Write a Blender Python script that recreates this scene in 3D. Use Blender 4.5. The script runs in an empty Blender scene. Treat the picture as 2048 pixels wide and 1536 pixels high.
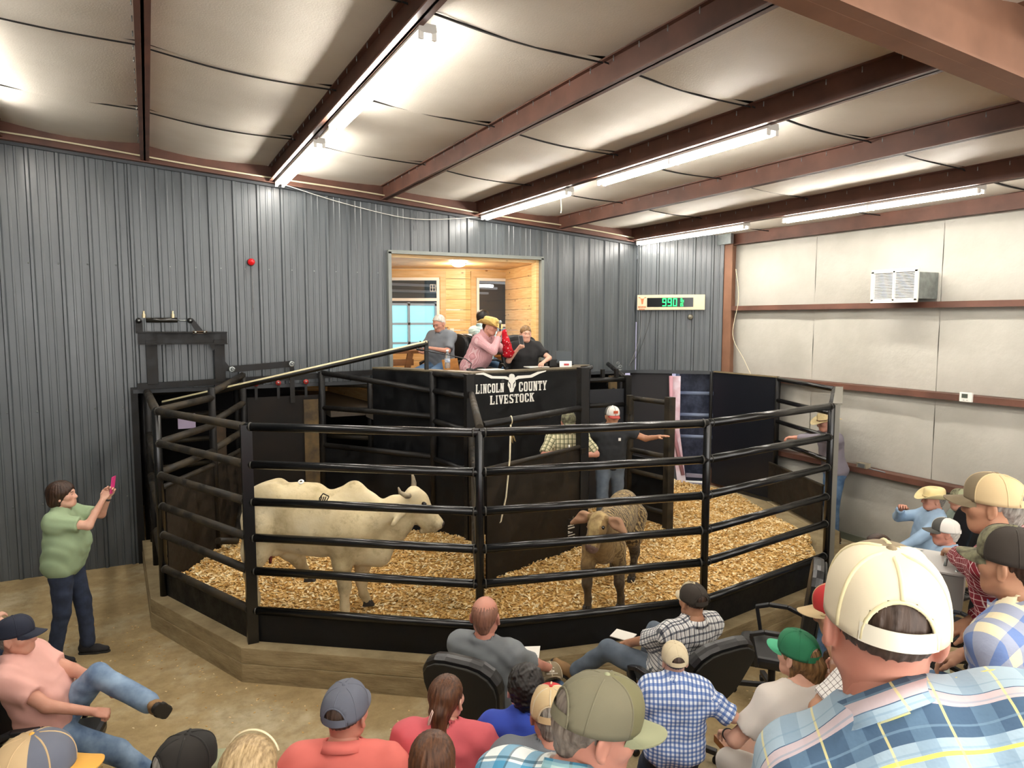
import bpy, bmesh, math, random
import numpy as np
from mathutils import Vector, Matrix
random.seed(7); np.random.seed(7)
SC = bpy.context.scene
COL = SC.collection
PI = math.pi
# ------------------------------------------------------------------ camera, world, exposure
CAM_H = 3.17; FPX = 1430.0
PITCH = math.atan(130/FPX); YAW = math.atan2(729, math.hypot(FPX, 130))
FW = np.array([math.sin(YAW)*math.cos(PITCH), math.cos(YAW)*math.cos(PITCH), -math.sin(PITCH)])
RT = np.array([math.cos(YAW), -math.sin(YAW), 0.0]); UP = np.cross(RT, FW)
CAM = np.array([0.0, 0.0, CAM_H])
cd = bpy.data.cameras.new('camera'); cam = bpy.data.objects.new('camera', cd); COL.objects.link(cam)
cd.sensor_width = 36.0; cd.lens = FPX/2048*36.0; cd.clip_start = 0.02
cam.matrix_world = Matrix(((RT[0], UP[0], -FW[0], CAM[0]), (RT[1], UP[1], -FW[1], CAM[1]), (RT[2], UP[2], -FW[2], CAM[2]), (0, 0, 0, 1)))
SC.camera = cam
SC.view_settings.view_transform = 'Standard'; SC.view_settings.look = 'None'
SC.view_settings.gamma = 1.0; SC.view_settings.use_curve_mapping = False
SC.view_settings.exposure = 0.8
TUBE_W = 58.0          # emission strength of the fluorescent tubes
w = bpy.data.worlds.new('world'); SC.world = w; w.use_nodes = True
bg = w.node_tree.nodes['Background']; bg.inputs[0].default_value = (1.0, 0.975, 0.945, 1); bg.inputs[1].default_value = 3.2
try:
    SC.cycles.max_bounces = 6; SC.cycles.diffuse_bounces = 4; SC.cycles.glossy_bounces = 3
    SC.cycles.transmission_bounces = 4; SC.cycles.caustics_reflective = False; SC.cycles.caustics_refractive = False
    SC.cycles.sample_clamp_indirect = 4.0
except Exception: pass
# daylight that comes in through the open loading door behind the ring (cool), outside the building
def area(name, loc, target, size, energy, color):
    l = bpy.data.lights.new(name, 'AREA'); l.shape = 'RECTANGLE'; l.size, l.size_y = size; l.energy = energy; l.color = color
    o = bpy.data.objects.new(name, l); COL.objects.link(o); o.location = loc
    d = Vector(target)-Vector(loc); o.rotation_euler = d.to_track_quat('-Z', 'Y').to_euler(); return o
area('daylight_loading_door', (9.6, 12.6, 3.0), (8.6, 9.3, 1.2), (1.6, 2.0), 90, (0.72, 0.82, 1.0))

def dep(px, py, d):
    """point seen at a photo pixel at depth d along the view axis (used once to measure the room)"""
    return CAM + d*(FW + RT*(px-1024)/FPX - UP*(py-768)/FPX)
def onz(px, py, z):
    r = FW + RT*(px-1024)/FPX - UP*(py-768)/FPX; return CAM + r*((z-CAM_H)/r[2])

# ------------------------------------------------------------------ materials
def lin(c):
    if isinstance(c, str):
        c = [int(c[i:i+2], 16)/255 for i in (0, 2, 4)]
    return tuple(((x/12.92) if x <= 0.04045 else ((x+0.055)/1.055)**2.4) for x in c[:3])+(1.0,)
MATS = {}
def N(nt, typ, **kw):
    n = nt.nodes.new(typ)
    for k, v in kw.items(): setattr(n, k, v)
    return n
def mth(nt, op, a, b=None, c=None, clamp=False):
    n = nt.nodes.new('ShaderNodeMath'); n.operation = op; n.use_clamp = clamp
    for i, v in enumerate((a, b, c)):
        if v is None: continue
        if isinstance(v, (int, float)): n.inputs[i].default_value = v
        else: nt.links.new(v, n.inputs[i])
    return n.outputs[0]
def mixc(nt, fac, a, b, mode='MIX'):
    n = nt.nodes.new('ShaderNodeMix'); n.data_type = 'RGBA'; n.blend_type = mode
    for s, v in ((0, fac), (6, a), (7, b)):
        if isinstance(v, (int, float)): n.inputs[s].default_value = v
        elif isinstance(v, tuple): n.inputs[s].default_value = v
        else: nt.links.new(v, n.inputs[s])
    return n.outputs[2]
def base(name, color, rough=0.6, metal=0.0, spec=0.5):
    m = bpy.data.materials.new(name); m.use_nodes = True; nt = m.node_tree
    b = nt.nodes['Principled BSDF']; b.inputs['Base Color'].default_value = lin(color)
    b.inputs['Roughness'].default_value = rough; b.inputs['Metallic'].default_value = metal
    b.inputs['Specular IOR Level'].default_value = spec
    return m, nt, b
def coords(nt, kind='Object', scale=(1, 1, 1)):
    t = nt.nodes.new('ShaderNodeTexCoord'); mp = nt.nodes.new('ShaderNodeMapping'); mp.inputs['Scale'].default_value = scale
    nt.links.new(t.outputs[kind], mp.inputs[0]); return mp.outputs[0]
def noise(nt, vec, scale, detail=3, rough=0.55):
    n = nt.nodes.new('ShaderNodeTexNoise'); n.inputs['Scale'].default_value = scale; n.inputs['Detail'].default_value = detail
    n.inputs['Roughness'].default_value = rough; nt.links.new(vec, n.inputs['Vector']); return n.outputs['Fac']
def ramp(nt, fac, stops):
    r = nt.nodes.new('ShaderNodeValToRGB'); els = r.color_ramp.elements
    while len(els) < len(stops): els.new(0.5)
    for e, (p, c) in zip(els, stops): e.position = p; e.color = lin(c) if not isinstance(c, float) else (c, c, c, 1)
    nt.links.new(fac, r.inputs[0]); return r.outputs[0]
def bump(nt, b, h, strength=0.3, dist=0.01):
    n = nt.nodes.new('ShaderNodeBump'); n.inputs['Strength'].default_value = strength; n.inputs['Distance'].default_value = dist
    nt.links.new(h, n.inputs['Height']); nt.links.new(n.outputs[0], b.inputs['Normal'])
def M(name, color, rough=0.6, metal=0.0, spec=0.5, var=0.0, vscale=8.0, c2=None, bmp=0.0, bscale=60.0, bdist=0.004, stretch=(1, 1, 1), emit=None, estr=1.0, sheen=0.0):
    """plain procedural material: colour broken by noise, fine relief"""
    if name in MATS: return MATS[name]
    m, nt, b = base(name, color, rough, metal, spec)
    if var or c2 or bmp:
        v = coords(nt, 'Object', stretch)
        if var or c2:
            f = noise(nt, v, vscale, 4)
            cc = lin(color)
            lo = lin(c2) if c2 else tuple(x*(1-var) for x in cc[:3])+(1.0,)
            f2 = ramp(nt, f, [(0.35, 0.0), (0.65, 1.0)])
            nt.links.new(mixc(nt, f2, lo, cc), b.inputs['Base Color'])
        if bmp:
            bump(nt, b, noise(nt, v, bscale, 3), bmp, bdist)
    if emit:
        b.inputs['Emission Color'].default_value = lin(emit); b.inputs['Emission Strength'].default_value = estr
    if sheen:
        b.inputs['Sheen Weight'].default_value = sheen
    MATS[name] = m; return m
def plaid(name, ground, stripes, rough=0.85):
    """woven check: stripes = (axis 'u'|'v', period, offset, width, colour, opacity); u runs across the body, v over the shoulder and down"""
    if name in MATS: return MATS[name]
    m, nt, b = base(name, ground, rough, 0, 0.2)
    t = nt.nodes.new('ShaderNodeTexCoord'); at_ = nt.nodes.new('ShaderNodeAttribute'); at_.attribute_name = 'cloth'; s = nt.nodes.new('ShaderNodeSeparateXYZ'); nt.links.new(at_.outputs['Vector'], s.inputs[0])
    wob = noise(nt, t.outputs['Object'], 5.0, 2); wv = mth(nt, 'MULTIPLY', mth(nt, 'SUBTRACT', wob, 0.5), 0.012)
    u = mth(nt, 'ADD', mth(nt, 'ADD', s.outputs[0], wv), 5.0); v = mth(nt, 'ADD', mth(nt, 'ADD', s.outputs[1], wv), 5.0)
    col = lin(ground)
    for ax, per, off, wd, c, op in stripes:
        f = mth(nt, 'FRACT', mth(nt, 'DIVIDE', mth(nt, 'ADD', u if ax == 'u' else v, off), per))
        k = mth(nt, 'MULTIPLY', mth(nt, 'LESS_THAN', f, wd/per), op)
        col = mixc(nt, k, col, lin(c))
    nt.links.new(col, b.inputs['Base Color'])
    bump(nt, b, noise(nt, t.outputs['Object'], 14.0, 4), 0.35, 0.02)
    MATS[name] = m; return m

# ------------------------------------------------------------------ scene-graph helpers
def thing(name, label, cat, loc=(0, 0, 0), rotz=0.0, group=None):
    o = bpy.data.objects.new(name, None); COL.objects.link(o); o.empty_display_size = 0.1
    o.location = tuple(float(x) for x in loc); o.rotation_euler = (0, 0, rotz); o['label'] = label; o['category'] = cat
    if group: o['group'] = group
    return o
def tag(o, label, cat, group=None):
    o['label'] = label; o['category'] = cat
    if group: o['group'] = group
    return o
def structure(o): o['kind'] = 'structure'; return o
def root_loc(p):
    l = Vector((0, 0, 0))
    while p is not None: l += p.location; p = p.parent
    return np.array(l)
class MB:
    """collects simple solids in world space and links them as ONE mesh object"""
    def __init__(s): s.v = []; s.f = []; s.m = []; s.n = 0; s.sm = []
    def add(s, v, f, mi=0, smooth=False):
        v = np.asarray(v, float); s.v.append(v)
        for q in f: s.f.append([i+s.n for i in q]); s.m.append(mi); s.sm.append(smooth)
        s.n += len(v); return s
    def obox(s, c, ax, ay, az, mi=0):
        c, ax, ay, az = (np.asarray(x, float) for x in (c, ax, ay, az))
        v = [c+sx*ax+sy*ay+sz*az for sz in (-1, 1) for sx, sy in ((-1, -1), (1, -1), (1, 1), (-1, 1))]
        f = [(3, 2, 1, 0), (4, 5, 6, 7), (0, 1, 5, 4), (1, 2, 6, 5), (2, 3, 7, 6), (3, 0, 4, 7)]
        if np.dot(np.cross(ax, ay), az) < 0: f = [q[::-1] for q in f]
        return s.add(v, f, mi)
    def box(s, c, d, mi=0): return s.obox(c, (d[0]/2, 0, 0), (0, d[1]/2, 0), (0, 0, d[2]/2), mi)
    def bar(s, p, q, w, h, up=(0, 0, 1), mi=0):
        p, q = np.asarray(p, float), np.asarray(q, float); d = q-p; L = np.linalg.norm(d); d = d/L
        u = np.asarray(up, float); sd = np.cross(d, u); sd /= np.linalg.norm(sd); u = np.cross(sd, d)
        return s.obox((p+q)/2, d*L/2, sd*w/2, u*h/2, mi)
    def path(s, pts, r, n=10, mi=0, cap=True, closed=False):
        pts = np.asarray(pts, float); k = len(pts); rr = np.broadcast_to(np.asarray(r, float), (k,))
        T = np.zeros_like(pts)
        for i in range(k):
            a = pts[(i-1) % k] if (i > 0 or closed) else pts[i]; b_ = pts[(i+1) % k] if (i < k-1 or closed) else pts[i]
            t = b_-a; T[i] = t/(np.linalg.norm(t)+1e-12)
        ref = np.array([0, 0, 1.0]) if abs(T[0][2]) < 0.9 else np.array([1.0, 0, 0])
        u = np.cross(T[0], ref); u /= np.linalg.norm(u); V = []
        ang = np.arange(n)*2*PI/n
        for i in range(k):
            u = u-T[i]*np.dot(u, T[i]); u /= np.linalg.norm(u)+1e-12; w_ = np.cross(T[i], u)
            V.append(pts[i]+rr[i]*(np.cos(ang)[:, None]*u+np.sin(ang)[:, None]*w_))
        F = []
        for i in range(k if closed else k-1):
            j = (i+1) % k
            for a in range(n):
                b_ = (a+1) % n; F.append((i*n+a, i*n+b_, j*n+b_, j*n+a))
        s.add(np.concatenate(V), F, mi, True)
        if cap and not closed:
            base_ = s.n-k*n
            s.f.append([base_+a for a in range(n)][::-1]); s.m.append(mi); s.sm.append(False)
            s.f.append([base_+(k-1)*n+a for a in range(n)]); s.m.append(mi); s.sm.append(False)
        return s
    def tube(s, p, q, r, n=10, mi=0, r2=None): return s.path([p, q], [r, r if r2 is None else r2], n, mi)
    def prism(s, poly, d0, d1, frame=None, mi=0):
        """polygon (list of (a,b)) extruded from d0 to d1; frame = (origin, A, B, D)"""
        o, A, B, D = frame if frame else (np.zeros(3), np.array([1., 0, 0]), np.array([0, 1., 0]), np.array([0, 0, 1.]))
        o, A, B, D = (np.asarray(x, float) for x in (o, A, B, D))
        ar = sum(poly[i][0]*poly[(i+1) % len(poly)][1]-poly[(i+1) % len(poly)][0]*poly[i][1] for i in range(len(poly)))
        if (ar < 0) != (np.dot(np.cross(A, B), D)*(d1-d0) < 0): poly = poly[::-1]
        n = len(poly); v = [o+a*A+b*B+d0*D for a, b in poly]+[o+a*A+b*B+d1*D for a, b in poly]
        f = [list(range(n))[::-1], list(range(n, 2*n))]+[(i, (i+1) % n, n+(i+1) % n, n+i) for i in range(n)]
        return s.add(v, f, mi)
    def lathe(s, prof, c, n=16, axis=(0, 0, 1), mi=0):
        c = np.asarray(c, float); az = np.asarray(axis, float); az = az/np.linalg.norm(az)
        ref = np.array([1.0, 0, 0]) if abs(az[0]) < 0.9 else np.array([0, 1.0, 0]); ax = np.cross(ref, az); ax /= np.linalg.norm(ax); ay = np.cross(az, ax)
        ang = np.arange(n)*2*PI/n; V = []
        for r, z in prof: V.append(c+az*z+r*(np.cos(ang)[:, None]*ax+np.sin(ang)[:, None]*ay))
        F = [(i*n+a, i*n+(a+1) % n, (i+1)*n+(a+1) % n, (i+1)*n+a) for i in range(len(prof)-1) for a in range(n)]
        s.add(np.concatenate(V), F, mi, True); return s
    def grid(s, P, mi=0, smooth=True, flip=False):
        P = np.asarray(P, float); a, b_ = P.shape[:2]
        F = [(i*b_+j, (i+1)*b_+j, (i+1)*b_+j+1, i*b_+j+1) for i in range(a-1) for j in range(b_-1)]
        if flip: F = [q[::-1] for q in F]
        return s.add(P.reshape(-1, 3), F, mi, smooth)
    def build(s, name, mats, parent=None, bevel=0.0, local=False, origin=None):
        v = np.concatenate(s.v) if s.v else np.zeros((0, 3))
        if parent is not None: off = np.zeros(3) if local else root_loc(parent)
        elif local: off = np.zeros(3)
        else: off = np.asarray(origin, float) if origin is not None else np.array([(v[:, 0].min()+v[:, 0].max())/2, (v[:, 1].min()+v[:, 1].max())/2, v[:, 2].min()])
        me = bpy.data.meshes.new(name); me.from_pydata((v-off).tolist(), [], s.f)
        for m_ in (mats if isinstance(mats, (list, tuple)) else [mats]): me.materials.append(m_)
        me.polygons.foreach_set('material_index', s.m); me.polygons.foreach_set('use_smooth', s.sm)
        if bevel:
            bm = bmesh.new(); bm.from_mesh(me)
            es = [e for e in bm.edges if len(e.link_faces) == 2 and e.calc_face_angle(0) > 0.6]
            bmesh.ops.bevel(bm, geom=es, offset=bevel, segments=2, profile=0.6, affect='EDGES', clamp_overlap=True)
            bm.to_mesh(me); bm.free()
        me.update()
        o = bpy.data.objects.new(name, me); COL.objects.link(o)
        if parent is not None: o.parent = parent
        elif not local: o.location = tuple(off)
        return o
def copy_tree(o, parent=None):
    c = o.copy(); COL.objects.link(c); c.parent = parent
    for ch in list(o.children): copy_tree(ch, c)
    return c
# ------------------------------------------------------------------ signed-distance bodies (people, animals): one continuous skin per figure
def rotm(rx=0, ry=0, rz=0):
    cx, sx, cy, sy, cz, sz = math.cos(rx), math.sin(rx), math.cos(ry), math.sin(ry), math.cos(rz), math.sin(rz)
    X = np.array([[1, 0, 0], [0, cx, -sx], [0, sx, cx]]); Y = np.array([[cy, 0, sy], [0, 1, 0], [-sy, 0, cy]]); Z = np.array([[cz, -sz, 0], [sz, cz, 0], [0, 0, 1]])
    return Z @ Y @ X
class SDF:
    def __init__(s): s.p = []
    def cone(s, a, b, r1, r2=None, k=0.03, op='u'):
        s.p.append(('c', np.asarray(a, float), np.asarray(b, float), r1, r1 if r2 is None else r2, k, op)); return s
    def sleeve(s, a, b, r1, r2, k=.03):      # tapered tube with a flat open-looking cuff at b
        s.p.append(('k', np.asarray(a, float), np.asarray(b, float), r1, r2, k, 'u')); return s
    def ell(s, c, r, R=None, k=0.03, op='u'):
        s.p.append(('e', np.asarray(c, float), np.asarray(r, float), np.eye(3) if R is None else R, None, k, op)); return s
    def cut(s, o, n):      # keep the side against the normal n
        s.p.append(('p', np.asarray(o, float), np.asarray(n, float)/np.linalg.norm(n), None, None, 0, 'x')); return s
    def fn(s, f): s.p.append(('f', f, None, None, None, 0, 'f')); return s
    def bounds(s):
        lo, hi = [], []
        for q in s.p:
            if q[6] != 'u': continue
            if q[0] in 'ck':
                lo += [q[1]-q[3], q[2]-q[4]]; hi += [q[1]+q[3], q[2]+q[4]]
            elif q[0] == 'e':
                e = np.sqrt(((q[3]*q[2][None, :])**2).sum(1)); lo.append(q[1]-e); hi.append(q[1]+e)
        return np.min(lo, 0), np.max(hi, 0)
    def mesh(s, h, pad=None):
        lo, hi = s.bounds(); pad = 3*h+0.01 if pad is None else pad; lo = lo-pad; hi = hi+pad
        n = np.ceil((hi-lo)/h).astype(int)+1
        ax = [(lo[i]+np.arange(n[i])*h).astype(np.float32) for i in range(3)]
        D = np.full(n, 1.0, np.float32)
        for t, a, b, r1, r2, k, op in s.p:
            if t in 'ck':
                m = max(r1, r2)+k+4*h; l, u = np.minimum(a, b)-m, np.maximum(a, b)+m
            elif t == 'e':
                e = np.sqrt(((r1*b[None, :])**2).sum(1)); m = e+k+4*h; l, u = a-m, a+m
            else: l, u = lo, hi
            i0 = np.clip(np.floor((l-lo)/h).astype(int), 0, n); i1 = np.clip(np.ceil((u-lo)/h).astype(int)+1, 0, n)
            if (i1 <= i0).any(): continue
            sl = tuple(slice(i0[i], i1[i]) for i in range(3))
            X, Y, Z = ax[0][sl[0]][:, None, None], ax[1][sl[1]][None, :, None], ax[2][sl[2]][None, None, :]
            cur = D[sl]
            if t in 'ck':
                d = b-a; L2 = float(d@d)+1e-12
                tt = np.clip(((X-a[0])*d[0]+(Y-a[1])*d[1]+(Z-a[2])*d[2])/L2, 0, 1)
                q = np.sqrt((X-a[0]-tt*d[0])**2+(Y-a[1]-tt*d[1])**2+(Z-a[2]-tt*d[2])**2)-(r1+(r2-r1)*tt)
                if t == 'k':
                    L = math.sqrt(L2); q = np.maximum(q, ((X-b[0])*d[0]+(Y-b[1])*d[1]+(Z-b[2])*d[2])/L)
            elif t == 'e':
                R = r1; x, y, z = X-a[0], Y-a[1], Z-a[2]
                p0 = R[0, 0]*x+R[1, 0]*y+R[2, 0]*z; p1 = R[0, 1]*x+R[1, 1]*y+R[2, 1]*z; p2 = R[0, 2]*x+R[1, 2]*y+R[2, 2]*z
                k0 = np.sqrt((p0/b[0])**2+(p1/b[1])**2+(p2/b[2])**2); k1 = np.sqrt((p0/b[0]**2)**2+(p1/b[1]**2)**2+(p2/b[2]**2)**2)
                q = k0*(k0-1)/(k1+1e-9)
            elif t == 'p': q = (X-a[0])*b[0]+(Y-a[1])*b[1]+(Z-a[2])*b[2]
            elif t == 'f':
                D = a(D, ax[0][:, None, None], ax[1][None, :, None], ax[2][None, None, :]).astype(np.float32); continue
            if op == 'u':
                if k > 0:
                    hh = np.maximum(k-np.abs(cur-q), 0)/k; D[sl] = np.minimum(cur, q)-hh*hh*k*0.25
                else: D[sl] = np.minimum(cur, q)
            elif op == 's':
                if k > 0:
                    hh = np.maximum(k-np.abs(cur+q), 0)/k; D[sl] = np.maximum(cur, -q)+hh*hh*k*0.25
                else: D[sl] = np.maximum(cur, -q)
            elif op == 'x': D[sl] = np.maximum(cur, q)
        return nets(D, lo, h)
def nets(D, lo, h):
    """naive surface nets -> (verts, quads)"""
    S = D < 0; nx, ny, nz = D.shape
    c = np.zeros((nx-1, ny-1, nz-1), np.uint8)
    for i in (0, 1):
        for j in (0, 1):
            for k in (0, 1): c += S[i:nx-1+i, j:ny-1+j, k:nz-1+k]
    act = np.argwhere((c > 0) & (c < 8))
    if len(act) == 0: return np.zeros((0, 3)), np.zeros((0, 4), int)
    idx = -np.ones(c.shape, np.int32); idx[tuple(act.T)] = np.arange(len(act))
    acc = np.zeros((len(act), 3)); cnt = np.zeros(len(act))
    cor = [(i, j, k) for i in (0, 1) for j in (0, 1) for k in (0, 1)]
    val = {q: D[act[:, 0]+q[0], act[:, 1]+q[1], act[:, 2]+q[2]] for q in cor}
    for q in cor:
        for a in range(3):
            if q[a]: continue
            p = list(q); p[a] = 1; p = tuple(p); v0, v1 = val[q], val[p]
            m = (v0 < 0) != (v1 < 0); t = np.where(m, v0/np.where(m, v0-v1, 1), 0)
            for b in range(3): acc[:, b] += np.where(m, (t if b == a else q[b]), 0)
            cnt += m
    V = lo+(act+acc/cnt[:, None])*h
    Q = []
    for a in range(3):
        b, d = (a+1) % 3, (a+2) % 3
        sl0 = [slice(None)]*3; sl1 = [slice(None)]*3; sl0[a] = slice(0, -1); sl1[a] = slice(1, None)
        s0, s1 = S[tuple(sl0)], S[tuple(sl1)]; e = np.argwhere(s0 != s1)
        e = e[(e[:, b] > 0) & (e[:, d] > 0) & (e[:, b] < D.shape[b]-1) & (e[:, d] < D.shape[d]-1)]
        if not len(e): continue
        def cell(db, dd):
            x = e.copy(); x[:, b] -= db; x[:, d] -= dd; return idx[x[:, 0], x[:, 1], x[:, 2]]
        q = np.stack([cell(1, 1), cell(0, 1), cell(0, 0), cell(1, 0)], 1)
        ins = s0[tuple(e.T)]; q[~ins] = q[~ins][:, ::-1]; Q.append(q)
    return V, np.concatenate(Q)
def mesh_obj(name, parts, mats, parent=None, smooth=True, loc=None, mat_index=None):
    """parts = list of (V, Q) in local coordinates, linked as one mesh"""
    V = []; Q = []; n = 0
    for v, q in parts: V.append(v); Q.append(np.asarray(q)+n); n += len(v)
    V = np.concatenate(V); Q = np.concatenate(Q)
    me = bpy.data.meshes.new(name); me.vertices.add(len(V)); me.vertices.foreach_set('co', V.astype(np.float32).ravel())
    k = Q.shape[1]; me.loops.add(len(Q)*k); me.loops.foreach_set('vertex_index', Q.astype(np.int32).ravel())
    me.polygons.add(len(Q)); me.polygons.foreach_set('loop_start', np.arange(0, len(Q)*k, k, dtype=np.int32))
    try: me.polygons.foreach_set('loop_total', np.full(len(Q), k, np.int32))
    except Exception: pass
    for m in (mats if isinstance(mats, (list, tuple)) else [mats]): me.materials.append(m)
    if mat_index is not None: me.polygons.foreach_set('material_index', np.asarray(mat_index, np.int32))
    me.update(calc_edges=True); me.validate()
    me.polygons.foreach_set('use_smooth', np.full(len(me.polygons), smooth))
    o = bpy.data.objects.new(name, me); COL.objects.link(o)
    if parent is not None: o.parent = parent
    if loc is not None: o.location = tuple(float(x) for x in loc)
    return o

def cloth_attr(o, UV, dom='POINT'):
    a = o.data.attributes.new('cloth', 'FLOAT_VECTOR', dom); w_ = np.zeros((len(UV), 3), np.float32); w_[:, :2] = UV; a.data.foreach_set('vector', w_.ravel())
def onv(px, py, p, q):
    """point of the vertical plane through plan points p, q that shows at a photo pixel (measuring)"""
    r = FW + RT*(px-1024)/FPX - UP*(py-768)/FPX; n = np.array([-(q[1]-p[1]), q[0]-p[0], 0.0])
    t = (n @ (np.array([p[0], p[1], 0])-CAM))/(n @ r); return CAM+t*r
# ------------------------------------------------------------------ setting materials
def m_metal_wall():
    m, nt, b = base('gray_sheet_steel', '474c50', 0.34, 0.0, 0.6)
    v = coords(nt, 'Object'); f = noise(nt, coords(nt, 'Object', (3, 3, 0.6)), 1.6, 5)
    c = ramp(nt, f, [(0.3, '3f4447'), (0.7, '4c5154')])
    s = noise(nt, coords(nt, 'Object', (9, 9, 2.2)), 3.0, 6, 0.7)
    sc = ramp(nt, s, [(0.70, 0.0), (0.76, 1.0)])
    nt.links.new(mixc(nt, mth(nt, 'MULTIPLY', sc, 0.22), c, lin('8a8f92')), b.inputs['Base Color'])
    nt.links.new(ramp(nt, f, [(0.3, 0.27), (0.7, 0.45)]), b.inputs['Roughness'])
    return m
def m_floor():
    m, nt, b = base('dusty_concrete', 'a8987a', 0.85, 0, 0.25)
    v = coords(nt, 'Object'); f = noise(nt, v, 1.3, 6, 0.65); g = noise(nt, v, 9.0, 6, 0.7)
    c = ramp(nt, f, [(0.30, '8f7a56'), (0.5, 'a9946c'), (0.68, 'c2b595')])
    c2 = mixc(nt, ramp(nt, g, [(0.45, 0.0), (0.75, 0.5)]), c, lin('766245'))
    nt.links.new(c2, b.inputs['Base Color'])
    h = noise(nt, v, 26.0, 6, 0.7); bump(nt, b, h, 0.35, 0.02); return m
def m_ceiling():
    m, nt, b = base('vinyl_faced_insulation', 'd6d0c4', 0.62, 0, 0.35)
    v = coords(nt, 'Object'); f = noise(nt, v, 1.1, 5); w1 = noise(nt, coords(nt, 'Object', (1, 1.6, 1)), 70, 2)
    nt.links.new(ramp(nt, f, [(0.3, 'cdc6b9'), (0.7, 'dcd6cb')]), b.inputs['Base Color'])
    bump(nt, b, w1, 0.35, 0.006); return m
def m_white_wall():
    m, nt, b = base('white_vinyl_insulation', 'b5afa0', 0.6, 0, 0.3)
    v = coords(nt, 'Object'); f = noise(nt, v, 1.3, 6); g = noise(nt, v, 22, 4)
    c = ramp(nt, f, [(0.3, 'adaa9f'), (0.7, 'bdbab0')])
    sp = ramp(nt, g, [(0.74, 0.0), (0.78, 0.55)])
    nt.links.new(mixc(nt, sp, c, lin('968c74')), b.inputs['Base Color'])
    bump(nt, b, noise(nt, v, 9, 4), 0.25, 0.03); return m
def m_pine():
    m, nt, b = base('knotty_pine', 'e0b677', 0.4, 0, 0.4)
    v = coords(nt, 'Object', (2.0, 2.0, 26.0)); f = noise(nt, v, 1.6, 5)
    c = ramp(nt, f, [(0.3, 'd8a869'), (0.7, 'ecca92')])
    vo = N(nt, 'ShaderNodeTexVoronoi'); vo.inputs['Scale'].default_value = 3.2
    nt.links.new(coords(nt, 'Object', (1, 1, 2.2)), vo.inputs['Vector'])
    k = ramp(nt, vo.outputs['Distance'], [(0.05, 0.85), (0.12, 0.0)])
    nt.links.new(mixc(nt, k, c, lin('7a4a22')), b.inputs['Base Color']); return m
def m_concrete_curb():
    m, nt, b = base('board_formed_concrete', '86765a', 0.9, 0, 0.2)
    v = coords(nt, 'Object', (1, 1, 4)); f = noise(nt, v, 3.0, 6, 0.65)
    nt.links.new(ramp(nt, f, [(0.3, '7c6c50'), (0.55, '988868'), (0.75, 'aa9b7a')]), b.inputs['Base Color'])
    bump(nt, b, noise(nt, coords(nt, 'Object', (1, 1, 6)), 12, 5), 0.35, 0.02); return m
def m_black_steel(name, c1, c2, rough=0.38):
    m, nt, b = base(name, c1, rough, 0, 0.28)
    v = coords(nt, 'Object'); f = noise(nt, v, 5.0, 6, 0.7)
    nt.links.new(ramp(nt, f, [(0.42, c1), (0.72, c2)]), b.inputs['Base Color'])
    nt.links.new(ramp(nt, f, [(0.4, rough*0.8), (0.7, min(1, rough*1.5))]), b.inputs['Roughness']); return m
MW = m_metal_wall(); MFL = m_floor(); MCE = m_ceiling(); MWW = m_white_wall(); MPI = m_pine(); MCU = m_concrete_curb()
MBK = M('black_gloss_pipe', '08090a', 0.26, 0, 0.5, c2='0e0e0e', vscale=2.0)
MBD = m_black_steel('black_worn_steel', '0a0a0b', '1d1a16', 0.5)
MDU = m_black_steel('dusty_brown_black_steel', '17140f', '3d3425', 0.6)
MPL = m_black_steel('black_panel_paint', '07080a', '0d0f12', 0.5)
MMUD = m_black_steel('mud_splashed_black_panel', '0f0c08', '2a2013', 0.6)
MRD = M('red_oxide_primer', '6c493c', 0.5, 0, 0.3, c2='553a30', vscale=2.5)
MRDL = M('red_oxide_primer_light', '86624e', 0.5, 0, 0.3, c2='735341', vscale=2.0)
MCR = M('cream_paint', 'd9cfae', 0.5)
MWH = M('white_enamel', 'e9e6dd', 0.4)
MGAL = M('galvanised_sheet', '9aa09f', 0.35, 0.8, var=0.25, vscale=14)
MBLKP = M('black_plastic', '0c0c0d', 0.45)
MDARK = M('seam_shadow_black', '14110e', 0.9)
# ------------------------------------------------------------------ floor
def rz(x): return 5.335-0.083*x      # underside of the roof
b = MB(); b.box((2.4, 2.4, -0.06), (13.6, 16.0, 0.12)); b.box((2.4, 12.4, -0.06), (13.6, 4.0, 0.12))
structure(b.build('floor', MFL))
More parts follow.
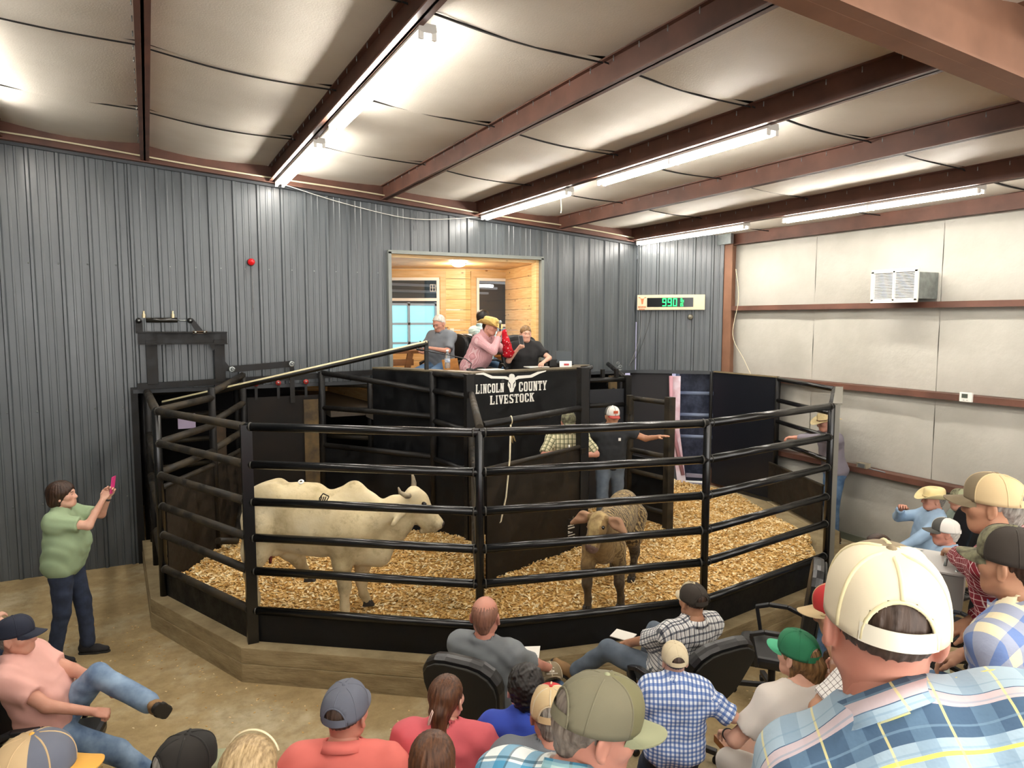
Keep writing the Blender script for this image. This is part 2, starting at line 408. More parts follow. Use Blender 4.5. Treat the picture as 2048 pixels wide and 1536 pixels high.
# ------------------------------------------------------------------ ribbed sheet-steel walls
def profile(L):
    """R-panel section: tall rib every 0.305 m with two low ribs between -> list of (s, depth)"""
    out = [(0.0, 0.0)]; k = 0
    while True:
        x0 = k*0.305
        for dx, dd in ((0.02, 0), (0.034, 0.03), (0.062, 0.03), (0.076, 0), (0.140, 0), (0.147, 0.006), (0.163, 0.006), (0.170, 0), (0.222, 0), (0.229, 0.006), (0.245, 0.006), (0.252, 0)):
            if x0+dx < L-1e-4: out.append((x0+dx, dd))
        k += 1
        if k*0.305 > L: break
    out.append((L, 0.0)); return out
def ribbed(root, p, q, nrm, zlo, ztop, name='steel_sheet', sheet=0.915, mat=None):
    p, q = np.array(p, float), np.array(q, float); L = np.linalg.norm(q-p); d = (q-p)/L; nrm = np.array(nrm, float)
    s0 = 0.0
    while s0 < L-1e-3:
        s1 = min(L, s0+sheet); pr = profile(s1-s0); b = MB(); P = []
        for s, dd in pr:
            xy = p+d*(s0+s)+nrm*(dd+0.0015*(int(s0/sheet) % 2))
            P.append([(xy[0], xy[1], zlo), (xy[0], xy[1], ztop(xy[0]))])
        b.grid(P, smooth=False)
        bk = [[(a[0][0]-nrm[0]*0.04, a[0][1]-nrm[1]*0.04, a[0][2]), (a[1][0]-nrm[0]*0.04, a[1][1]-nrm[1]*0.04, a[1][2])] for a in (P[0], P[-1])]
        b.grid(bk, smooth=False)
        b.build(name, mat or MW, root); s0 = s1
def struct_root(name, loc=(0, 0, 0)):
    o = bpy.data.objects.new(name, None); COL.objects.link(o); o.location = loc; o['kind'] = 'structure'; return o
YB = 10.3
wb = struct_root('wall_back', (2.0, YB, 0))
top = lambda x: rz(x)-0.24
ribbed(wb, (-4.6, YB), (-0.18, YB), (0, -1), 0.0, top)
ribbed(wb, (-0.18, YB), (3.20, YB), (0, -1), 2.27, top)
ribbed(wb, (3.20, YB), (5.74, YB), (0, -1), 4.14, top)
ribbed(wb, (5.74, YB), (7.68, YB), (0, -1), 2.27, top)
b = MB()
for x in np.arange(-4.4, 7.5, 0.305):
    for z in (0.9, 2.05, 3.84):
        if x > -0.2 and z < 2.2: continue
        if 3.1 < x < 5.85 and z < 4.2: continue
        b.lathe([(0.011, 0), (0.009, 0.006), (0.0, 0.008)], (x+0.11, YB-0.001, z), 6, (0, -1, 0))
o = b.build('sheet_screws', MGAL, wb); o['kind'] = 'stuff'
wc = struct_root('wall_corner', (8.2, 9.85, 0))
CA, CB = np.array([7.68, 10.28]), np.array([8.78, 9.33]); cdir = (CB-CA)/np.linalg.norm(CB-CA); cn = np.array([-abs(cdir[1]), -abs(cdir[0])]); cn = np.array([cdir[1], -cdir[0]])
if cn @ np.array([0, -1]) < 0: cn = -cn
ribbed(wc, CA, CB, cn, 2.27, lambda x: 4.62)
# trims: bottom flashing of the hanging sheets, corner angle at the slab end, head angle
b = MB(); b.bar((-0.2, YB-0.03, 2.25), (2.9, YB-0.03, 2.25), 0.07, 0.05); b.bar((5.7, YB-0.03, 2.25), (7.68, YB-0.03, 2.25), 0.07, 0.05)
b.bar((*CA, 2.25), (*CB, 2.25), 0.08, 0.06); structure(b.build('trim_1', M('dark_gray_flashing', '2c3034', 0.5)))
b = MB(); b.bar((-0.19, YB-0.02, 0), (-0.19, YB-0.02, 2.3), 0.05, 0.08, (1, 0, 0)); structure(b.build('trim_2', MBD))
b = MB(); b.bar((-4.6, YB-0.045, top(-4.6)), (7.66, YB-0.045, top(7.66)), 0.03, 0.035); structure(b.build('trim_3', M('dark_gray_flashing', '2c3034', 0.5)))
# roof edge beam along the back wall, and the cream conduit that runs along it
b = MB(); b.bar((-4.6, YB-0.05, rz(-4.6)-0.11), (8.8, YB-0.05, rz(8.8)-0.11), 0.10, 0.22); b.bar((-4.6, YB-0.09, rz(-4.6)-0.215), (8.8, YB-0.09, rz(8.8)-0.215), 0.12, 0.012)
structure(b.build('roof_edge_beam', MRD))
b = MB(); b.path([(x, YB-0.16, rz(x)-0.155-0.012*math.sin(x*1.7)) for x in np.linspace(-4.6, 7.5, 40)], 0.011, 8)
con = b.build('conduit', MCR); tag(con, 'thin cream electrical conduit running along the red beam over the ribbed steel wall', 'conduit')
# ------------------------------------------------------------------ ceiling: sagging insulation sheets between the beams
cl = struct_root('ceiling', (2, 5, 5.2))
PX = [-4.5, -3.0, -1.5, 0.0, 1.52, 3.06, 4.53, 6.0, 7.45, 8.9]
YS = [-5.2, -3.25, -1.3, 0.65, 2.6, 4.55, 6.5, 8.45, 10.35]
for i in range(len(PX)-1):
    for j in range(len(YS)-1):
        x0, x1, y0, y1 = PX[i], PX[i+1], YS[j]+0.018, YS[j+1]-0.018
        P = []; r = random.Random(i*31+j); sg = 0.035+0.03*r.random()
        for a in np.linspace(0, 1, 9):
            row = []
            for c in np.linspace(0, 1, 9):
                x = x0+a*(x1-x0); y = y0+c*(y1-y0)
                z = rz(x)-0.002-sg*math.sin(PI*a)**0.8*(0.45+0.55*math.sin(PI*c)**0.5)+0.006*math.sin(7*a+5*c+i+j)
                if c > 0.9: z -= 0.045*math.sin(PI*a)
                row.append((x, y, z))
            P.append(row)
        b = MB(); b.grid(P, smooth=True); b.build('insulation_sheet', MCE, cl)
for i in range(len(PX)-1):  # black strips hung at the sheet seams stand in for the shadowed gaps
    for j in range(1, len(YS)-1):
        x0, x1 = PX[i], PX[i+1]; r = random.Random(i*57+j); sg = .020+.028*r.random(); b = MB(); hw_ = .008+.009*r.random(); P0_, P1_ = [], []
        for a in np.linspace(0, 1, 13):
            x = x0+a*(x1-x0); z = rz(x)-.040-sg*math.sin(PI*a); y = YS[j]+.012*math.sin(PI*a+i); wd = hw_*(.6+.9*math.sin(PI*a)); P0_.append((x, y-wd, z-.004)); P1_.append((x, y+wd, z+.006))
        b.grid([P0_, P1_], smooth=False); b.grid([[(p[0], p[1], p[2]+.014) for p in P0_], P0_], smooth=False); b.build('seam_shadow_strip', MDARK, cl)
b = MB(); b.bar((-4.6, 2.5, rz(-4.6)+0.08), (9.2, 2.5, rz(9.2)+0.08), 15.8, 0.06); b.build('roof_deck', MDARK, cl)
# ------------------------------------------------------------------ beams
def ibeam(name, p, q, depth, wf, mat, tf=0.012, tw=0.02):
    p, q = np.array(p, float), np.array(q, float); b = MB(); up = np.array([0, 0, 1.0])
    b.bar(p, q, tw, depth); 
    for s in (-1, 1): b.bar(p+up*s*(depth/2-tf/2), q+up*s*(depth/2-tf/2), wf, tf)
    return structure(b.build(name, mat))
for x in PX[:-1]:
    z = rz(x)-0.105
    ibeam('roof_beam', (x+0.05, 2.6, z), (x+0.05, YB-0.1, z), 0.20, 0.10, MRD)
    ibeam('roof_beam', (x+0.05, -5.2, z), (x+0.05, 2.4, z), 0.20, 0.10, MRD)
ibeam('roof_beam', (8.86, 2.6, rz(8.86)-0.09), (8.86, 9.35, rz(8.86)-0.09), 0.20, 0.11, MRD)
ibeam('roof_beam', (8.86, -5.2, rz(8.86)-0.09), (8.86, 2.4, rz(8.86)-0.09), 0.20, 0.11, MRD)
ibeam('main_roof_beam', (-4.6, 2.5, rz(-4.6)-0.22), (9.0, 2.5, rz(9.0)-0.22), 0.46, 0.20, MRDL, 0.014, 0.03)
b = MB()      # insulation-pin clips along the beam tops
for x in PX[3:9]:
    for y in np.arange(2.9, 10.1, 0.3): b.tube((x-0.012, y, rz(x)-0.035), (x-0.012, y, rz(x)-0.075), 0.004, 5)
o = b.build('trim_4', MGAL); structure(o)
# ------------------------------------------------------------------ insulated side wall with girts
XR = 8.97
wr = struct_root('wall_right', (XR, 5, 0))
ZR = [(0.10, 1.04), (1.14, 2.19), (2.29, 3.33), (3.43, 4.40)]
YW = [-5.2, -3.9, -1.98, -0.05, 1.85, 3.75, 5.67, 7.6, 9.35]
for zi, (z0, z1) in enumerate(ZR):
    for j in range(len(YW)-1):
        y0, y1 = YW[j]+0.004, YW[j+1]-0.004; P = []
        for a in np.linspace(0, 1, 7):
            row = []
            for c in np.linspace(0, 1, 9):
                row.append((XR-0.035*math.sin(PI*a)**0.6*math.sin(PI*c)**0.35+0.004*math.sin(9*a+4*c+j), y0+c*(y1-y0), z0-0.04+a*(z1-z0+0.08)))
            P.append(row)
        b = MB(); b.grid(P); b.build('insulation_panel', MWW, wr)
b = MB(); b.box((XR+0.10, 2.0, 2.3), (0.10, 14.6, 4.6)); b.build('wall_sheathing', MWW, wr)
for z in (1.09, 2.24, 3.38):
    b = MB(); b.bar((8.88, -5.2, z), (8.88, 9.25, z), 0.17, 0.016, mi=0); b.bar((8.80, -5.2, z-0.03), (8.80, 9.25, z-0.03), 0.016, 0.075)
    structure(b.build('trim_5', MRD))
b = MB(); b.bar((8.87, -5.2, 0.05), (8.87, 9.2, 0.05), 0.03, 0.10); structure(b.build('baseboard_right', M('gray_green_baseboard', '6d7163', 0.6)))
# corner column, wide-flange, red oxide
b = MB(); cxy = np.array([8.86, 9.24])
b.box((8.80, 9.25, 3.4), (0.02, 0.20, 2.4)); b.box((8.91, 9.25, 3.4), (0.22, 0.02, 2.4)); b.box((9.02, 9.25, 3.4), (0.02, 0.20, 2.4)); b.box((8.80, 9.25, 1.1), (0.02, 0.20, 2.2))
structure(b.build('steel_column', MRDL))
# small gray cover plate where the corner sheets meet the eave
b = MB(); b.box((8.72, 9.30, 4.52), (0.06, 0.42, 0.20)); structure(b.build('trim_6', MGAL))
# rear enclosure behind the pens (dim alley) and the far side behind the spectators
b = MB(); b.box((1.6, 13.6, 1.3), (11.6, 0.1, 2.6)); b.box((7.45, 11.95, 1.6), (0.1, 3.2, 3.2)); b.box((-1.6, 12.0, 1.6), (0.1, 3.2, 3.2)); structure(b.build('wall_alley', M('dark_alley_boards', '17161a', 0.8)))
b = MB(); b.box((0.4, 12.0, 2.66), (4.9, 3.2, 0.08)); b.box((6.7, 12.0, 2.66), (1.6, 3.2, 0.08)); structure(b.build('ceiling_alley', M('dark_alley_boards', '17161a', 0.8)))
b = MB(); b.box((-4.65, 3.0, 2.8), (0.1, 15.6, 5.8)); structure(b.build('wall_left', MW))

o_ = CB+0*CA
b = MB(); q1 = onv(1341, 900, CA, CB)[:2]; dd = (q1-CA)/np.linalg.norm(q1-CA); nn = np.array([-dd[1], dd[0]])*.03
b.prism([tuple(CA-dd*.1), tuple(q1), tuple(q1+nn), tuple(CA-dd*.1+nn)], 0, 2.26); structure(b.build('wall_corner_dark_fill', M('dark_alley_boards', '17161a', 0.8)))  # dark panel added across the open corner to stand in for the dim alley
b = MB(); b.box((11.5, 14.5, -.1), (9, 12, .1)); structure(b.build('ground', M('pale_gravel', '8b8577', .9, c2='6f695c', vscale=2)))
b = MB(); b.box((11.0, 13.8, 1.5), (5.5, .1, 3.2)); b.box((12.2, 11.0, 1.5), (.1, 5.4, 3.2)); structure(b.build('wall_yard', M('pale_lilac_siding', '8f8ba3', .7)))
# ------------------------------------------------------------------ fluorescent strip fixtures in three rows
MTUBE = M('lit_fluorescent_tube', 'ffffff', 0.4, emit='fff9f0', estr=TUBE_W)
MCHAN = M('white_light_channel', 'cfccc4', 0.45)
def fixture(x, y0, y1, label, cord=False):
    zt = rz(x)-0.175; t = thing('strip_light', label, 'ceiling light', (x, (y0+y1)/2, zt-0.12), 0, 'fluorescent strip lights under the roof beams')
    b = MB(); ym = (y0+y1)/2
    b.prism([(-0.055, 0), (0.055, 0), (0.062, -0.045), (0.03, -0.058), (-0.03, -0.058), (-0.062, -0.045)], y0, y1, ((x, 0, zt), (1, 0, 0), (0, 0, 1), (0, 1, 0)))
    b.build('channel', MCHAN, t)
    for s in (-1, 1):
        for a, c in ((y0+0.03, ym-0.02), (ym+0.02, y1-0.03)):
            k = MB(); k.tube((x+s*0.042, a+0.02, zt-0.075), (x+s*0.042, c-0.02, zt-0.075), 0.0165, 10); k.build('tube', MTUBE, t)
        for yy in (y0+0.012, ym, y1-0.012):
            k = MB(); k.box((x+s*0.042, yy, zt-0.07), (0.034, 0.022, 0.055)); k.build('socket', MWH, t, 0.004)
    return t
for x, rn in ((1.65, 'the row by the red lamp'), (4.66, 'the row over the podium'), (7.58, 'the row beside the white wall')):
    fixture(x, 7.62, 10.12, 'twin-tube strip light touching the steel wall in '+rn)
    fixture(x, 4.42, 6.95, 'twin-tube strip light clear of the steel wall in '+rn)
    fixture(x, -0.9, 1.6, 'twin-tube strip light over the seats in '+rn); fixture(x, -4.2, -1.7, 'unseen added twin-tube strip light over the rear seats in '+rn)  # unseen fixtures behind the rafter; the rear set is added as fill light
    b = MB(); b.tube((x, 6.95, rz(x)-0.17), (x, 7.62, rz(x)-0.17), 0.008, 6)
    tag(b.build('conduit', MWH), 'short white conduit joining the two strip lights of '+rn, 'conduit')
for y0, y1, w_ in ((6.6, 9.1, 'nearer the steel wall'), (3.6, 6.1, 'clear of the steel wall'), (-0.9, 1.6, 'over the seats')): fixture(-1.44, y0, y1, 'added twin-tube strip light %s in the unseen row outside the ring' % w_)  # unseen row added on the beam spacing to brighten the ceiling
def cable(pts, r, label, mat, name='cable', cat='cable'):
    b = MB(); pts = [np.array(p, float) for p in pts]; out = []
    for i in range(len(pts)-1):
        p0, p1, p2, p3 = pts[max(i-1, 0)], pts[i], pts[i+1], pts[min(i+2, len(pts)-1)]
        for t in np.linspace(0, 1, 7)[:-1]:
            out.append(0.5*((2*p1)+(-p0+p2)*t+(2*p0-5*p1+4*p2-p3)*t*t+(-p0+3*p1-3*p2+p3)*t**3))
    out.append(pts[-1]); b.path(out, r, 6); return tag(b.build(name, mat), label, cat)
cable([(1.7, 10.1, rz(1.7)-0.23), (2.6, 10.22, 4.78), (3.6, 10.22, 4.64), (4.6, 10.2, rz(4.6)-0.22)], 0.005, 'thin white cable sagging between two strip lights along the steel wall', MWH)
cable([(4.7, 7.9, rz(4.7)-0.22), (4.72, 7.92, 4.55), (4.70, 7.9, 4.50)], 0.004, 'short pull cord hanging from the strip light above the booth corner', MCR, 'pull_cord', 'cord')
# ------------------------------------------------------------------ things on the walls
t = thing('wall_lamp', 'small red signal lamp with round lens on the ribbed steel wall', 'lamp', (1.27, YB-0.05, 3.9))
b = MB(); b.lathe([(0.0, 0), (0.05, 0), (0.05, 0.03), (0.03, 0.04)], (1.27, YB-0.03, 3.93), 14, (0, -1, 0)); b.build('base', MBLKP, t)
b = MB(); b.lathe([(0.044, 0.0), (0.046, 0.05), (0.03, 0.085), (0.0, 0.095)], (1.27, YB-0.06, 3.93), 14, (0, -1, 0)); b.build('lens', M('red_lens', 'b01018', 0.12, emit='c01010', estr=0.25), t)
cable([(1.28, YB-0.035, 3.9), (1.285, YB-0.035, 3.6), (1.28, YB-0.035, 3.3)], 0.004, 'thin cable running down the steel wall below the red lamp', M('gray_cable', '777777', 0.5))
# weight display on the corner wall
def cw(px, py, off=0.0):
    return onv(px, py, CA+cn*off, CB+cn*off)
tl, tr, bl = cw(1274, 590, 0.12), cw(1410, 584, 0.12), cw(1274, 620, 0.12)
A = (tr-tl); A[2] = 0; W = np.linalg.norm(A); A /= W; Hh = (tl-bl)[2]; D = np.array([cn[0], cn[1], 0]); O = np.array([bl[0], bl[1], bl[2]])
t = thing('weight_display', 'beige weight display box with green lit digits 990 on corner wall', 'display', tuple(O))
fr = (O, A, np.array([0, 0, 1.0]), D)
b = MB(); b.prism([(0, 0), (W, 0), (W, Hh), (0, Hh)], -0.10, 0.0, fr); b.build('housing', M('beige_painted_steel', 'cabfa0', 0.5, var=0.12), t, 0.006)
b = MB(); b.prism([(W*0.15, Hh*0.20), (W*0.83, Hh*0.20), (W*0.83, Hh*0.80), (W*0.15, Hh*0.80)], 0.0, 0.006, fr); b.build('screen', M('black_glass', '050606', 0.12), t)
MGRN = M('green_led', '20ff70', 0.4, emit='10ff60', estr=1.6)
def seg7(mb, x, y, w, h, segs, th=0.016):
    S = {'a': ((x, y+h), (x+w, y+h)), 'b': ((x+w, y+h/2), (x+w, y+h)), 'c': ((x+w, y), (x+w, y+h/2)), 'd': ((x, y), (x+w, y)), 'e': ((x, y), (x, y+h/2)), 'f': ((x, y+h/2), (x, y+h)), 'g': ((x, y+h/2), (x+w, y+h/2))}
    for k in segs:
        (a, c), (e, f) = S[k]; x0, x1, y0, y1 = min(a, e)-th/2, max(a, e)+th/2, min(c, f)-th/2, max(c, f)+th/2
        mb.prism([(x0, y0), (x1, y0), (x1, y1), (x0, y1)], 0.007, 0.010, fr)
for i, sg in enumerate(('abcdfg', 'abcdfg', 'abcdef')):
    b = MB(); seg7(b, W*(0.385+0.078*i), Hh*0.27, W*0.045, Hh*0.46, sg, W*0.013); b.build('digit', MGRN, t)
b = MB(); xx = W*0.645; b.prism([(xx, Hh*.52), (xx+W*.008, Hh*.52), (xx+W*.008, Hh*.76), (xx, Hh*.76)], .007, .01, fr); seg7(b, xx+W*0.02, Hh*.52, W*.022, Hh*.22, 'fegcd', W*.008); b.build('letter', MGRN, t)
b = MB(); seg7(b, xx+W*0.004, Hh*.25, W*.03, Hh*.18, 'afedc', W*.008); b.prism([(xx+W*.018, Hh*.33), (xx+W*.036, Hh*.33), (xx+W*.036, Hh*.36), (xx+W*.018, Hh*.36)], .007, .01, fr); b.build('letter', MGRN, t)
MOR = M('orange_print', 'b5683c', 0.6); b = MB()
ex, ey = W*0.078, Hh*0.58
b.prism([(ex-.035, ey+.06), (ex-.02, ey+.045), (ex+.02, ey+.045), (ex+.035, ey+.06), (ex+.022, ey+.02), (ex+.012, ey-.05), (ex-.012, ey-.05), (ex-.022, ey+.02)], 0, .003, fr)
b.prism([(ex-.06, ey+.075), (ex-.03, ey+.06), (ex-.03, ey+.05), (ex-.07, ey+.06)], 0, .003, fr); b.prism([(ex+.06, ey+.075), (ex+.03, ey+.06), (ex+.03, ey+.05), (ex+.07, ey+.06)], 0, .003, fr)
for k in range(7): b.box(tuple(O+A*(ex-.065+k*.02)+np.array([0, 0, ey-.10])+D*.001), (0.012, .008, .03))
for k in range(5): b.box(tuple(O+A*(ex-.045+k*.02)+np.array([0, 0, ey-.14])+D*.001), (0.012, .008, .02))
b.build('logo', MOR, t)
cable([O+A*W*.06+D*-.06, O+A*W*.05+D*-.05+np.array([0, 0, -.45]), O+A*W*-.06+D*-.05+np.array([0, 0, -.85]), O+A*-.15*W+D*-.05+np.array([0, 0, -1.05])], 0.005, 'gray cable looping down from the corner of the weight display', M('gray_cable', '777777', 0.5))
cable([O+A*W*.22+D*-.06, O+A*W*.14+D*-.05+np.array([0, 0, -.4]), O+A*W*-.02+D*-.05+np.array([0, 0, -.85]), O+A*-.25*W+D*-.05+np.array([0, 0, -1.08])], 0.004, 'black cable slanting down from under the weight display screen', MBLKP)
p = cw(1381, 634, 0.10)
t = thing('dome_camera', 'small round dark camera on corner wall below the weight display', 'camera', tuple(p))
b = MB(); b.lathe([(0.05, 0), (0.05, 0.03), (0.035, 0.04)], p-D*0.06, 12, D); b.build('mount', MBLKP, t)
b = MB(); b.lathe([(0.045, 0.0), (0.045, 0.03), (0.03, 0.06), (0, 0.07)], p-D*0.03, 12, D); b.build('lens_dome', M('smoked_dome', '6e6a5c', 0.15), t)
# return-air vent box on the white wall above the upper girt
t = thing('air_vent', 'white louvred air vent with a galvanised duct stub above the girt', 'vent', (8.6, 5.98, 3.42))
x0, x1, ya, yb, z0, z1 = 8.50, 8.95, 5.68, 6.28, 3.40, 3.78
b = MB(); b.box(((x0+x1)/2+.01, (ya+yb)/2, (z0+z1)/2), (x1-x0, yb-ya-.06, z1-z0-.05)); b.build('duct_stub', MGAL, t)
b = MB()
for dz in (z0, z1): b.box((x0-.01, (ya+yb)/2, dz), (.03, yb-ya+.03, .045))
for dy in (ya, (ya+yb)/2, yb): b.box((x0-.01, dy, (z0+z1)/2), (.03, .04 if dy != (ya+yb)/2 else .025, z1-z0))
b.build('frame', MWH, t)
b = MB(); b.box((x0+.012, (ya+yb)/2, (z0+z1)/2), (.008, yb-ya-.03, z1-z0-.03)); b.build('backing', M('vent_dark', '3a3a36', .8), t)
for k in range(17):
    z = z0+.035+k*(z1-z0-.07)/16; b = MB(); b.obox((x0-.004, (ya+yb)/2, z), (.011, 0, .004), (0, (yb-ya)/2-.02, 0), (0.001, 0, .0025)); b.build('louvre', MWH, t)
# thermostat
t = thing('thermostat', 'small white thermostat with gray screen fixed on the middle girt', 'thermostat', (8.78, 5.17, 2.14))
b = MB(); b.box((8.775, 5.17, 2.23), (.03, .15, .115)); b.build('body', MWH, t, .006)
b = MB(); b.box((8.758, 5.18, 2.245), (.004, .07, .05)); b.build('screen', M('lcd_gray', '4a5048', .3), t)
for k in (-1, 1):
    b = MB(); b.box((8.758, 5.17+k*.02, 2.195), (.004, .018, .01)); b.build('button', M('gray_button', 'b5b5b0', .5), t)
# wires on the column and under the white wall
cable([(8.78, 9.05, 4.0), (8.79, 8.98, 3.5), (8.80, 9.1, 2.9), (8.82, 8.85, 2.5), (8.84, 8.6, 2.1), (8.85, 8.3, 1.6)], .005, 'cream wire hanging down the red column onto the white wall', MCR)
t = thing('outlet_box', 'small dusty junction box resting on the lowest red girt', 'junction box', (8.83, 6.55, 1.10))
b = MB(); b.box((8.83, 6.55, 1.135), (.09, .16, .07)); b.build('body', M('dusty_box', '9a917c', .7, var=.3), t, .006)
b = MB(); b.box((8.782, 6.55, 1.135), (.006, .10, .05)); b.build('cover', MGAL, t)
cable([(8.82, 6.45, 1.11), (8.80, 6.30, 1.11), (8.80, 6.2, 1.105)], .01, 'short gray flex lying on the girt beside the junction box', M('gray_cable', '777777', 0.5))
# ------------------------------------------------------------------ the sale ring: curb, pipe fence, gates, podium
P0, P1, P2, P3, P4, P5, P5B, P6 = [np.array(p) for p in ((-0.04, 10.14), (0.04, 8.06), (0.72, 6.51), (2.39, 5.30), (4.44, 4.87), (6.50, 5.23), (8.12, 6.50), (8.70, 8.00))]
CTR = np.array([4.4, 9.3])
def v3(p, z): return np.array([p[0], p[1], z])
def offs(p, d):
    u = p-CTR; u = u/np.linalg.norm(u); return p+u*d
RINGP = [P0, P1, P2, P3, P4, P5, P5B, P6]
cur = struct_root('curb', (3.0, 5.5, 0))
for i in range(7):
    a, c = RINGP[i], RINGP[i+1]
    if i == 0: ao, ai = a+np.array([-0.14, 0.1]), a+np.array([0.14, 0.1])
    else: ao, ai = offs(a, 0.135), offs(a, -0.14)
    co, ci = offs(c, 0.135), offs(c, -0.14)
    for (z0, z1, g) in ((-0.02, 0.165, 0.004), (0.167, 0.31, 0.0)):
        sh = (ao-ai)/np.linalg.norm(ao-ai)*g; b = MB()
        b.prism([tuple(ao+sh), tuple(co+sh), tuple(ci), tuple(ai)], z0, z1); b.build('curb_course', MCU, cur, 0.006)
RZ = (2.24, 1.91, 1.58, 1.26, 0.96, 0.60)
def rails(root, a, c, zs, r=0.037, mat=None, name='rail', zs2=None, coll=False):
    zs2 = zs2 or zs
    for z, z2 in zip(zs, zs2):
        b = MB(); b.tube(v3(a, z), v3(c, z2), r, 18); b.build(name, mat or MBK, root)
    if coll:      # weld beads where rails meet posts
        for z, z2 in zip(zs, zs2):
            for p, q, zz, zq in ((a, c, z, z2), (c, a, z2, z)):
                b = MB(); d = v3(q, zq)-v3(p, zz); d /= np.linalg.norm(d); o = v3(p, zz)+d*0.04
                b.path([o, o+d*0.012], [r+0.006, r+0.002], 12); b.build('weld_bead', M('weld_gray', '3a3833', 0.5, 0.3), root)
def post(root, p, z0, z1, r=0.037, mat=None, square=False, name='post'):
    b = MB()
    if square: b.box((p[0], p[1], (z0+z1)/2), (2*r, 2*r, z1-z0))
    else: b.path([v3(p, z0), v3(p, z1-0.01), v3(p, z1)], [r, r, r*0.8], 14)
    return b.build(name, mat or MBK, root)
def plate(root, a, c, z0, z1, mat=None, name='kick_plate', th=0.012, z1b=None, z0b=None):
    b = MB(); d = (c-a)/np.linalg.norm(c-a); n = np.array([-d[1], d[0]])*th/2; z1b = z1 if z1b is None else z1b; z0b = z0 if z0b is None else z0b
    V = [v3(a-n, z0), v3(c-n, z0b), v3(c+n, z0b), v3(a+n, z0), v3(a-n, z1), v3(c-n, z1b), v3(c+n, z1b), v3(a+n, z1)]
    b.add(V, [(3, 2, 1, 0), (4, 5, 6, 7), (0, 1, 5, 4), (1, 2, 6, 5), (2, 3, 7, 6), (3, 0, 4, 7)]); return b.build(name, mat or MPL, root)
t = thing('pipe_fence', 'curved black six-rail pipe fence with kick plates standing on the concrete curb', 'fence', (3.0, 5.5, 0.31))
for i in range(1, 6): rails(t, RINGP[i], RINGP[i+1], RZ, mat=MBK if i in (2, 3, 4) else MDU if i == 1 else MBD, coll=i in (1, 2, 3, 4))
rails(t, P5B, P6, (2.24, 1.91, 1.58, 1.26), .034, MBK)
for p, r in ((P1, 0.042), (P2, 0.046), (P3, 0.038), (P4, 0.035), (P5, 0.038), (P5B, 0.04)): post(t, p, 0.31, 2.26, r, square=(p is P2))
for i in range(1, 6): plate(t, offs(RINGP[i], -0.02), offs(RINGP[i+1], -0.02), 0.31, 0.60)
b = MB(); b.bar(v3(offs(P5, .05), 2.27), v3(offs(P5B, .05), 2.27), 0.10, 0.012); b.build('top_plate', M('worn_gray_steel', '77746a', .45, .3), t)
b = MB(); q = offs(P5, .045); b.bar(v3(q, .31), v3(q, 2.26), .012, .07, (1, -1, 0)); b.build('edge_strip', M('worn_gray_steel', '77746a', .45, .3), t)
# the stub fence by the steel wall, seen end on
t = thing('pipe_fence', 'short dusty black pipe fence running from the curved fence back to the steel wall', 'fence', (0, 9.1, .31))
rails(t, P1, P0, (2.24, 1.70, 1.18, 0.72), 0.045, MDU); post(t, P0, 0.31, 2.26, .045, MBD); post(t, P0+np.array([.02, -1.0]), .31, 1.2, .04, MBD)
# chute fence from the curved fence to the sliding door
BP1, BP2, BP3, BP4, BP5 = [np.array(p) for p in ((0.64, 9.12), (1.10, 10.12), (2.14, 10.10), (3.24, 8.63), (3.47, 8.0))]
t = thing('pipe_fence', 'dusty chute fence with a mud-stained solid lower panel beside the sliding door', 'fence', (.5, 9.1, .31))
rails(t, P1, BP1, (2.24, 1.91, 1.60), .040, MDU); rails(t, BP1, BP2, (2.30, 1.95, 1.62), .040, MDU, zs2=(2.42, 2.05, 1.68))
post(t, BP1, .3, 2.36, .042, MBD); post(t, BP2, .3, 2.45, .042, MBD)
plate(t, P1+np.array([.05, .05]), BP1, .32, 1.42, MMUD, 'solid_panel'); plate(t, BP1, BP2, .32, 1.42, MMUD, 'solid_panel')
b = MB(); b.tube(v3(P1, 1.44), v3(BP1, 1.44), .03, 10); b.tube(v3(BP1, 1.44), v3(BP2, 1.44), .03, 10); b.build('panel_cap', MDU, t)
b = MB(); b.path([v3(BP1, .62)+(-.02, -.4, .0), v3(BP1, .55)+(.2, -.1, -.05), v3(BP2, .8)+(-.1, -.3, -.1)], .04, 8); b.build('brace', MDU, t)
t = thing('pipe_fence', 'black pipe rails on the dark alley side beyond the chute fence', 'fence', (0.6, 10.9, 0.1))
for z in (2.18, 1.85, 1.5, 1.15): rails(t, np.array([-0.1, 10.7]), np.array([1.1, 10.9]), (z,), .035, MDU)
post(t, np.array([1.08, 10.75]), 0.0, 2.2, .045, MBD); post(t, np.array([-.1, 10.7]), 0, 2.2, .04, MBD)
b = MB(); b.box((0.85, 10.62, 1.45), (.12, .10, .5)); b.build('latch_post', M('rusty_brown_steel', '5a4630', .7, var=.5), t)
b = MB(); b.box((0.42, 10.64, 1.78), (.22, .012, .2)); b.build('paper_notice', M('pale_lilac_paper', 'b9a9c4', .7), t)
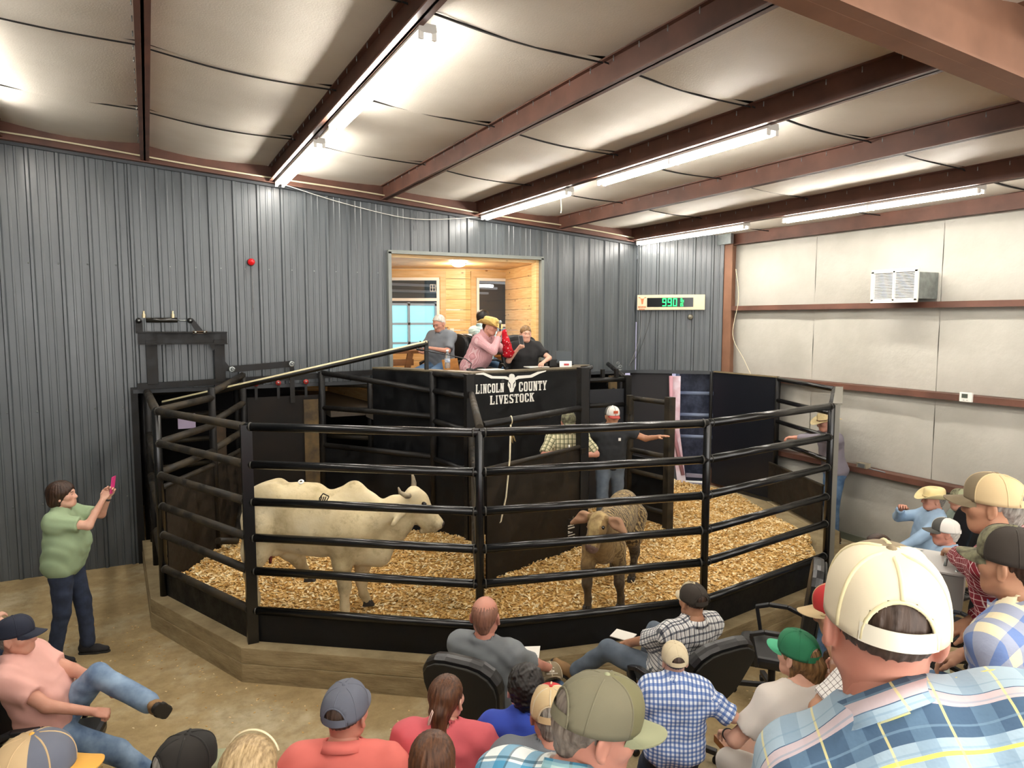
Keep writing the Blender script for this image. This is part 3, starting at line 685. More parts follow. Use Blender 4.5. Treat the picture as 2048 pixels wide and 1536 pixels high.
# sliding door with rollers, track, and hydraulic opener on the wall
DX0, DX1 = 1.16, 2.12
t = thing('sliding_door', 'black steel sliding door hung on three red rollers under the steel wall', 'door', (1.64, 10.16, .35))
b = MB(); b.box((1.64, 10.17, 1.24), (.98, .03, 1.74)); b.build('door_panel', M('black_brown_door', '0b0908', .6, 0, .2, c2='17110c', vscale=2.5), t, .004)
b = MB(); b.box((1.99, 10.135, 1.30), (.20, .04, 1.5)); b.build('wear_board', M('scuffed_tan_board', '5c4a2a', .8, c2='33291a', vscale=5), t, .004)
for x in (1.27, 1.56, 1.93):
    b = MB(); b.lathe([(0.0, -.016), (.036, -.016), (.03, 0), (.036, .016), (0, .016)], (x, 10.14, 2.30), 16, (0, -1, 0)); r = b.build('roller', M('red_roller', '8c2a26', .4), t)
    b = MB(); b.lathe([(0.0, .017), (.012, .017), (.012, .024), (0, .024)], (x, 10.14, 2.30), 8, (0, -1, 0)); b.build('roller_bolt', MGAL, r)
    b = MB(); b.bar((x, 10.15, 2.30), (x, 10.15, 2.08), .035, .008, (0, 1, 0)); b.build('roller_hanger', MBD, t)
b = MB(); b.bar((1.74, 10.11, 2.52), (1.74, 10.11, 2.02), .06, .02, (0, 1, 0)); b.build('drive_bar', MBD, t)
t = thing('door_track', 'long black steel track above the sliding door rollers', 'track', (1.2, 10.2, 2.3))
b = MB(); b.bar((-.15, 10.19, 2.32), (3.0, 10.19, 2.40), .05, .07); b.bar((-.15, 10.16, 2.285), (3.0, 10.16, 2.365), .03, .012); b.build('track', MBD, t)
t = thing('door_opener', 'black I-beam stand with hydraulic cylinder and link arm on the steel wall', 'machine', (.45, 10.18, 2.32))
for x in (.03, .83):
    b = MB(); b.box((x, 10.20, 2.62), (.13, .09, .56)); b.build('stand_post', MBD, t, .004)
b = MB(); zb = 2.93
b.bar((-.12, 10.18, zb), (.93, 10.18, zb-.01), .012, .15)
for s in (-1, 1): b.bar((-.12, 10.17, zb+s*.075), (.93, 10.17, zb-.01+s*.075), .12, .014)
b.build('crossbeam', MBD, t)
b = MB(); b.prism([(.70, 2.86), (.77, 2.86), (.77, 2.79), (.75, 2.75)], 10.12, 10.14, ((0, 0, 0), (1, 0, 0), (0, 0, 1), (0, 1, 0))); b.build('gusset', MBD, t)
b = MB(); b.tube((-.02, 10.14, 3.155), (.34, 10.14, 3.155), .032, 14); b.build('cylinder', M('oily_black_cylinder', '15130f', .3), t)
b = MB(); b.tube((.34, 10.14, 3.155), (.46, 10.14, 3.15), .011, 10); b.build('piston_rod', MGAL, t)
for x in (-.10, .49):
    b = MB(); b.lathe([(0, -.02), (.035, -.02), (.035, .02), (0, .02)], (x, 10.14, 3.15), 14, (0, -1, 0)); k = b.build('pivot_eye', MBD, t)
    b = MB(); b.lathe([(0, .021), (.014, .021), (.012, .03), (0, .03)], (x, 10.14, 3.15), 8, (0, -1, 0)); b.build('pivot_pin', MGAL, k)
b = MB(); b.box((-.10, 10.17, 3.07), (.08, .02, .16)); b.build('bracket', MBD, t)
b = MB(); b.prism([(.46, 3.18), (.52, 3.18), (.66, 2.99), (.56, 2.99)], 10.13, 10.15, ((0, 0, 0), (1, 0, 0), (0, 0, 1), (0, 1, 0))); b.build('lever_arm', MBD, t)
b = MB(); b.box((.60, 10.14, 3.0), (.17, .06, .03)); b.build('bearing_block', M('rusty_brown_steel', '5a4630', .7, var=.5), t)
for x in (-.04, .29):
    b = MB(); b.lathe([(.022, 0), (.022, .04), (.012, .06), (.014, .085), (0, .09)], (x, 10.14, 3.185), 10); b.build('hose_fitting', M('brass_chrome', 'b5a98a', .3, .7), t)
for x in (.545, .655):
    b = MB(); b.lathe([(0, 0), (.014, 0), (.012, .012), (0, .012)], (x, 10.105, 3.0), 6, (0, -1, 0)); b.build('bolt', MGAL, t)
b = MB(); b.bar((.97, 10.13, 2.505), (1.74, 10.13, 2.555), .02, .085); b.build('link_arm', MBD, t)
for x, z in ((.97, 2.505), (1.74, 2.555)):
    b = MB(); b.lathe([(.014, 0), (.04, 0), (.04, .012), (.014, .012), (.014, 0)], (x, 10.11, z), 16, (0, -1, 0)); b.build('washer', MGAL, t)
    b = MB(); b.lathe([(0, 0), (.014, 0), (.012, .02), (0, .02)], (x, 10.10, z), 8, (0, -1, 0)); b.build('link_bolt', MGAL, t)
b = MB(); b.prism([(.86, 2.66), (.86, 2.50), (1.0, 2.46)], 10.15, 10.17, ((0, 0, 0), (1, 0, 0), (0, 0, 1), (0, 1, 0))); b.build('link_bracket', MBD, t)
# long slanting pipe handrail
MHR = m_black_steel('handrail_black', '0c0b0a', '1d1a14', .35)
t = thing('handrail', 'long slanting black pipe with a worn cream upper edge leading up to booth', 'handrail', (1.6, 9.4, 2.1))
ha, hb = np.array([0.12, 9.72, 2.13]), np.array([3.25, 8.86, 2.85])
b = MB(); b.tube(ha, hb, .034, 14); b.build('rail', MHR, t)
b = MB(); b.tube(ha+(0, -.012, .024), hb+(0, -.012, .024), .017, 8); b.build('worn_edge', M('worn_cream_edge', 'c9bf9a', .45), t)
b = MB(); b.bar(hb+(-.01, 0, .03), (hb[0]-.01, hb[1], 2.02), .045, .045, (0, 1, 0)); b.build('post', MHR, t)
# fence in front of the podium
t = thing('pipe_fence', 'black pipe fence with a solid lower panel in front of the podium side', 'fence', (2.9, 9.0, .3))
rails(t, BP3, BP4, (2.42, 1.93, 1.40), .036, MBD, zs2=(2.25, 1.92, 1.39)); rails(t, BP4, BP5, (2.25, 1.86, 1.36), .036, MBD, zs2=(2.22, 1.80, 1.30))
for p, z1 in ((BP3, 2.44), (BP4, 2.5)): post(t, p, .3, z1, .045, MBD)
post(t, BP5, .3, 2.5, .05, MBD, True)
rails(t, BP4, BP5, (2.47,), .036, MBD)
plate(t, BP3, BP4, .3, 1.36, MPL, 'solid_panel'); plate(t, BP4, BP5, .3, 1.32, MPL, 'solid_panel', z1b=1.26)
t = thing('pipe_fence', 'black alley rails receding behind the fence next to the sliding door', 'fence', (2.4, 10.8, 0.1))
for z in (2.2, 1.84, 1.42): rails(t, np.array([2.2, 10.9]), np.array([2.9, 10.2]), (z,), .035, MDU)
post(t, np.array([2.86, 10.22]), 0, 2.25, .04, MBD)
# ring divider seen almost edge on, with expanded mesh
t = thing('divider_gate', 'black pipe divider with a worn gray mesh panel seen edge on at centre post', 'gate', (2.9, 6.6, .35))
DA, DB = P3+np.array([.05, .1]), BP5+np.array([0, -.08])
rails(t, DA, DB, (2.26, 1.60), .036, MDU); rails(t, DA, DA+(DB-DA)*.97, (.95,), .03, MDU)
plate(t, DA+(DB-DA)*.12, DB, .42, 1.50, M('dusty_gray_mesh', '4c473c', .7, c2='26231d', vscale=40), 'mesh_panel', .02)
b = MB()
for k in range(26):
    a = DA+(DB-DA)*(.13+.033*k)
    b.bar(v3(a, .45), v3(a, 1.5), .03, .006, (1, 0, 0))
o = b.build('mesh_wires', MDU, t); o['kind'] = 'stuff'
post(t, DB, .35, 1.75, .04, MDU)
# solid swing gate from the centre post to the tall post
Q = np.array([4.50, 7.10]); GA = np.array([2.93, 6.42])
t = thing('divider_gate', 'swing gate with a solid muddy brown-black panel between the two ring pens', 'gate', (3.6, 6.7, .4))
rails(t, GA, Q, (2.12,), .036, MBD)
plate(t, GA+(Q-GA)*.03, Q, .36, 1.64, MMUD, 'solid_panel', .02)
b = MB(); b.tube(v3(GA+(Q-GA)*.03, 1.66), v3(Q, 1.66), .025, 10); b.build('panel_cap', MDU, t)
b = MB(); m_ = GA+(Q-GA)*.26
b.path([v3(m_, 2.12)+.042*np.array([math.cos(a)*.2, math.cos(a), math.sin(a)]) for a in np.linspace(0, 2*PI, 14)], .006, 6, closed=True); b.build('rope_loop', MCR, t)
t = thing('gate_post', 'tall square black steel post at the end of the solid swing gate', 'post', (*Q, .31))
post(t, Q+np.array([.06, .03]), .31, 2.60, .055, MBD, True)
b = MB(); b.bar(v3(Q, 1.62)+(-.02, -.07, 0), v3(Q, 1.62)+(.10, .0, 0), .02, .06); b.build('hinge', MDU, t)
# rope tied to the gate rail
ra = v3(GA+(Q-GA)*.26, 2.08)+(-.03, -.05, 0)
t = thing('rope', 'frayed tan rope hanging from the rail of the solid swing gate', 'rope', tuple(ra))
b = MB(); b.path([ra+(0, 0, 0), ra+(-.02, -.02, -.35), ra+(-.07, -.03, -.75), ra+(-.13, -.03, -1.0), ra+(-.20, -.03, -1.04), ra+(-.26, -.03, -1.0)], .009, 7); b.build('cord', MCR, t)
b = MB()
for k in range(7): b.tube(ra+(.0, 0, -.02), ra+(.035+.02*math.sin(k*2.1), .02*math.cos(k), -.14-.01*k), .006, 5, r2=.002)
b.build('frayed_end', M('tan_rope_fibre', 'b79d66', .9), t)
# pens behind: panels and gates between podium and corner door
G1, G0, RR = np.array([6.0, 7.29]), np.array([5.89, 7.98]), np.array([6.45, 8.85])
t = thing('pipe_gate', 'narrow black pipe gate with bent latch standing behind the calf pen', 'gate', (5.95, 7.6, .4))
rails(t, G0, G1, (2.085, 1.37, 1.08, .62), .034, MDU); post(t, G1, .34, 2.16, .05, MDU, True); post(t, G0, .34, 2.10, .04, MDU)
plate(t, G0, G1, .45, 1.3, MPL, 'solid_panel'); 
b = MB(); b.box((G0[0]-.04, G0[1]-.03, 2.0), (.07, .07, .26)); b.build('latch', MDU, t)
t = thing('pipe_fence', 'black pipe fence with a dark blue solid panel behind the man in dark polo', 'fence', (6.1, 8.9, .3))
A0 = np.array([5.55, 8.98]); rails(t, A0, RR, (2.26, 1.88), .036, MBD); rails(t, RR, np.array([7.0, 10.15]), (2.26, 1.90, 1.62, 1.2), .036, MBD, zs2=(2.40, 2.05, 1.75, 1.3))
post(t, RR, .3, 2.32, .05, MBD, True); post(t, A0+np.array([.2, 0]), .3, 1.95, .04, MBD)
plate(t, A0, RR, .3, 2.12, M('navy_black_panel', '0a0e16', .4), 'solid_panel'); plate(t, RR, np.array([7.0, 10.15]), .3, 1.25, MPL, 'solid_panel')
for k in range(3): b = MB(); b.bar(v3(A0+(RR-A0)*(.3+.25*k), 2.3), v3(A0+(RR-A0)*(.3+.25*k), 2.42), .05, .05, (0, 1, 0)); b.build('track_bracket', MBD, t)
t = thing('chain', 'loose steel chain wrapped round the top rail by the corner door', 'chain', (6.75, 9.4, 2.2))
for k in range(9):
    c = np.array([6.68+.03*k, 9.35+.05*k, 2.42-.16*math.sin(k/8*PI)]); b = MB()
    b.path([c+np.array([.028*math.cos(a), .02*math.sin(a)*(k % 2), .02*math.sin(a)*((k+1) % 2)+.003*k]) for a in np.linspace(0, 2*PI, 10)[:-1]], .006, 5, closed=True); b.build('link', MGAL, t)
t = thing('rail_plate', 'scuffed tan wooden block hanging behind the chain', 'block', (6.8, 9.6, 2.0))
b = MB(); b.box((6.82, 9.75, 2.06), (.14, .06, .36)); b.build('block', M('scuffed_tan_board', '5c4a2a', .8, c2='33291a', vscale=5), t, .01)
# loading door in the corner: side gate lit by daylight, leaning boards
def cpt(px, py, off=0.0): return onv(px, py, CA+cn*off, CB+cn*off)
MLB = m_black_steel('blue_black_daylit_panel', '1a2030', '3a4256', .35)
pa, pb = cpt(1352, 900, -.25), cpt(1452, 900, -.25); pa, pb = pa[:2], pb[:2]
t = thing('trailer_gate', 'blue-black steel gate with pale pipe rails lit by daylight in the corner doorway', 'gate', (*((pa+pb)/2), .35))
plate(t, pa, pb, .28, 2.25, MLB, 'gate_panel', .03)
rails(t, pa, pb, (1.86, 1.47, 1.08, .66), .035, M('blue_gray_pipe', '6f7c93', .35)); post(t, pa, .3, 2.25, .04, M('blue_gray_pipe', '6f7c93', .35))
b = MB(); a0 = cpt(1372, 950, -.16)
b.bar(a0, cpt(1452, 955, -.16), .06, .06); b.bar(cpt(1366, 968, -.05), cpt(1450, 972, -.05), .10, .05); b.build('sill_bar', M('pale_gray_steel', '8d8794', .4), t)
MPK = M('faded_pink_board', 'c79aa4', .55, c2='e6dbe4', vscale=3)
t = thing('leaning_board', 'pale pink steel jamb board leaning in the corner doorway', 'board', tuple(cpt(1352, 1000, .02)))
b = MB(); b.bar(cpt(1352, 752, -.02), cpt(1350, 860, .0), .16, .03, (cn[0], cn[1], 0)); b.bar(cpt(1350, 858, 0), cpt(1366, 985, .12), .15, .03, (cn[0], cn[1], 0)); b.build('board', M('faded_pink_board', 'c79aa4', .55, c2='e6dbe4', vscale=3), t, .004)
b = MB(); b.path([cpt(1342, 752, .06), cpt(1343, 845, .06), cpt(1366, 950, .1)], .035, 10); b.build('edge_pipe', M('rose_pink_pipe', 'b98791', .45), t)
t = thing('rust_plate', 'red oxide steel wedge plate beside the dark corner panel', 'plate', tuple(cpt(1432, 985, .05)))
e = [cpt(1441, 852, .04), cpt(1441, 985, .04), cpt(1412, 985, .04)]
b = MB(); n3 = np.array([cn[0], cn[1], 0])*.02
b.add([*e, *[q-n3 for q in e]], [(0, 1, 2), (5, 4, 3), (0, 3, 4, 1), (1, 4, 5, 2), (2, 5, 3, 0)]); b.build('plate', MRDL, t)
# black panel along the white wall and the side gate
t = thing('solid_panel', 'tall blue-black solid panel between the red column and side gate', 'panel', (8.70, 8.6, .3))
q0, q1 = np.array([8.66, 9.36]), np.array([8.72, 8.02])
plate(t, q0, q1, .33, 2.26, M('navy_black_panel', '0a0e16', .4), 'panel', .03); b = MB(); b.bar(v3(q0, 2.27), v3(q1, 2.27), .06, .02); b.build('top_edge', M('dusty_edge', '6f6248', .8), t)
post(t, q0+np.array([-.02, .05]), .3, 2.26, .03, MBD)
# top and lower parts at the gate end of the curved fence
t = thing('side_panel', 'low muddy brown panel inside the curved fence beside the white wall', 'panel', (8.4, 7.2, .3))
plate(t, offs(P5B, -.10), offs(P6, -.10), .36, .92, MMUD, 'panel', .02); b = MB(); b.bar(v3(offs(P5B, -.10), .93), v3(offs(P6, -.10), .93), .04, .02); b.build('cap', MDU, t)
post(t, P6, .31, 2.26, .04, MBD)
# ------------------------------------------------------------------ podium with lettering
PC, PL, PR = np.array([3.56, 8.12]), np.array([2.74, 9.66]), np.array([5.31, 8.33])
zt = 2.49
t = thing('podium', 'black steel auctioneer podium with white lettering and longhorn skull emblem', 'podium', (4.3, 9.2, 0.3))
poly = [tuple(PC), tuple(PR), (5.72, 8.75), (5.72, 10.22), (2.74, 10.22), tuple(PL)]
b = MB()
for i in range(len(poly)):
    a, c = np.array(poly[i]), np.array(poly[(i+1) % len(poly)])
    if i in (3, 4): continue
    d = (c-a)/np.linalg.norm(c-a); n = np.array([-d[1], d[0]])*.03
    b.prism([tuple(a), tuple(c), tuple(c+n), tuple(a+n)], .3, zt)
b.build('facing', MPL, t)
b = MB(); inner = lambda p: tuple(np.array(p)+(np.array([4.3, 9.5])-np.array(p))*.14)
for i in (0, 1, 5):
    a, c = poly[i], poly[(i+1) % 6]
    b.prism([a, c, inner(c), inner(a)], zt-.02, zt+.02)
b.build('counter', M('worn_laminate', '6c6350', .45, var=.3), t)
b = MB(); b.prism([tuple(np.array(p)+(np.array([4.3, 9.5])-np.array(p))*.03) for p in poly], 1.75, 1.86); b.build('platform', M('booth_floor', '4a4238', .8), t)
b = MB(); pr = v3(PR, 2.5); b.path([pr, pr+(.02, -.2, .02), v3(Q, 2.57)+(.08, .05, 0)], .03, 10); b.build('tie_rail', MBD, t)
# lettering plane
fd = (PR-PC)/np.linalg.norm(PR-PC); fn = np.array([fd[1], -fd[0]]); FO = v3(PC, 0)+np.array([fn[0], fn[1], 0])*.002
LF = (FO, np.array([fd[0], fd[1], 0]), np.array([0, 0, 1.0]), np.array([fn[0], fn[1], 0]))
def fs(px, py):
    p = onv(px, py, PC, PR); return (p[:2]-PC) @ fd, p[2]
ML = M('white_vinyl_lettering', 'e8e6dc', .5)
def letter(ch, x, y, w, h):
    """slab-serif capital from strokes on a w x h cell"""
    s = w*.27; q = h*.14; S = []
    R = lambda a, c, e, f: S.append([(x+a*w, y+c*h), (x+e*w, y+c*h), (x+e*w, y+f*h), (x+a*w, y+f*h)])
    sv, sh = s/w, q/h
    if ch == 'L': R(.08, 0, .08+sv*1.2, 1); R(0, 0, .95, sh); R(.8, 0, .95, .34); R(0, 1-sh*.8, .5, 1)
    elif ch == 'I': R(.34, 0, .66, 1); R(.18, 0, .82, sh*.8); R(.18, 1-sh*.8, .82, 1)
    elif ch == 'N':
        R(.08, 0, .08+sv*.9, 1); R(.92-sv*.9, 0, .92, 1); S.append([(x+.1*w, y+h), (x+.42*w, y+h), (x+.92*w, y), (x+.6*w, y)]); R(0, 0, .42, sh*.7); R(.58, 1-sh*.7, 1, 1); R(0, 1-sh*.7, .3, 1)
    elif ch in 'CO':
        S.append([(x+.05*w, y+.16*h), (x+.05*w, y+.84*h), (x+.22*w, y+h), (x+.36*w, y+h), (x+.36*w, y), (x+.22*w, y)])
        R(.34, 1-sh, .78, 1); R(.34, 0, .78, sh)
        if ch == 'O': S.append([(x+.95*w, y+.16*h), (x+.95*w, y+.84*h), (x+.78*w, y+h), (x+.64*w, y+h), (x+.64*w, y), (x+.78*w, y)])
        else:
            S.append([(x+.95*w, y+.66*h), (x+.95*w, y+.84*h), (x+.78*w, y+h), (x+.66*w, y+h), (x+.66*w, y+.66*h)]); S.append([(x+.95*w, y+.34*h), (x+.95*w, y+.16*h), (x+.78*w, y), (x+.66*w, y), (x+.66*w, y+.34*h)])
    elif ch == 'U':
        R(.08, .14, .08+sv, 1); R(.92-sv, .14, .92, 1); S.append([(x+.08*w, y+.15*h), (x+.24*w, y), (x+.76*w, y), (x+.92*w, y+.15*h), (x+.66*w, y+.2*h), (x+.34*w, y+.2*h)]); R(0, 1-sh*.7, .46, 1); R(.56, 1-sh*.7, 1, 1)
    elif ch == 'T': R(.36, 0, .64, 1); R(.02, 1-sh, .98, 1); R(.02, .68, .16, 1); R(.84, .68, .98, 1); R(.22, 0, .78, sh*.7)
    elif ch == 'Y': R(.36, 0, .64, .48); S.append([(x, y+h), (x+.32*w, y+h), (x+.62*w, y+.42*h), (x+.38*w, y+.42*h)]); S.append([(x+w, y+h), (x+.72*w, y+h), (x+.40*w, y+.42*h), (x+.62*w, y+.42*h)]); R(.22, 0, .78, sh*.7); R(-.02, 1-sh*.7, .4, 1); R(.62, 1-sh*.7, 1.02, 1)
    elif ch == 'V': S.append([(x+.04*w, y+h), (x+.36*w, y+h), (x+.62*w, y), (x+.38*w, y)]); S.append([(x+.96*w, y+h), (x+.7*w, y+h), (x+.42*w, y), (x+.62*w, y)]); R(-.02, 1-sh*.7, .46, 1); R(.58, 1-sh*.7, 1.02, 1)
    elif ch == 'E': R(.08, 0, .08+sv*1.2, 1); R(0, 0, .92, sh); R(0, 1-sh, .9, 1); R(.3, .44, .68, .56); R(.78, 0, .92, .3); R(.76, .7, .9, 1); R(.6, .36, .7, .64)
    elif ch == 'S':
        R(.2, 1-sh, .9, 1); R(.1, 0, .8, sh); S.append([(x+.06*w, y+.64*h), (x+.06*w, y+.86*h), (x+.2*w, y+h), (x+.36*w, y+h), (x+.36*w, y+.62*h)]); S.append([(x+.06*w, y+.64*h), (x+.36*w, y+.68*h), (x+.94*w, y+.40*h), (x+.66*w, y+.30*h), (x+.1*w, y+.56*h)])
        S.append([(x+.94*w, y+.42*h), (x+.94*w, y+.14*h), (x+.8*w, y), (x+.64*w, y), (x+.64*w, y+.36*h)]); R(.78, .7, .92, 1); R(.06, 0, .2, .3)
    elif ch == 'K': R(.08, 0, .08+sv*1.1, 1); S.append([(x+.36*w, y+.4*h), (x+.36*w, y+.6*h), (x+.66*w, y+h), (x+.96*w, y+h)]); S.append([(x+.42*w, y+.52*h), (x+.64*w, y+.62*h), (x+1.0*w, y), (x+.7*w, y)]); R(0, 0, .46, sh*.7); R(0, 1-sh*.7, .46, 1); R(.58, 1-sh*.7, 1, 1); R(.6, 0, 1.04, sh*.7)
    return S
def word(txt, pl, prr, ptop, pbot, tilt=0):
    x0, z0 = fs(pl, pbot); x1, z1 = fs(prr, pbot); _, zt0 = fs((pl+prr)/2, ptop); zb = (z0+z1)/2
    n = len(txt); ws = [.62 if c == 'I' else 1.0 for c in txt]; u = (x1-x0)/sum(ws); x = x0
    for c, wk in zip(txt, ws):
        b = MB()
        for k, s in enumerate(letter(c, x+u*.06*wk, zb, u*.88*wk, zt0-zb)): b.prism(s, .001+.0003*k, .004+.0003*k, LF)
        b.build('letter', ML, t); x += u*wk
word('LINCOLN', 950.5, 1008, 767.5, 786); word('COUNTY', 1036.5, 1093.5, 762.5, 781.5); word('LIVESTOCK', 979, 1068, 788.5, 806)
def poly_px(pts): return [fs(*p) for p in pts]
b = MB(); cxk = 1023
b.prism(poly_px([(951, 747.5), (967, 745), (985, 752), (1012, 752.5), (1017, 755), (1030, 755), (1035, 751.5), (1060, 750), (1075, 743.5), (1092, 741), (1091, 743), (1079, 747), (1063, 755), (1037, 757.5), (1031, 760), (1016, 760), (1009, 757.5), (982, 757), (966, 749.5), (951, 749)][::-1]), .001, .004, LF); b.build('horns', ML, t)
b = MB(); b.prism(poly_px([(1019, 748.5), (1023, 747.5), (1027, 748.5), (1029, 752), (1028.5, 758), (1031, 763), (1031, 771), (1028.5, 775), (1026, 783.5), (1019.5, 784.5), (1017.5, 776), (1015, 771), (1015.5, 764), (1018, 758), (1017.5, 752)][::-1]), .002, .006, LF); k = b.build('skull', ML, t)
b = MB()
for s in (-1, 1): b.prism(poly_px([(cxk+s*3, 767), (cxk+s*7, 762), (cxk+s*7.4, 763.5), (cxk+s*4, 768.5), (cxk+s*3.4, 776), (cxk+s*2.4, 776)]), .006, .0075, LF)
b.build('skull_line', MPL, k)
b = MB(); b.prism(poly_px([(1005, 758.5), (1009, 762), (1005, 765), (1001, 763)]), .001, .004, LF); b.build('emblem_mark', M('dark_gray_mark', '2b2b2b', .6), t)
# ------------------------------------------------------------------ wood shavings on the ring floor
def hz(x, y):
    z = .40+.03*np.sin(2.1*x+.7)*np.cos(1.7*y)+.018*np.sin(6.3*x+1.1*y)*np.sin(5.1*y)
    z += .12*np.exp(-((x-2.2)**2/.5+(y-7.7)**2/.35))+.10*np.exp(-((x-1.1)**2/.25+(y-8.6)**2/.3))+.10*np.exp(-((x-3.1)**2+(y-6.9)**2)/.5)
    z += .05*np.exp(-((x-4.3)**2+(y-6.9)**2)/.6)-.07*np.clip((x-6.2)/2.0, 0, 1)*np.clip((y-5.6)/2, 0, 1)
    return z
REG = [tuple(offs(p, -.05)) for p in (P1, P2, P3, P4, P5)]+[(7.55, 6.35), (8.15, 7.6), (8.45, 8.8), (8.0, 9.7), (7.0, 9.9), (6.4, 8.8), (5.5, 8.6), (3.6, 8.1), (3.2, 8.6), (2.15, 10.1), (1.15, 10.1)]
REG = np.array(REG)
def inside(x, y):
    r = np.zeros(x.shape, bool); n = len(REG)
    for i in range(n):
        (x0, y0), (x1, y1) = REG[i], REG[(i+1) % n]
        c = ((y0 > y) != (y1 > y)) & (x < (x1-x0)*(y-y0)/(y1-y0+1e-12)+x0); r ^= c
    return r
def m_chip(name, loose):
    m, nt, b_ = base(name, 'd0a35e', .8, 0, .25); v = coords(nt, 'Object')
    if loose:
        g = N(nt, 'ShaderNodeNewGeometry'); f = g.outputs['Random Per Island']
        c = ramp(nt, f, [(0.0, 'a87c42'), (0.2, 'cba15c'), (0.5, 'e2bd7e'), (0.8, 'efd7a2'), (1.0, 'f8eac4')])
    else:
        vo = N(nt, 'ShaderNodeTexVoronoi'); vo.inputs['Scale'].default_value = 55; nt.links.new(v, vo.inputs['Vector'])
        s = N(nt, 'ShaderNodeSeparateColor'); nt.links.new(vo.outputs['Color'], s.inputs[0])
        c = ramp(nt, s.outputs[0], [(0.0, '94682f'), (0.4, 'c4964f'), (0.8, 'dfb974')])
        bump(nt, b_, vo.outputs['Distance'], .8, .02)
    f2 = noise(nt, v, 1.2, 4); c = mixc(nt, ramp(nt, f2, [(.45, 0.0), (.75, .35)]), c, lin('8d6a38'))
    nt.links.new(c, b_.inputs['Base Color']); return m
xs, ys = np.arange(-.1, 8.8, .06), np.arange(4.7, 10.3, .06); XX, YY = np.meshgrid(xs, ys, indexing='ij'); IN = inside(XX, YY); ZZ = hz(XX, YY)
idx = -np.ones(IN.shape, int); idx[IN] = np.arange(IN.sum()); q = IN[:-1, :-1] & IN[1:, :-1] & IN[1:, 1:] & IN[:-1, 1:]
Qd = np.stack([idx[:-1, :-1][q], idx[1:, :-1][q], idx[1:, 1:][q], idx[:-1, 1:][q]], 1)
o = mesh_obj('wood_shavings', [(np.stack([XX[IN], YY[IN], ZZ[IN]], 1)-np.array([4, 7, .4]), Qd)], m_chip('wood_shaving_bed', False), loc=(4, 7, .4))
o['kind'] = 'stuff'; tag(o, 'bed of pale wood shavings covering the sale ring floor', 'shavings')
rg = np.random.RandomState(5); nC = 30000
px_ = rg.uniform(-.1, 8.8, nC*2); py_ = rg.uniform(4.7, 10.2, nC*2); k = inside(px_, py_); px_, py_ = px_[k][:nC], py_[k][:nC]; nC = len(px_)
L = rg.uniform(.012, .026, nC); Wd = rg.uniform(.005, .011, nC); T = rg.uniform(.0015, .004, nC); az = rg.uniform(0, 2*PI, nC); tl_ = rg.normal(0, .35, nC); t2 = rg.normal(0, .3, nC)
ax = np.stack([np.cos(az)*np.cos(tl_), np.sin(az)*np.cos(tl_), np.sin(tl_)], 1); ay = np.stack([-np.sin(az), np.cos(az), np.sin(t2)], 1); an = np.cross(ax, ay)
c = np.stack([px_, py_, hz(px_, py_)+.006+rg.uniform(0, .008, nC)], 1)-np.array([4, 7, .4])
vv = np.stack([c+sx*ax*L[:, None]+sy*ay*Wd[:, None]+sz*an*T[:, None] for sz in (-1, 1) for sx, sy in ((-1, -1), (1, -1), (1, 1), (-1, 1))], 1)
fq = np.array([(4, 5, 6, 7), (0, 1, 5, 4), (1, 2, 6, 5), (2, 3, 7, 6), (3, 0, 4, 7)])
o = mesh_obj('loose_shavings', [(vv.reshape(-1, 3), (np.arange(nC)[:, None, None]*8+fq[None]).reshape(-1, 4))], m_chip('wood_shaving_chip', True), smooth=False, loc=(4, 7, .4))
o['kind'] = 'stuff'; tag(o, 'loose curled wood shavings scattered over the ring bed', 'shavings')
# inner apron under the shavings by the side gate
b = MB(); b.prism([tuple(p) for p in [offs(P4, -.1), offs(P5, -.1), offs(P5B, -.1), offs(P6, -.1), (8.6, 9.3), (7.7, 10.2), (5.8, 9.0), (5.3, 8.2)]], .02, .30); structure(b.build('floor_ring', MCU))
# stray shavings on the concrete outside the curb
nS = 420; an_ = rg.uniform(3.3, 5.2, nS); rr = 4.75+np.abs(rg.normal(0, .55, nS)); sx_, sy_ = CTR[0]+rr*np.cos(an_), CTR[1]+rr*np.sin(an_); az = rg.uniform(0, 6.28, nS)
ax = np.stack([np.cos(az), np.sin(az), az*0], 1)*.009; ay = np.stack([-np.sin(az), np.cos(az), az*0], 1)*.004; cc = np.stack([sx_, sy_, np.full(nS, .003)], 1); an = np.array([0, 0, .0015])
vv = np.stack([cc+a*ax+e*ay+g*an for g in (-1, 1) for a, e in ((-1, -1), (1, -1), (1, 1), (-1, 1))], 1)
o = mesh_obj('stray_shavings', [(vv.reshape(-1, 3), (np.arange(nS)[:, None, None]*8+fq[None]).reshape(-1, 4))], MATS.get('x') or m_chip('stray_chip', True), smooth=False)
o['kind'] = 'stuff'; tag(o, 'stray wood shavings on the concrete floor along the curb', 'shavings')
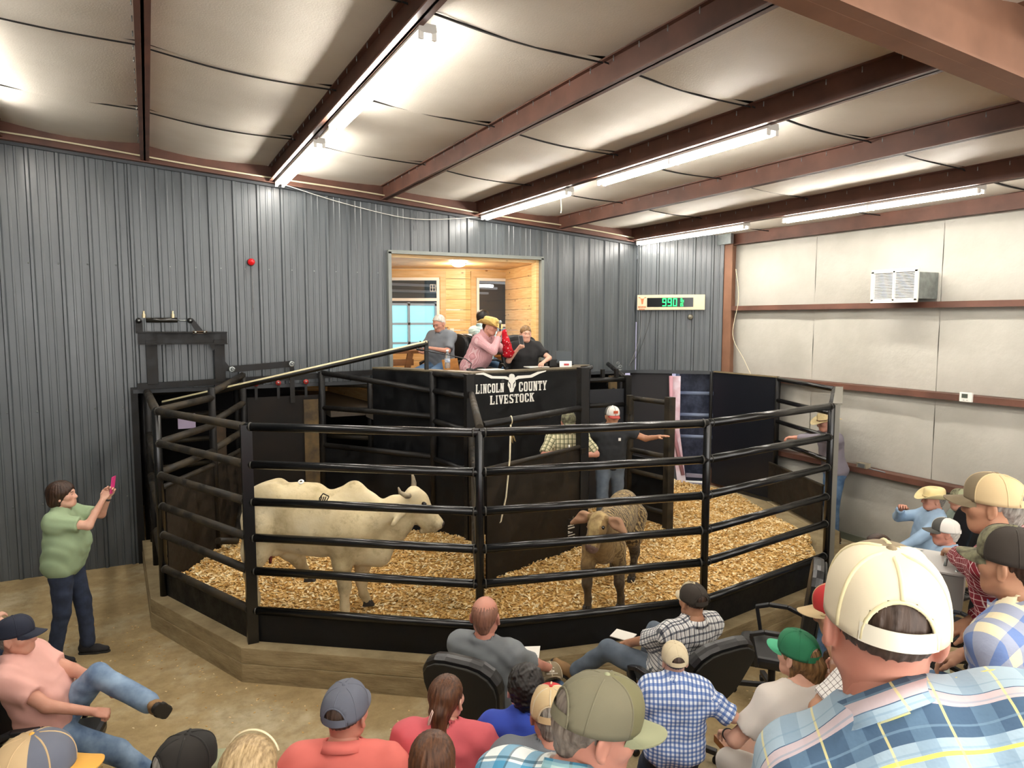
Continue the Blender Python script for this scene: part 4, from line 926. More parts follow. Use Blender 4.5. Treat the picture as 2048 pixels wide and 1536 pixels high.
# ------------------------------------------------------------------ auctioneer booth behind the opening in the steel wall
ZF, ZC = 1.86, 4.08
bw = struct_root('wall_booth', (4.4, 11.6, 1.86))
CB0 = np.array([5.15, 12.0]); LB = np.array([2.55, 13.3]); RB = np.array([6.4, 12.0])
def planks(a, c, z0, z1, holes=(), flip=1):
    a, c = np.array(a, float), np.array(c, float); L = np.linalg.norm(c-a); d = (c-a)/L; n = np.array([d[1], -d[0]])
    z = z0; h = .185
    while z < z1-.01:
        zt_ = min(z+h, z1)-.006
        cuts = [(0, L)]
        for s0, s1, h0, h1 in holes:
            if zt_ > h0 and z < h1: cuts = [(u0, u1) for p0, p1 in cuts for u0, u1 in ((p0, min(p1, s0)), (max(p0, s1), p1)) if u1-u0 > .02]
        for u0, u1 in cuts:
            b = MB(); b.prism([tuple(a+d*u0), tuple(a+d*u1), tuple(a+d*u1-n*.03), tuple(a+d*u0-n*.03)], z, zt_); b.build('plank', MPI, bw, .003)
        z += h
def bs(px, py, a, c): p = onv(px, py, a, c); d = (np.array(c)-a)/np.linalg.norm(np.array(c)-a); return (p[:2]-a) @ d, p[2]
wl0, _ = bs(770, 600, LB, CB0); wl1, zl1 = bs(876, 560, LB, CB0); wr0, zr1 = bs(955, 557, CB0, RB); wr1, _ = bs(1040, 557, CB0, RB)
ZWT = 3.889; ZWB = 2.6
planks(LB, CB0, ZF, ZC, [(wl0, wl1, ZWB, ZWT)]); planks(CB0, RB, ZF, ZC, [(wr0, wr1, ZWB, ZWT)])
planks((5.95, 12.0), (5.72, 10.36), ZF, ZC); planks((3.2, 10.36), (2.9, 13.1), ZF, ZC)
b = MB(); b.prism([(2.3, 10.34), (6.5, 10.34), (6.5, 13.6), (2.3, 13.6)], ZC, ZC+.05); structure(b.build('ceiling_booth', MPI))
b = MB(); b.prism([(2.3, 10.30), (6.5, 10.30), (6.5, 13.6), (2.3, 13.6)], ZF-.1, ZF); structure(b.build('floor_booth', M('booth_floor', '4a4238', .8)))
# opening trim of gray steel angle, pine jamb
b = MB(); b.box((3.19, YB-.03, 3.26), (.05, .10, 1.78)); b.box((5.75, YB-.03, 3.26), (.05, .10, 1.78)); b.box((4.47, YB-.03, 4.15), (2.6, .10, .05)); structure(b.build('trim_7', M('gray_steel_angle', '70746f', .4, .2)))
b = MB(); b.box((5.70, YB+.09, 3.2), (.05, .16, 1.85)); structure(b.build('trim_8', MPI))
def booth_window(nm, a, c, s0, s1, z0, z1, rail):
    a, c = np.array(a, float), np.array(c, float); d = (c-a)/np.linalg.norm(c-a); n = np.array([d[1], -d[0]])
    if n[1] > 0: n = -n
    w = struct_root(nm, (*(a+d*(s0+s1)/2), z0)); pt = lambda s, z, o=0.0: np.array([*(a+d*s+n*o), z])
    b = MB()
    for p, q in (((s0, z0), (s0, z1)), ((s1, z0), (s1, z1)), ((s0-.02, z1), (s1+.02, z1)), ((s0-.02, z0), (s1+.02, z0)), ((s0, rail), (s1, rail))):
        b.bar(pt(*p, -.0), pt(*q, -.0), .05, .045, (n[0], n[1], 0.01))
    b.build('window_frame', MWH, w)
    b = MB()
    for p, q in (((s0-.09, z0-.05), (s0-.09, z1+.14)), ((s1+.09, z0-.05), (s1+.09, z1+.14)), ((s0-.14, z1+.092), (s1+.14, z1+.092))): b.bar(pt(*p, .015 if p[0] == q[0] else .021), pt(*q, .015 if p[0] == q[0] else .021), .02, .10, (d[0], d[1], 0) if abs(p[0]-q[0]) < 1e-6 else (0, 0, 1))
    b.build('casing', M('pale_pine_trim', 'd9b98a', .45, c2='cba774', stretch=(2, 2, 14), vscale=1.5), w)
    b = MB(); b.prism([(s0, z0), (s1, z0), (s1, z1), (s0, z1)], -.004, .004, (np.array([a[0], a[1], 0])+np.array([*n, 0])*-.01, np.array([*d, 0]), np.array([0, 0, 1.0]), np.array([*n, 0])))
    g, nt, p_ = base('window_glass_'+nm, 'ffffff', .03); p_.inputs['Transmission Weight'].default_value = 1.0; p_.inputs['IOR'].default_value = 1.45
    b.build('pane', g, w)
    b = MB()
    for k in range(3):
        b.box(pt(s1-.10, z1-.10-.06*k, .01), (.09, .006, .006)); 
    for k in range(3): b.box(pt(s1-.14+.045*k, z1-.16, .01), (.006, .006, .13))
    b.build('sticker', MWH, w)
    return w
booth_window('window_1', LB, CB0, wl0, wl1, ZWB, ZWT, 3.52)
booth_window('window_2', CB0, RB, wr0, wr1, ZWB, ZWT, 3.05)
# what shows through the booth windows: a barn bay with a translucent teal panel door
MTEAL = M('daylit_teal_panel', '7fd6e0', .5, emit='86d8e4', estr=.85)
t = thing('overhead_door', 'teal translucent overhead door panels glowing with daylight beyond the booth window', 'door', (5.3, 15.8, -.05))
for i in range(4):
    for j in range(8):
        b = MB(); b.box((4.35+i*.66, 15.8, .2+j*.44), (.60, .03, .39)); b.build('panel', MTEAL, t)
b = MB()
for i in range(5): b.box((4.02+i*.66, 15.75, 1.75), (.06, .05, 3.6))
for j in range(9): b.box((5.34, 15.75, -.02+j*.44), (2.7, .05, .055))
b.build('door_frame', M('pale_gray_steel2', 'a9b4b8', .4), t)
b = MB(); b.box((5.4, 17, 2.5), (10, .1, 5)); b.box((5.4, 15.3, 4.6), (10, 3.4, .1)); b.box((10.4, 15.3, 2.5), (.1, 3.4, 5)); b.box((.4, 15.3, 2.5), (.1, 3.4, 5)); structure(b.build('wall_barn', M('dark_barn', '3a3f42', .8)))
t = thing('siding_panel', 'pale corrugated panels seen low through the narrow booth window', 'siding', (7.6, 16.0, 0))
for i in range(8): b = MB(); b.box((6.95+i*.2, 16.0+.02*(i % 2), 1.45), (.17, .03, 3.0)); b.build('sheet', M('pale_gray_siding', 'b4bcc2', .5), t)
b = MB()
for k in range(4): b.bar((1.0, 14.2+.5*k, 4.3-.15*k), (7.5, 14.6+.5*k, 4.1-.1*k), .10, .05)
structure(b.build('roof_beam', M('barn_rafter_gray', '8b9298', .6)))
t = thing('strip_light', 'small white strip light seen through the narrow booth window', 'ceiling light', (6.0, 13.6, 4.0)); b = MB(); b.tube((5.7, 13.6, 3.86), (6.5, 13.7, 3.86), .03, 8); b.build('tube', M('dim_tube', 'ffffff', .4, emit='ffffff', estr=6.0), t)
# round ceiling light
t = thing('ceiling_light', 'round white ceiling light glowing on the pine booth ceiling', 'ceiling light', (4.62, 11.05, 4.0))
b = MB(); b.lathe([(0, -.05), (.06, -.048), (.10, -.03), (.115, 0)], (4.62, 11.05, ZC), 18); b.build('lens', M('booth_lamp', 'ffffff', .4, emit='fff0d8', estr=14.0), t)
b = MB(); b.lathe([(.115, -.012), (.13, -.012), (.13, 0), (.115, 0)], (4.62, 11.05, ZC), 18); b.build('ring', MWH, t)
bl = bpy.data.lights.new('booth_ceiling_lamp', 'POINT'); bl.energy = 26; bl.color = (1, .9, .74); bl.shadow_soft_size = .12; o = bpy.data.objects.new('booth_ceiling_lamp', bl); COL.objects.link(o); o.location = (4.62, 11.05, 3.92)
# switches, outlet
for nm, lab, (px, py) in (('light_switch', 'white light switch on the pine wall between the booth windows', (904, 663)), ('light_switch', 'white light switch on the pine post at the booth edge', (1059, 636))):
    p = onv(px, py, LB, CB0) if px < 950 else onv(px, py, np.array([5.3, 11.9]), np.array([6.4, 11.9]))
    n = np.array([-(CB0-LB)[1], (CB0-LB)[0]])/np.linalg.norm(CB0-LB); n = -n if px < 950 else np.array([0, -1.0]); p = p+np.array([*n, 0])*.03
    t = thing(nm, lab, 'switch', tuple(p)); b = MB(); b.box(p, (.075, .02, .115)); b.build('plate', MWH, t, .003); b = MB(); b.box(p+np.array([0, -.014, 0]), (.012, .014, .03)); b.build('toggle', MWH, t)
# furniture
def frame_box(t, c, d, mat, name='top'):
    b = MB(); b.box(c, d); return b.build(name, mat, t, .006)
MOAK = M('oak_brown_wood', '8a5a2e', .5, c2='6d4421', vscale=4, stretch=(1, 1, 6))
MLOAK = M('honey_wood', 'b97f3a', .45, c2='a06a2c', vscale=4, stretch=(1, 1, 6))
t = thing('wooden_desk', 'brown wooden desk with slanting legs below the wide booth window', 'desk', (3.5, 10.75, ZF))
frame_box(t, (3.45, 10.85, 2.66), (.75, .5, .05), MOAK)
for x0, x1 in ((3.15, 3.36), (3.62, 3.45)):
    b = MB(); b.bar((x0, 10.62, 2.64), (x1, 10.62, ZF), .09, .04, (0, 1, 0)); b.build('leg', MOAK, t)
frame_box(t, (3.42, 10.62, 2.5), (.5, .03, .1), MOAK, 'apron')
t = thing('printer_desk', 'low brown shelf holding office clutter under the narrow booth window', 'shelf', (5.75, 11.7, ZF))
frame_box(t, (5.55, 11.7, 2.52), (.9, .45, .04), MLOAK); frame_box(t, (5.55, 11.75, 2.2), (.86, .4, .6), MOAK, 'body')
for k in range(3): frame_box(t, (5.25+.3*k, 11.53, 2.25), (.26, .03, .22), MLOAK, 'drawer_front')
t = thing('printer', 'black office printer on shelf under the narrow booth window', 'printer', (5.5, 11.6, 2.54)); frame_box(t, (5.48, 11.62, 2.63), (.42, .34, .18), MBLKP, 'body'); frame_box(t, (5.48, 11.46, 2.60), (.36, .03, .05), M('dark_gray_plastic', '2c2d2f', .5), 'tray'); frame_box(t, (5.62, 11.62, 2.76), (.12, .2, .08), MWH, 'paper_stack')
t = thing('folder_stack', 'small heap of pale papers beside the black printer', 'papers', (5.95, 11.6, 2.54)); 
for k in range(5): frame_box(t, (5.92+.01*k, 11.6, 2.55+.018*k), (.2, .25, .014), M('paper_white', 'e4e0d6', .7), 'sheet')
def bottle(loc, label, s=1.0):
    t = thing('water_bottle', label, 'bottle', tuple(loc), 0, None)
    g = MATS.get('bottle_plastic')
    if not g:
        g, nt, p_ = base('bottle_plastic', 'dfe9ee', .06); p_.inputs['Transmission Weight'].default_value = .75; p_.inputs['IOR'].default_value = 1.2; MATS['bottle_plastic'] = g
    b = MB(); b.lathe([(0, 0), (.028*s, 0), (.032*s, .01*s), (.030*s, .03*s), (.032*s, .05*s), (.030*s, .07*s), (.032*s, .12*s), (.030*s, .145*s), (.014*s, .185*s), (.013*s, .2*s)], loc, 16); b.build('bottle', g, t)
    b = MB(); b.lathe([(.0328*s, .072*s), (.0335*s, .075*s), (.0335*s, .115*s), (.0328*s, .118*s)], loc, 16); b.build('paper_label', M('bottle_label', 'd9dde0', .5, c2='3f5f8f', vscale=30), t)
    b = MB(); b.lathe([(.015*s, .2*s), (.015*s, .218*s), (0, .218*s)], loc, 12); b.build('cap', MWH, t)
def cpos(px, py, z=2.51): return onz(px, py, z)
bottle(cpos(895, 737), 'clear water bottle on the counter in front of the man in gray shirt', 1.15)
bottle(cpos(1049, 733), 'clear water bottle on the counter in front of the woman in black', 1.15)
# tablet on a stand
p = cpos(1128, 733); t = thing('tablet', 'black tablet leaning on a white stand at the podium corner', 'tablet', tuple(p), math.radians(-25))
def lb(t, c, ax, ay, az, nm, m): b = MB(); b.obox(c, ax, ay, az); return b.build(nm, m, t, local=True)
lb(t, (0, .03, .13), (.12, 0, 0), (0, .028, .085), (0, -.006, .002), 'screen_case', MBLKP); lb(t, (0, .022, .135), (.108, 0, 0), (0, .025, .075), (0, -.003, .001), 'screen', M('dark_glass', '3c4348', .1))
lb(t, (.02, -.02, .035), (.085, 0, 0), (0, .012, .04), (0, -.006, .002), 'stand', MWH); lb(t, (.03, -.034, .03), (.035, 0, 0), (0, .004, .012), (0, -.002, .001), 'mark', M('red_print', 'a03030', .6))
p = cpos(1105, 733); t = thing('radio', 'small black radio handset beside tablet on the podium', 'radio', tuple(p)); frame_box(t, p+(0, 0, .05), (.12, .06, .10), MBLKP, 'body'); b = MB(); b.tube(p+(-.04, 0, .1), p+(-.04, 0, .17), .006, 6); b.build('aerial', MBLKP, t)
# gooseneck microphone
p = cpos(940, 741); t = thing('microphone', 'black gooseneck microphone curving up in front of the straw-hatted auctioneer', 'microphone', tuple(p))
b = MB(); b.lathe([(.05, 0), (.05, .02), (.015, .03)], p, 14); b.build('base', MBLKP, t)
e = p+(-.55, .25, .26); b = MB(); b.path([p+(0, 0, .02), p+(.02, 0, .09), p+(-.05, .02, .15), p+(-.25, .1, .2), e], .007, 8); b.build('gooseneck', MBLKP, t)
b = MB(); b.tube(e, e+(-.07, .03, .02), .016, 10); b.build('capsule', MBLKP, t)
p = cpos(985, 740); t = thing('paper_sheet', 'white paper sheet lying on the counter beside the red bandana', 'paper', tuple(p)); frame_box(t, p+(0, .05, .004), (.3, .22, .006), M('paper_white', 'e4e0d6', .7), 'sheet')
p = cpos(1075, 735); t = thing('notebook', 'white open notebook on the counter beside the woman in black', 'notebook', tuple(p)); frame_box(t, p+(0, .03, .006), (.3, .2, .012), M('paper_white', 'e4e0d6', .7), 'pages')
# ------------------------------------------------------------------ canonical head, hands, shoes (built once, reused)
def head_mesh(h=.0045, fem=False, age=1.0):
    s = SDF(); j = .92 if fem else 1.0
    s.ell((0, -.012, .040), (.0765, .098, .088), k=.0); s.ell((0, .030, -.030), (.060*j, .066, .078), k=.05); s.ell((0, .052, -.078), (.036*j, .034, .030), k=.035)
    for x in (-1, 1):
        s.ell((x*.046, .050, -.012), (.026, .030, .028), k=.02)       # cheek
        s.cone((x*.052*j, .0, -.055), (x*.030, .058, -.088), .017, .016, k=.03)   # jaw
        s.cone((x*.045, .062, .030), (x*.012, .082, .030), .011, .011, k=.018)    # brow
    s.cone((0, .083, .018), (0, .104, -.022), .009, .0135, k=.012); s.ell((0, .098, -.026), (.017, .014, .010), k=.008)
    for x in (-1, 1):
        s.ell((x*.012, .092, -.028), (.008, .010, .007), k=.006)
        s.ell((x*.031, .098, .008), (.018, .022, .0125), k=.014, op='s')         # eye socket
        s.ell((x*.031, .074, .008), (.0135, .0135, .0125), k=.004)               # eyeball under lid
    s.cone((-.017, .083, -.052), (.017, .083, -.052), .0075, .0075, k=.006); s.cone((-.014, .081, -.062), (.014, .081, -.062), .009, .009, k=.006)
    s.cone((-.020, .0935, -.0565), (.020, .0935, -.0565), .002, .002, k=.003, op='s')
    for x in (-1, 1):
        R = rotm(.15, 0, x*.35)
        s.ell((x*.081, -.012, -.004), (.009, .021, .034), R, k=.008); s.ell((x*.091, -.006, .002), (.006, .011, .018), R, k=.006, op='s'); s.ell((x*.083, -.006, -.030), (.008, .009, .010), k=.006)
    s.cone((0, -.018, -.05), (0, -.034, -.19), .053*j, .056*j, k=.03)
    return s.mesh(h)
HEADS = {}
def head(fem, far):
    k = (fem, far)
    if k not in HEADS: HEADS[k] = head_mesh(.0075 if far else .0048, fem)
    return HEADS[k]
def hand_mesh(pose, h=.0034):
    """right hand: wrist at origin, fingers towards +Y, palm faces -Z, thumb on -X"""
    s = SDF(); c = {'flat': (.10, .14, .10), 'relax': (.40, .50, .35), 'grip': (.95, 1.25, .8), 'fist': (1.25, 1.5, 1.0)}[pose]
    s.cone((0, -.05, 0), (0, .012, 0), .026, .024, k=0)
    s.ell((0, .048, 0), (.040, .050, .0155), k=.02)
    for i, (x, L) in enumerate(((-.030, .074), (-.010, .083), (.010, .077), (.029, .062))):
        s.cone((x*.55, .03, 0), (x, .088-.004*abs(i-1.3), 0), .012, .0105, k=.010)
        p = np.array([x, .088-.004*abs(i-1.3), 0]); a = 0.0; f = (x/.03)*.10
        for r0, r1, part, cu in ((.0098, .0088, .45, c[0]), (.0088, .0080, .31, c[1]), (.0080, .0066, .24, c[2])):
            a += cu*(1+.06*i); q = p+L*part*np.array([math.sin(f)*math.cos(a), math.cos(f)*math.cos(a), -math.sin(a)])
            s.cone(p, q, r0, r1, k=.0035); p = q
    t = [np.array(q) for q in ((-.022, .018, -.006), (-.046, .048, -.016), (-.054, .078, -.024), (-.050, .100, -.030))]
    if pose in ('grip', 'fist'): t = [np.array(q) for q in ((-.022, .018, -.006), (-.045, .046, -.022), (-.040, .072, -.040), (-.022, .088, -.050))]
    for (p, q), (r0, r1) in zip(zip(t, t[1:]), ((.016, .0125), (.0115, .0100), (.0098, .0080))): s.cone(p, q, r0, r1, k=.008)
    return s.mesh(h)
HANDS = {}
def hand(pose, far):
    k = (pose, far)
    if k not in HANDS: HANDS[k] = hand_mesh(pose, .0055 if far else .0036)
    return HANDS[k]
def shoe_mesh(kind='boot'):
    s = SDF(); s.cone((0, -.055, .045), (0, .07, .035), .040, .040, k=0); s.cone((0, .07, .035), (0, .155, .028), .040, .030, k=.03); s.cone((0, -.04, .06), (0, -.035, .13), .042, .046, k=.03)
    s.cut((0, 0, .004), (0, 0, -1)); return s.mesh(.011)
SHOE = shoe_mesh()
def sole_mesh():
    s = SDF(); s.cone((0, -.055, .0), (0, .07, .0), .044, .045, k=0); s.cone((0, .07, 0), (0, .158, 0), .045, .034, k=.02); s.cut((0, 0, -.012), (0, 0, -1)); s.cut((0, 0, .012), (0, 0, 1)); return s.mesh(.011)
SOLE = sole_mesh()
# ------------------------------------------------------------------ hair (canonical head frame)
def hair_mesh(kind, far):
    h = .008 if far else .0055; s = SDF()
    if kind in ('short', 'curly', 'crop'):
        e = {'short': .010, 'curly': .017, 'crop': .004}[kind]
        s.ell((0, -.014, .044), (.0775+e, .099+e, .088+e), k=0); s.cone((0, -.06, -.02), (0, -.058, -.07), .048+e*.5, .040, k=.03)
        s.cut((0, .078, 0), (0, 1, -.15)); s.cut((0, .04, .052), (0, .62, -.78)); s.cut((0, 0, -.066), (0, .3, -1))
        for x in (-1, 1): s.ell((x*.092, .004, -.028), (.03, .042, .046), k=.008, op='s')
    elif kind == 'ring':        # bald crown, hair round the back and sides
        s.ell((0, -.014, .038), (.0782, .1000, .085), k=0); s.cone((0, -.06, -.01), (0, -.058, -.04), .047, .040, k=.03)
        s.cut((0, .02, 0), (0, 1, .1)); s.cut((0, 0, .085), (0, .35, 1)); s.cut((0, 0, -.060), (0, .3, -1))
        for x in (-1, 1): s.ell((x*.092, .010, -.026), (.03, .034, .044), k=.008, op='s')
    elif kind == 'fringe':      # what shows under a cap
        s.ell((0, -.014, .042), (.0795, .1015, .0895), k=0); s.cone((0, -.065, -.01), (0, -.060, -.04), .046, .040, k=.03)
        s.cut((0, .030, 0), (0, 1, .0)); s.cut((0, 0, .094), (0, 0, 1)); s.cut((0, 0, -.056), (0, .3, -1))
        for x in (-1, 1): s.ell((x*.092, .006, -.026), (.03, .034, .044), k=.008, op='s')
    elif kind == 'upper':       # hair that only shows in a cap's rear opening
        s.ell((0, -.014, .042), (.0790, .1008, .0890), k=0); s.cut((0, .020, 0), (0, 1, .0)); s.cut((0, 0, .094), (0, 0, 1)); s.cut((0, 0, .002), (0, .15, -1))
        for x in (-1, 1): s.ell((x*.092, .006, -.016), (.03, .034, .044), k=.008, op='s')
    elif kind == 'bob':
        s.ell((0, -.026, .048), (.104, .122, .102), k=0); s.ell((0, -.062, -.030), (.096, .080, .082), k=.04); s.ell((.01, -.095, -.04), (.05, .035, .05), k=.03)
        s.cut((0, .082, 0), (0, 1, -.2)); s.ell((0, .10, -.035), (.070, .085, .085), k=.015, op='s'); s.cut((0, 0, -.10), (0, 0, -1))
    elif kind in ('long', 'loose'):
        s.ell((0, -.018, .045), (.090, .108, .096), k=0); s.ell((0, -.060, -.05), (.085, .060, .10), k=.05); s.cone((0, -.075, -.08), (0, -.085, -.30), .080, .060, k=.06)
        if kind == 'loose': s.ell((.05, -.03, -.1), (.04, .05, .1), k=.04); s.ell((-.05, -.03, -.1), (.04, .05, .1), k=.04)
        s.cut((0, .08, 0), (0, 1, -.2)); s.ell((0, .10, -.045), (.068, .085, .10), k=.015, op='s')
    elif kind == 'ponytail':
        s.ell((0, -.016, .045), (.085, .106, .092), k=0); s.cone((0, -.06, -.02), (0, -.06, -.06), .055, .045, k=.03)
        s.ell((0, -.105, -.0), (.035, .035, .04), k=.03); s.cone((0, -.115, -.02), (.01, -.105, -.13), .038, .036, k=.03); s.cone((.01, -.105, -.13), (.02, -.09, -.24), .036, .018, k=.02)
        s.cut((0, .07, 0), (0, 1, -.2)); s.ell((0, .10, -.035), (.070, .075, .085), k=.015, op='s')
        for x in (-1, 1): s.ell((x*.092, .010, -.022), (.024, .026, .036), k=.006, op='s')
    elif kind == 'captail':     # ponytail below a cap
        s.ell((0, -.014, .025), (.084, .106, .085), k=0); s.cone((0, -.07, -.03), (0, -.065, -.08), .050, .040, k=.03); s.cone((.02, -.105, -.02), (.03, -.10, -.15), .045, .030, k=.03); s.cone((-.05, -.03, -.02), (-.055, -.01, -.10), .03, .014, k=.02)
        s.cut((0, .05, 0), (0, 1, .0)); s.cut((0, 0, .07), (0, 0, 1))
        for x in (-1, 1): s.ell((x*.094, .012, -.022), (.024, .026, .036), k=.006, op='s')
    elif kind == 'moustache':
        s.cone((-.022, .090, -.048), (0, .100, -.041), .008, .009, k=0); s.cone((.022, .090, -.048), (0, .100, -.041), .008, .009, k=.005)
    amp = .0 if far else .0022
    if amp:
        def fr(D, X, Y, Z):
            a = np.arctan2(X, Y+.02-.25*np.minimum(Z, 0)); return D+amp*.7*np.sin(a*26+2.2*np.sin(Z*14)+Z*9)+amp*.5*np.sin(a*57-3*np.sin(Z*11+1))
        if kind == 'curly':
            rk_ = np.random.RandomState(4).normal(0, 150, (9, 3)); fr = lambda D, X, Y, Z: D+.0014*sum(np.sin(a*X+c_*Y+e*Z+i*1.7) for i, (a, c_, e) in enumerate(rk_))
        s.fn(fr)
    return s.mesh(h)
HAIRS = {}
def hair_me(kind, far):
    k = (kind, far)
    if k not in HAIRS: HAIRS[k] = hair_mesh(kind, far)
    return HAIRS[k]
def m_hair(name, c1, c2, rough=.5):
    if name in MATS: return MATS[name]
    m, nt, b = base(name, c1, rough, 0, .35); f = noise(nt, coords(nt, 'Object', (60, 16, 6)), 2.0, 4)
    nt.links.new(ramp(nt, f, [(.35, c2), (.65, c1)]), b.inputs['Base Color']); bump(nt, b, f, .5, .004); MATS[name] = m; return m
HAIR = {'brown': ('3a2416', '1d120b'), 'dark': ('17100b', '090605'), 'gray': ('9a958c', '66615a'), 'white': ('d6d1c6', 'a39d92'), 'blonde': ('bba27a', '806a48'), 'chestnut': ('5a3820', '341d0f'), 'saltpepper': ('857b70', '5a5048'), 'buzz': ('4a3a30', '33261e'), 'dkblonde': ('8a6a42', '4f3a22'), 'scalp': ('8a6250', '6d4a3b'), 'sandy': ('8d7350', '5c4830')}
SKIN = {'fair': 'd0a48e', 'ruddy': 'c28f7a', 'tan': 'b08468', 'pale': 'd7a88c', 'red': 'bd8673'}
def m_skin(k):
    n = 'skin_'+k
    if n in MATS: return MATS[n]
    m, nt, b = base(n, SKIN[k], .5, 0, .35); v = coords(nt, 'Object'); f = noise(nt, v, 9, 4)
    c = lin(SKIN[k]); d = (c[0]*.84, c[1]*.70, c[2]*.68, 1)
    nt.links.new(mixc(nt, ramp(nt, f, [(.35, 0.0), (.7, .75)]), c, d), b.inputs['Base Color'])
    b.inputs['Subsurface Weight'].default_value = .0; bump(nt, b, noise(nt, v, 120, 3), .12, .002); MATS[n] = m; return m
# ------------------------------------------------------------------ hats
def cap(parent, c, back=None, brim=None, strap=True, arch=True, button=None, seam=None, frontfan=62, flat=False):
    """ball cap in the head frame: panelled crown, curved brim, button, rear opening with strap. c = front colour material"""
    back = back or c; brim = brim or c; button = button or c; seam = seam or back
    zb, cx_ = .028, -.010
    def P(th, ph, g=0.0):   # th: 0 = front (+Y), grows towards +X
        r = math.cos(ph)**.62 if ph < PI/2 else 0
        fr = .5+.5*math.cos(th); rx, ry, hz_ = .0885+g, (.112+g if math.cos(th) > 0 else .109+g), .100+.010*fr+g
        bulge = 1+.05*fr*math.sin(2*ph)
        return (rx*math.sin(th)*r*bulge, cx_+ry*math.cos(th)*r*bulge, zb+hz_*math.sin(ph)**.9-.012*(1-fr)*math.cos(ph))
    nt_, np__ = 48, 14; V = []; F = []; MI = []
    for i in range(nt_):
        for j in range(np__): V.append(P(2*PI*i/nt_, PI/2*j/np__))
    V.append(P(0, PI/2)); top = len(V)-1
    def is_open(th, ph):
        d = abs((th-PI+PI) % (2*PI)-PI)
        return arch and (d/.62)**2+(ph/.62)**2 < 1 and True
    for i in range(nt_):
        i2 = (i+1) % nt_; thm = 2*PI*(i+.5)/nt_; a = abs(math.degrees((thm+PI) % (2*PI)-PI)); front = a < frontfan
        for j in range(np__):
            ph = PI/2*(j+.5)/np__
            dback = abs(PI-abs((thm+PI) % (2*PI)-PI))
            if arch and (dback/.60)**2+(ph/.66)**2 < 1: continue
            if j < np__-1: F.append((i*np__+j, i2*np__+j, i2*np__+j+1, i*np__+j+1)[::-1])
            else: F.append((i*np__+j, i2*np__+j, top)[::-1])
            MI.append(0 if front else 1)
    b = MB(); b.v.append(np.array(V)); b.f = [list(q) for q in F]; b.m = MI; b.sm = [True]*len(F); b.n = len(V)
    o = b.build('cap', [c, back], parent, local=True)
    sd = o.modifiers.new('thick', 'SOLIDIFY'); sd.thickness = .003; sd.offset = 1
    # seams
    b = MB()
    for k in range(6):
        th = PI/6+k*PI/3+(PI/6)*0
        th = k*PI/3
        if abs(th-PI) < .1 and arch: pts = [P(th, ph, .0022) for ph in np.linspace(.7, 1.52, 8)]
        else: pts = [P(th, ph, .0022) for ph in np.linspace(.02, 1.52, 12)]
        b.path(pts, .0028 if seam is back else .004, 5)
    b.build('seam', seam, o, local=True)
    b = MB(); b.lathe([(.009, -.004), (.008, .002), (.004, .005), (0, .0055)], P(0, PI/2), 10); b.build('button', button, o, local=True)
    if arch:
        b = MB(); ths = np.linspace(PI-.64, PI+.64, 12)
        for g0, g1 in ((.0, .004),):
            rows = [[P(t, 0.0, g1), P(t, .12, g1), P(t, .24, g1)] for t in ths]; b.grid(rows, flip=True)
            rows = [[P(t, 0.0, g0), P(t, .12, g0), P(t, .24, g0)] for t in ths]; b.grid(rows)
        b.build('strap', strap if not isinstance(strap, bool) else back, o, local=True)
        b = MB(); A = np.linspace(0, PI, 16); b.path([P(PI+.60*math.cos(a), .02+.66*math.sin(a), .0015) for a in A], .0036, 5); b.build('opening_edge', seam, o, local=True)
    # brim: curved down at its sides
    b = MB(); rows0, rows1 = [], []
    for u in np.linspace(-1, 1, 17):
        th = u*1.08; r0, r1 = [], []
        for v in np.linspace(0, 1, 7):
            e = np.array(P(th, 0.0, .001)); L = .078*(1-abs(u)**2.6)**.5
            d = v*L; x = e[0]*(1-.10*v); y = e[1]+d*(1.0); z = e[2]-(.020 if not flat else .004)*(x/.08)**2*v*1.3-.010*v+.003
            r0.append((x, y, z)); r1.append((x, y, z+.004))
        rows0.append(r0); rows1.append(r1)
    b.grid(rows1); b.grid(rows0, flip=True)
    edge = [r[-1] for r in rows0], [r[-1] for r in rows1]; b.grid([[p, q] for p, q in zip(*edge)], flip=False)
    b.build('brim', brim, o, local=True); return o
def cowboy_hat(parent, m, band=None, wide=.205, curl=.05):
    b = MB(); n = 40; rows = []
    for i in range(n+1):
        th = 2*PI*i/n; s, c = math.sin(th), math.cos(th); r = []
        for v in np.linspace(0, 1, 9):      # brim
            rad = 1+v*(wide/.095-1)*(.78+.22*abs(s)); x, y = .088*s*rad, -.008+.108*c*(1+v*(wide/.115-1)*.92)
            z = .030+curl*(abs(x)/.185)**2.4*v*1.4-.016*v*abs(c)**2-.004*v; r.append((x, y, z))
        rows.append(r[::-1])
        crown = []
        for ph in np.linspace(0, 1, 10):
            k = (1-ph**3.2*.42); z = .030+.105*math.sin(ph*PI/2)**.8; x, y = .086*s*k, -.008+.106*c*k
            if ph > .55: z -= .0
            crown.append((x, y, z))
        cr2 = [(x_*q, (y_+.008)*(.25+.75*q)-.008, .030+.105-.030*(1-q)**.6*max(0, 1-abs(c)*.25)+.006*(1-q)*c) for q, (x_, y_, _) in ((q, crown[-1]) for q in (.86, .66, .42, .2, .02))]
        rows[-1] = rows[-1]+crown[1:]+cr2
    b.grid(rows, flip=False); o = b.build('cowboy_hat', m, parent, local=True); sd = o.modifiers.new('thick', 'SOLIDIFY'); sd.thickness = .004; sd.offset = 1
    b = MB(); b.path([(.0885*math.sin(t), -.008+.1085*math.cos(t), .042) for t in np.linspace(0, 2*PI, 33)[:-1]], [.007]*32, 6, closed=True); b.build('hat_band', band or m, o, local=True)
    return o
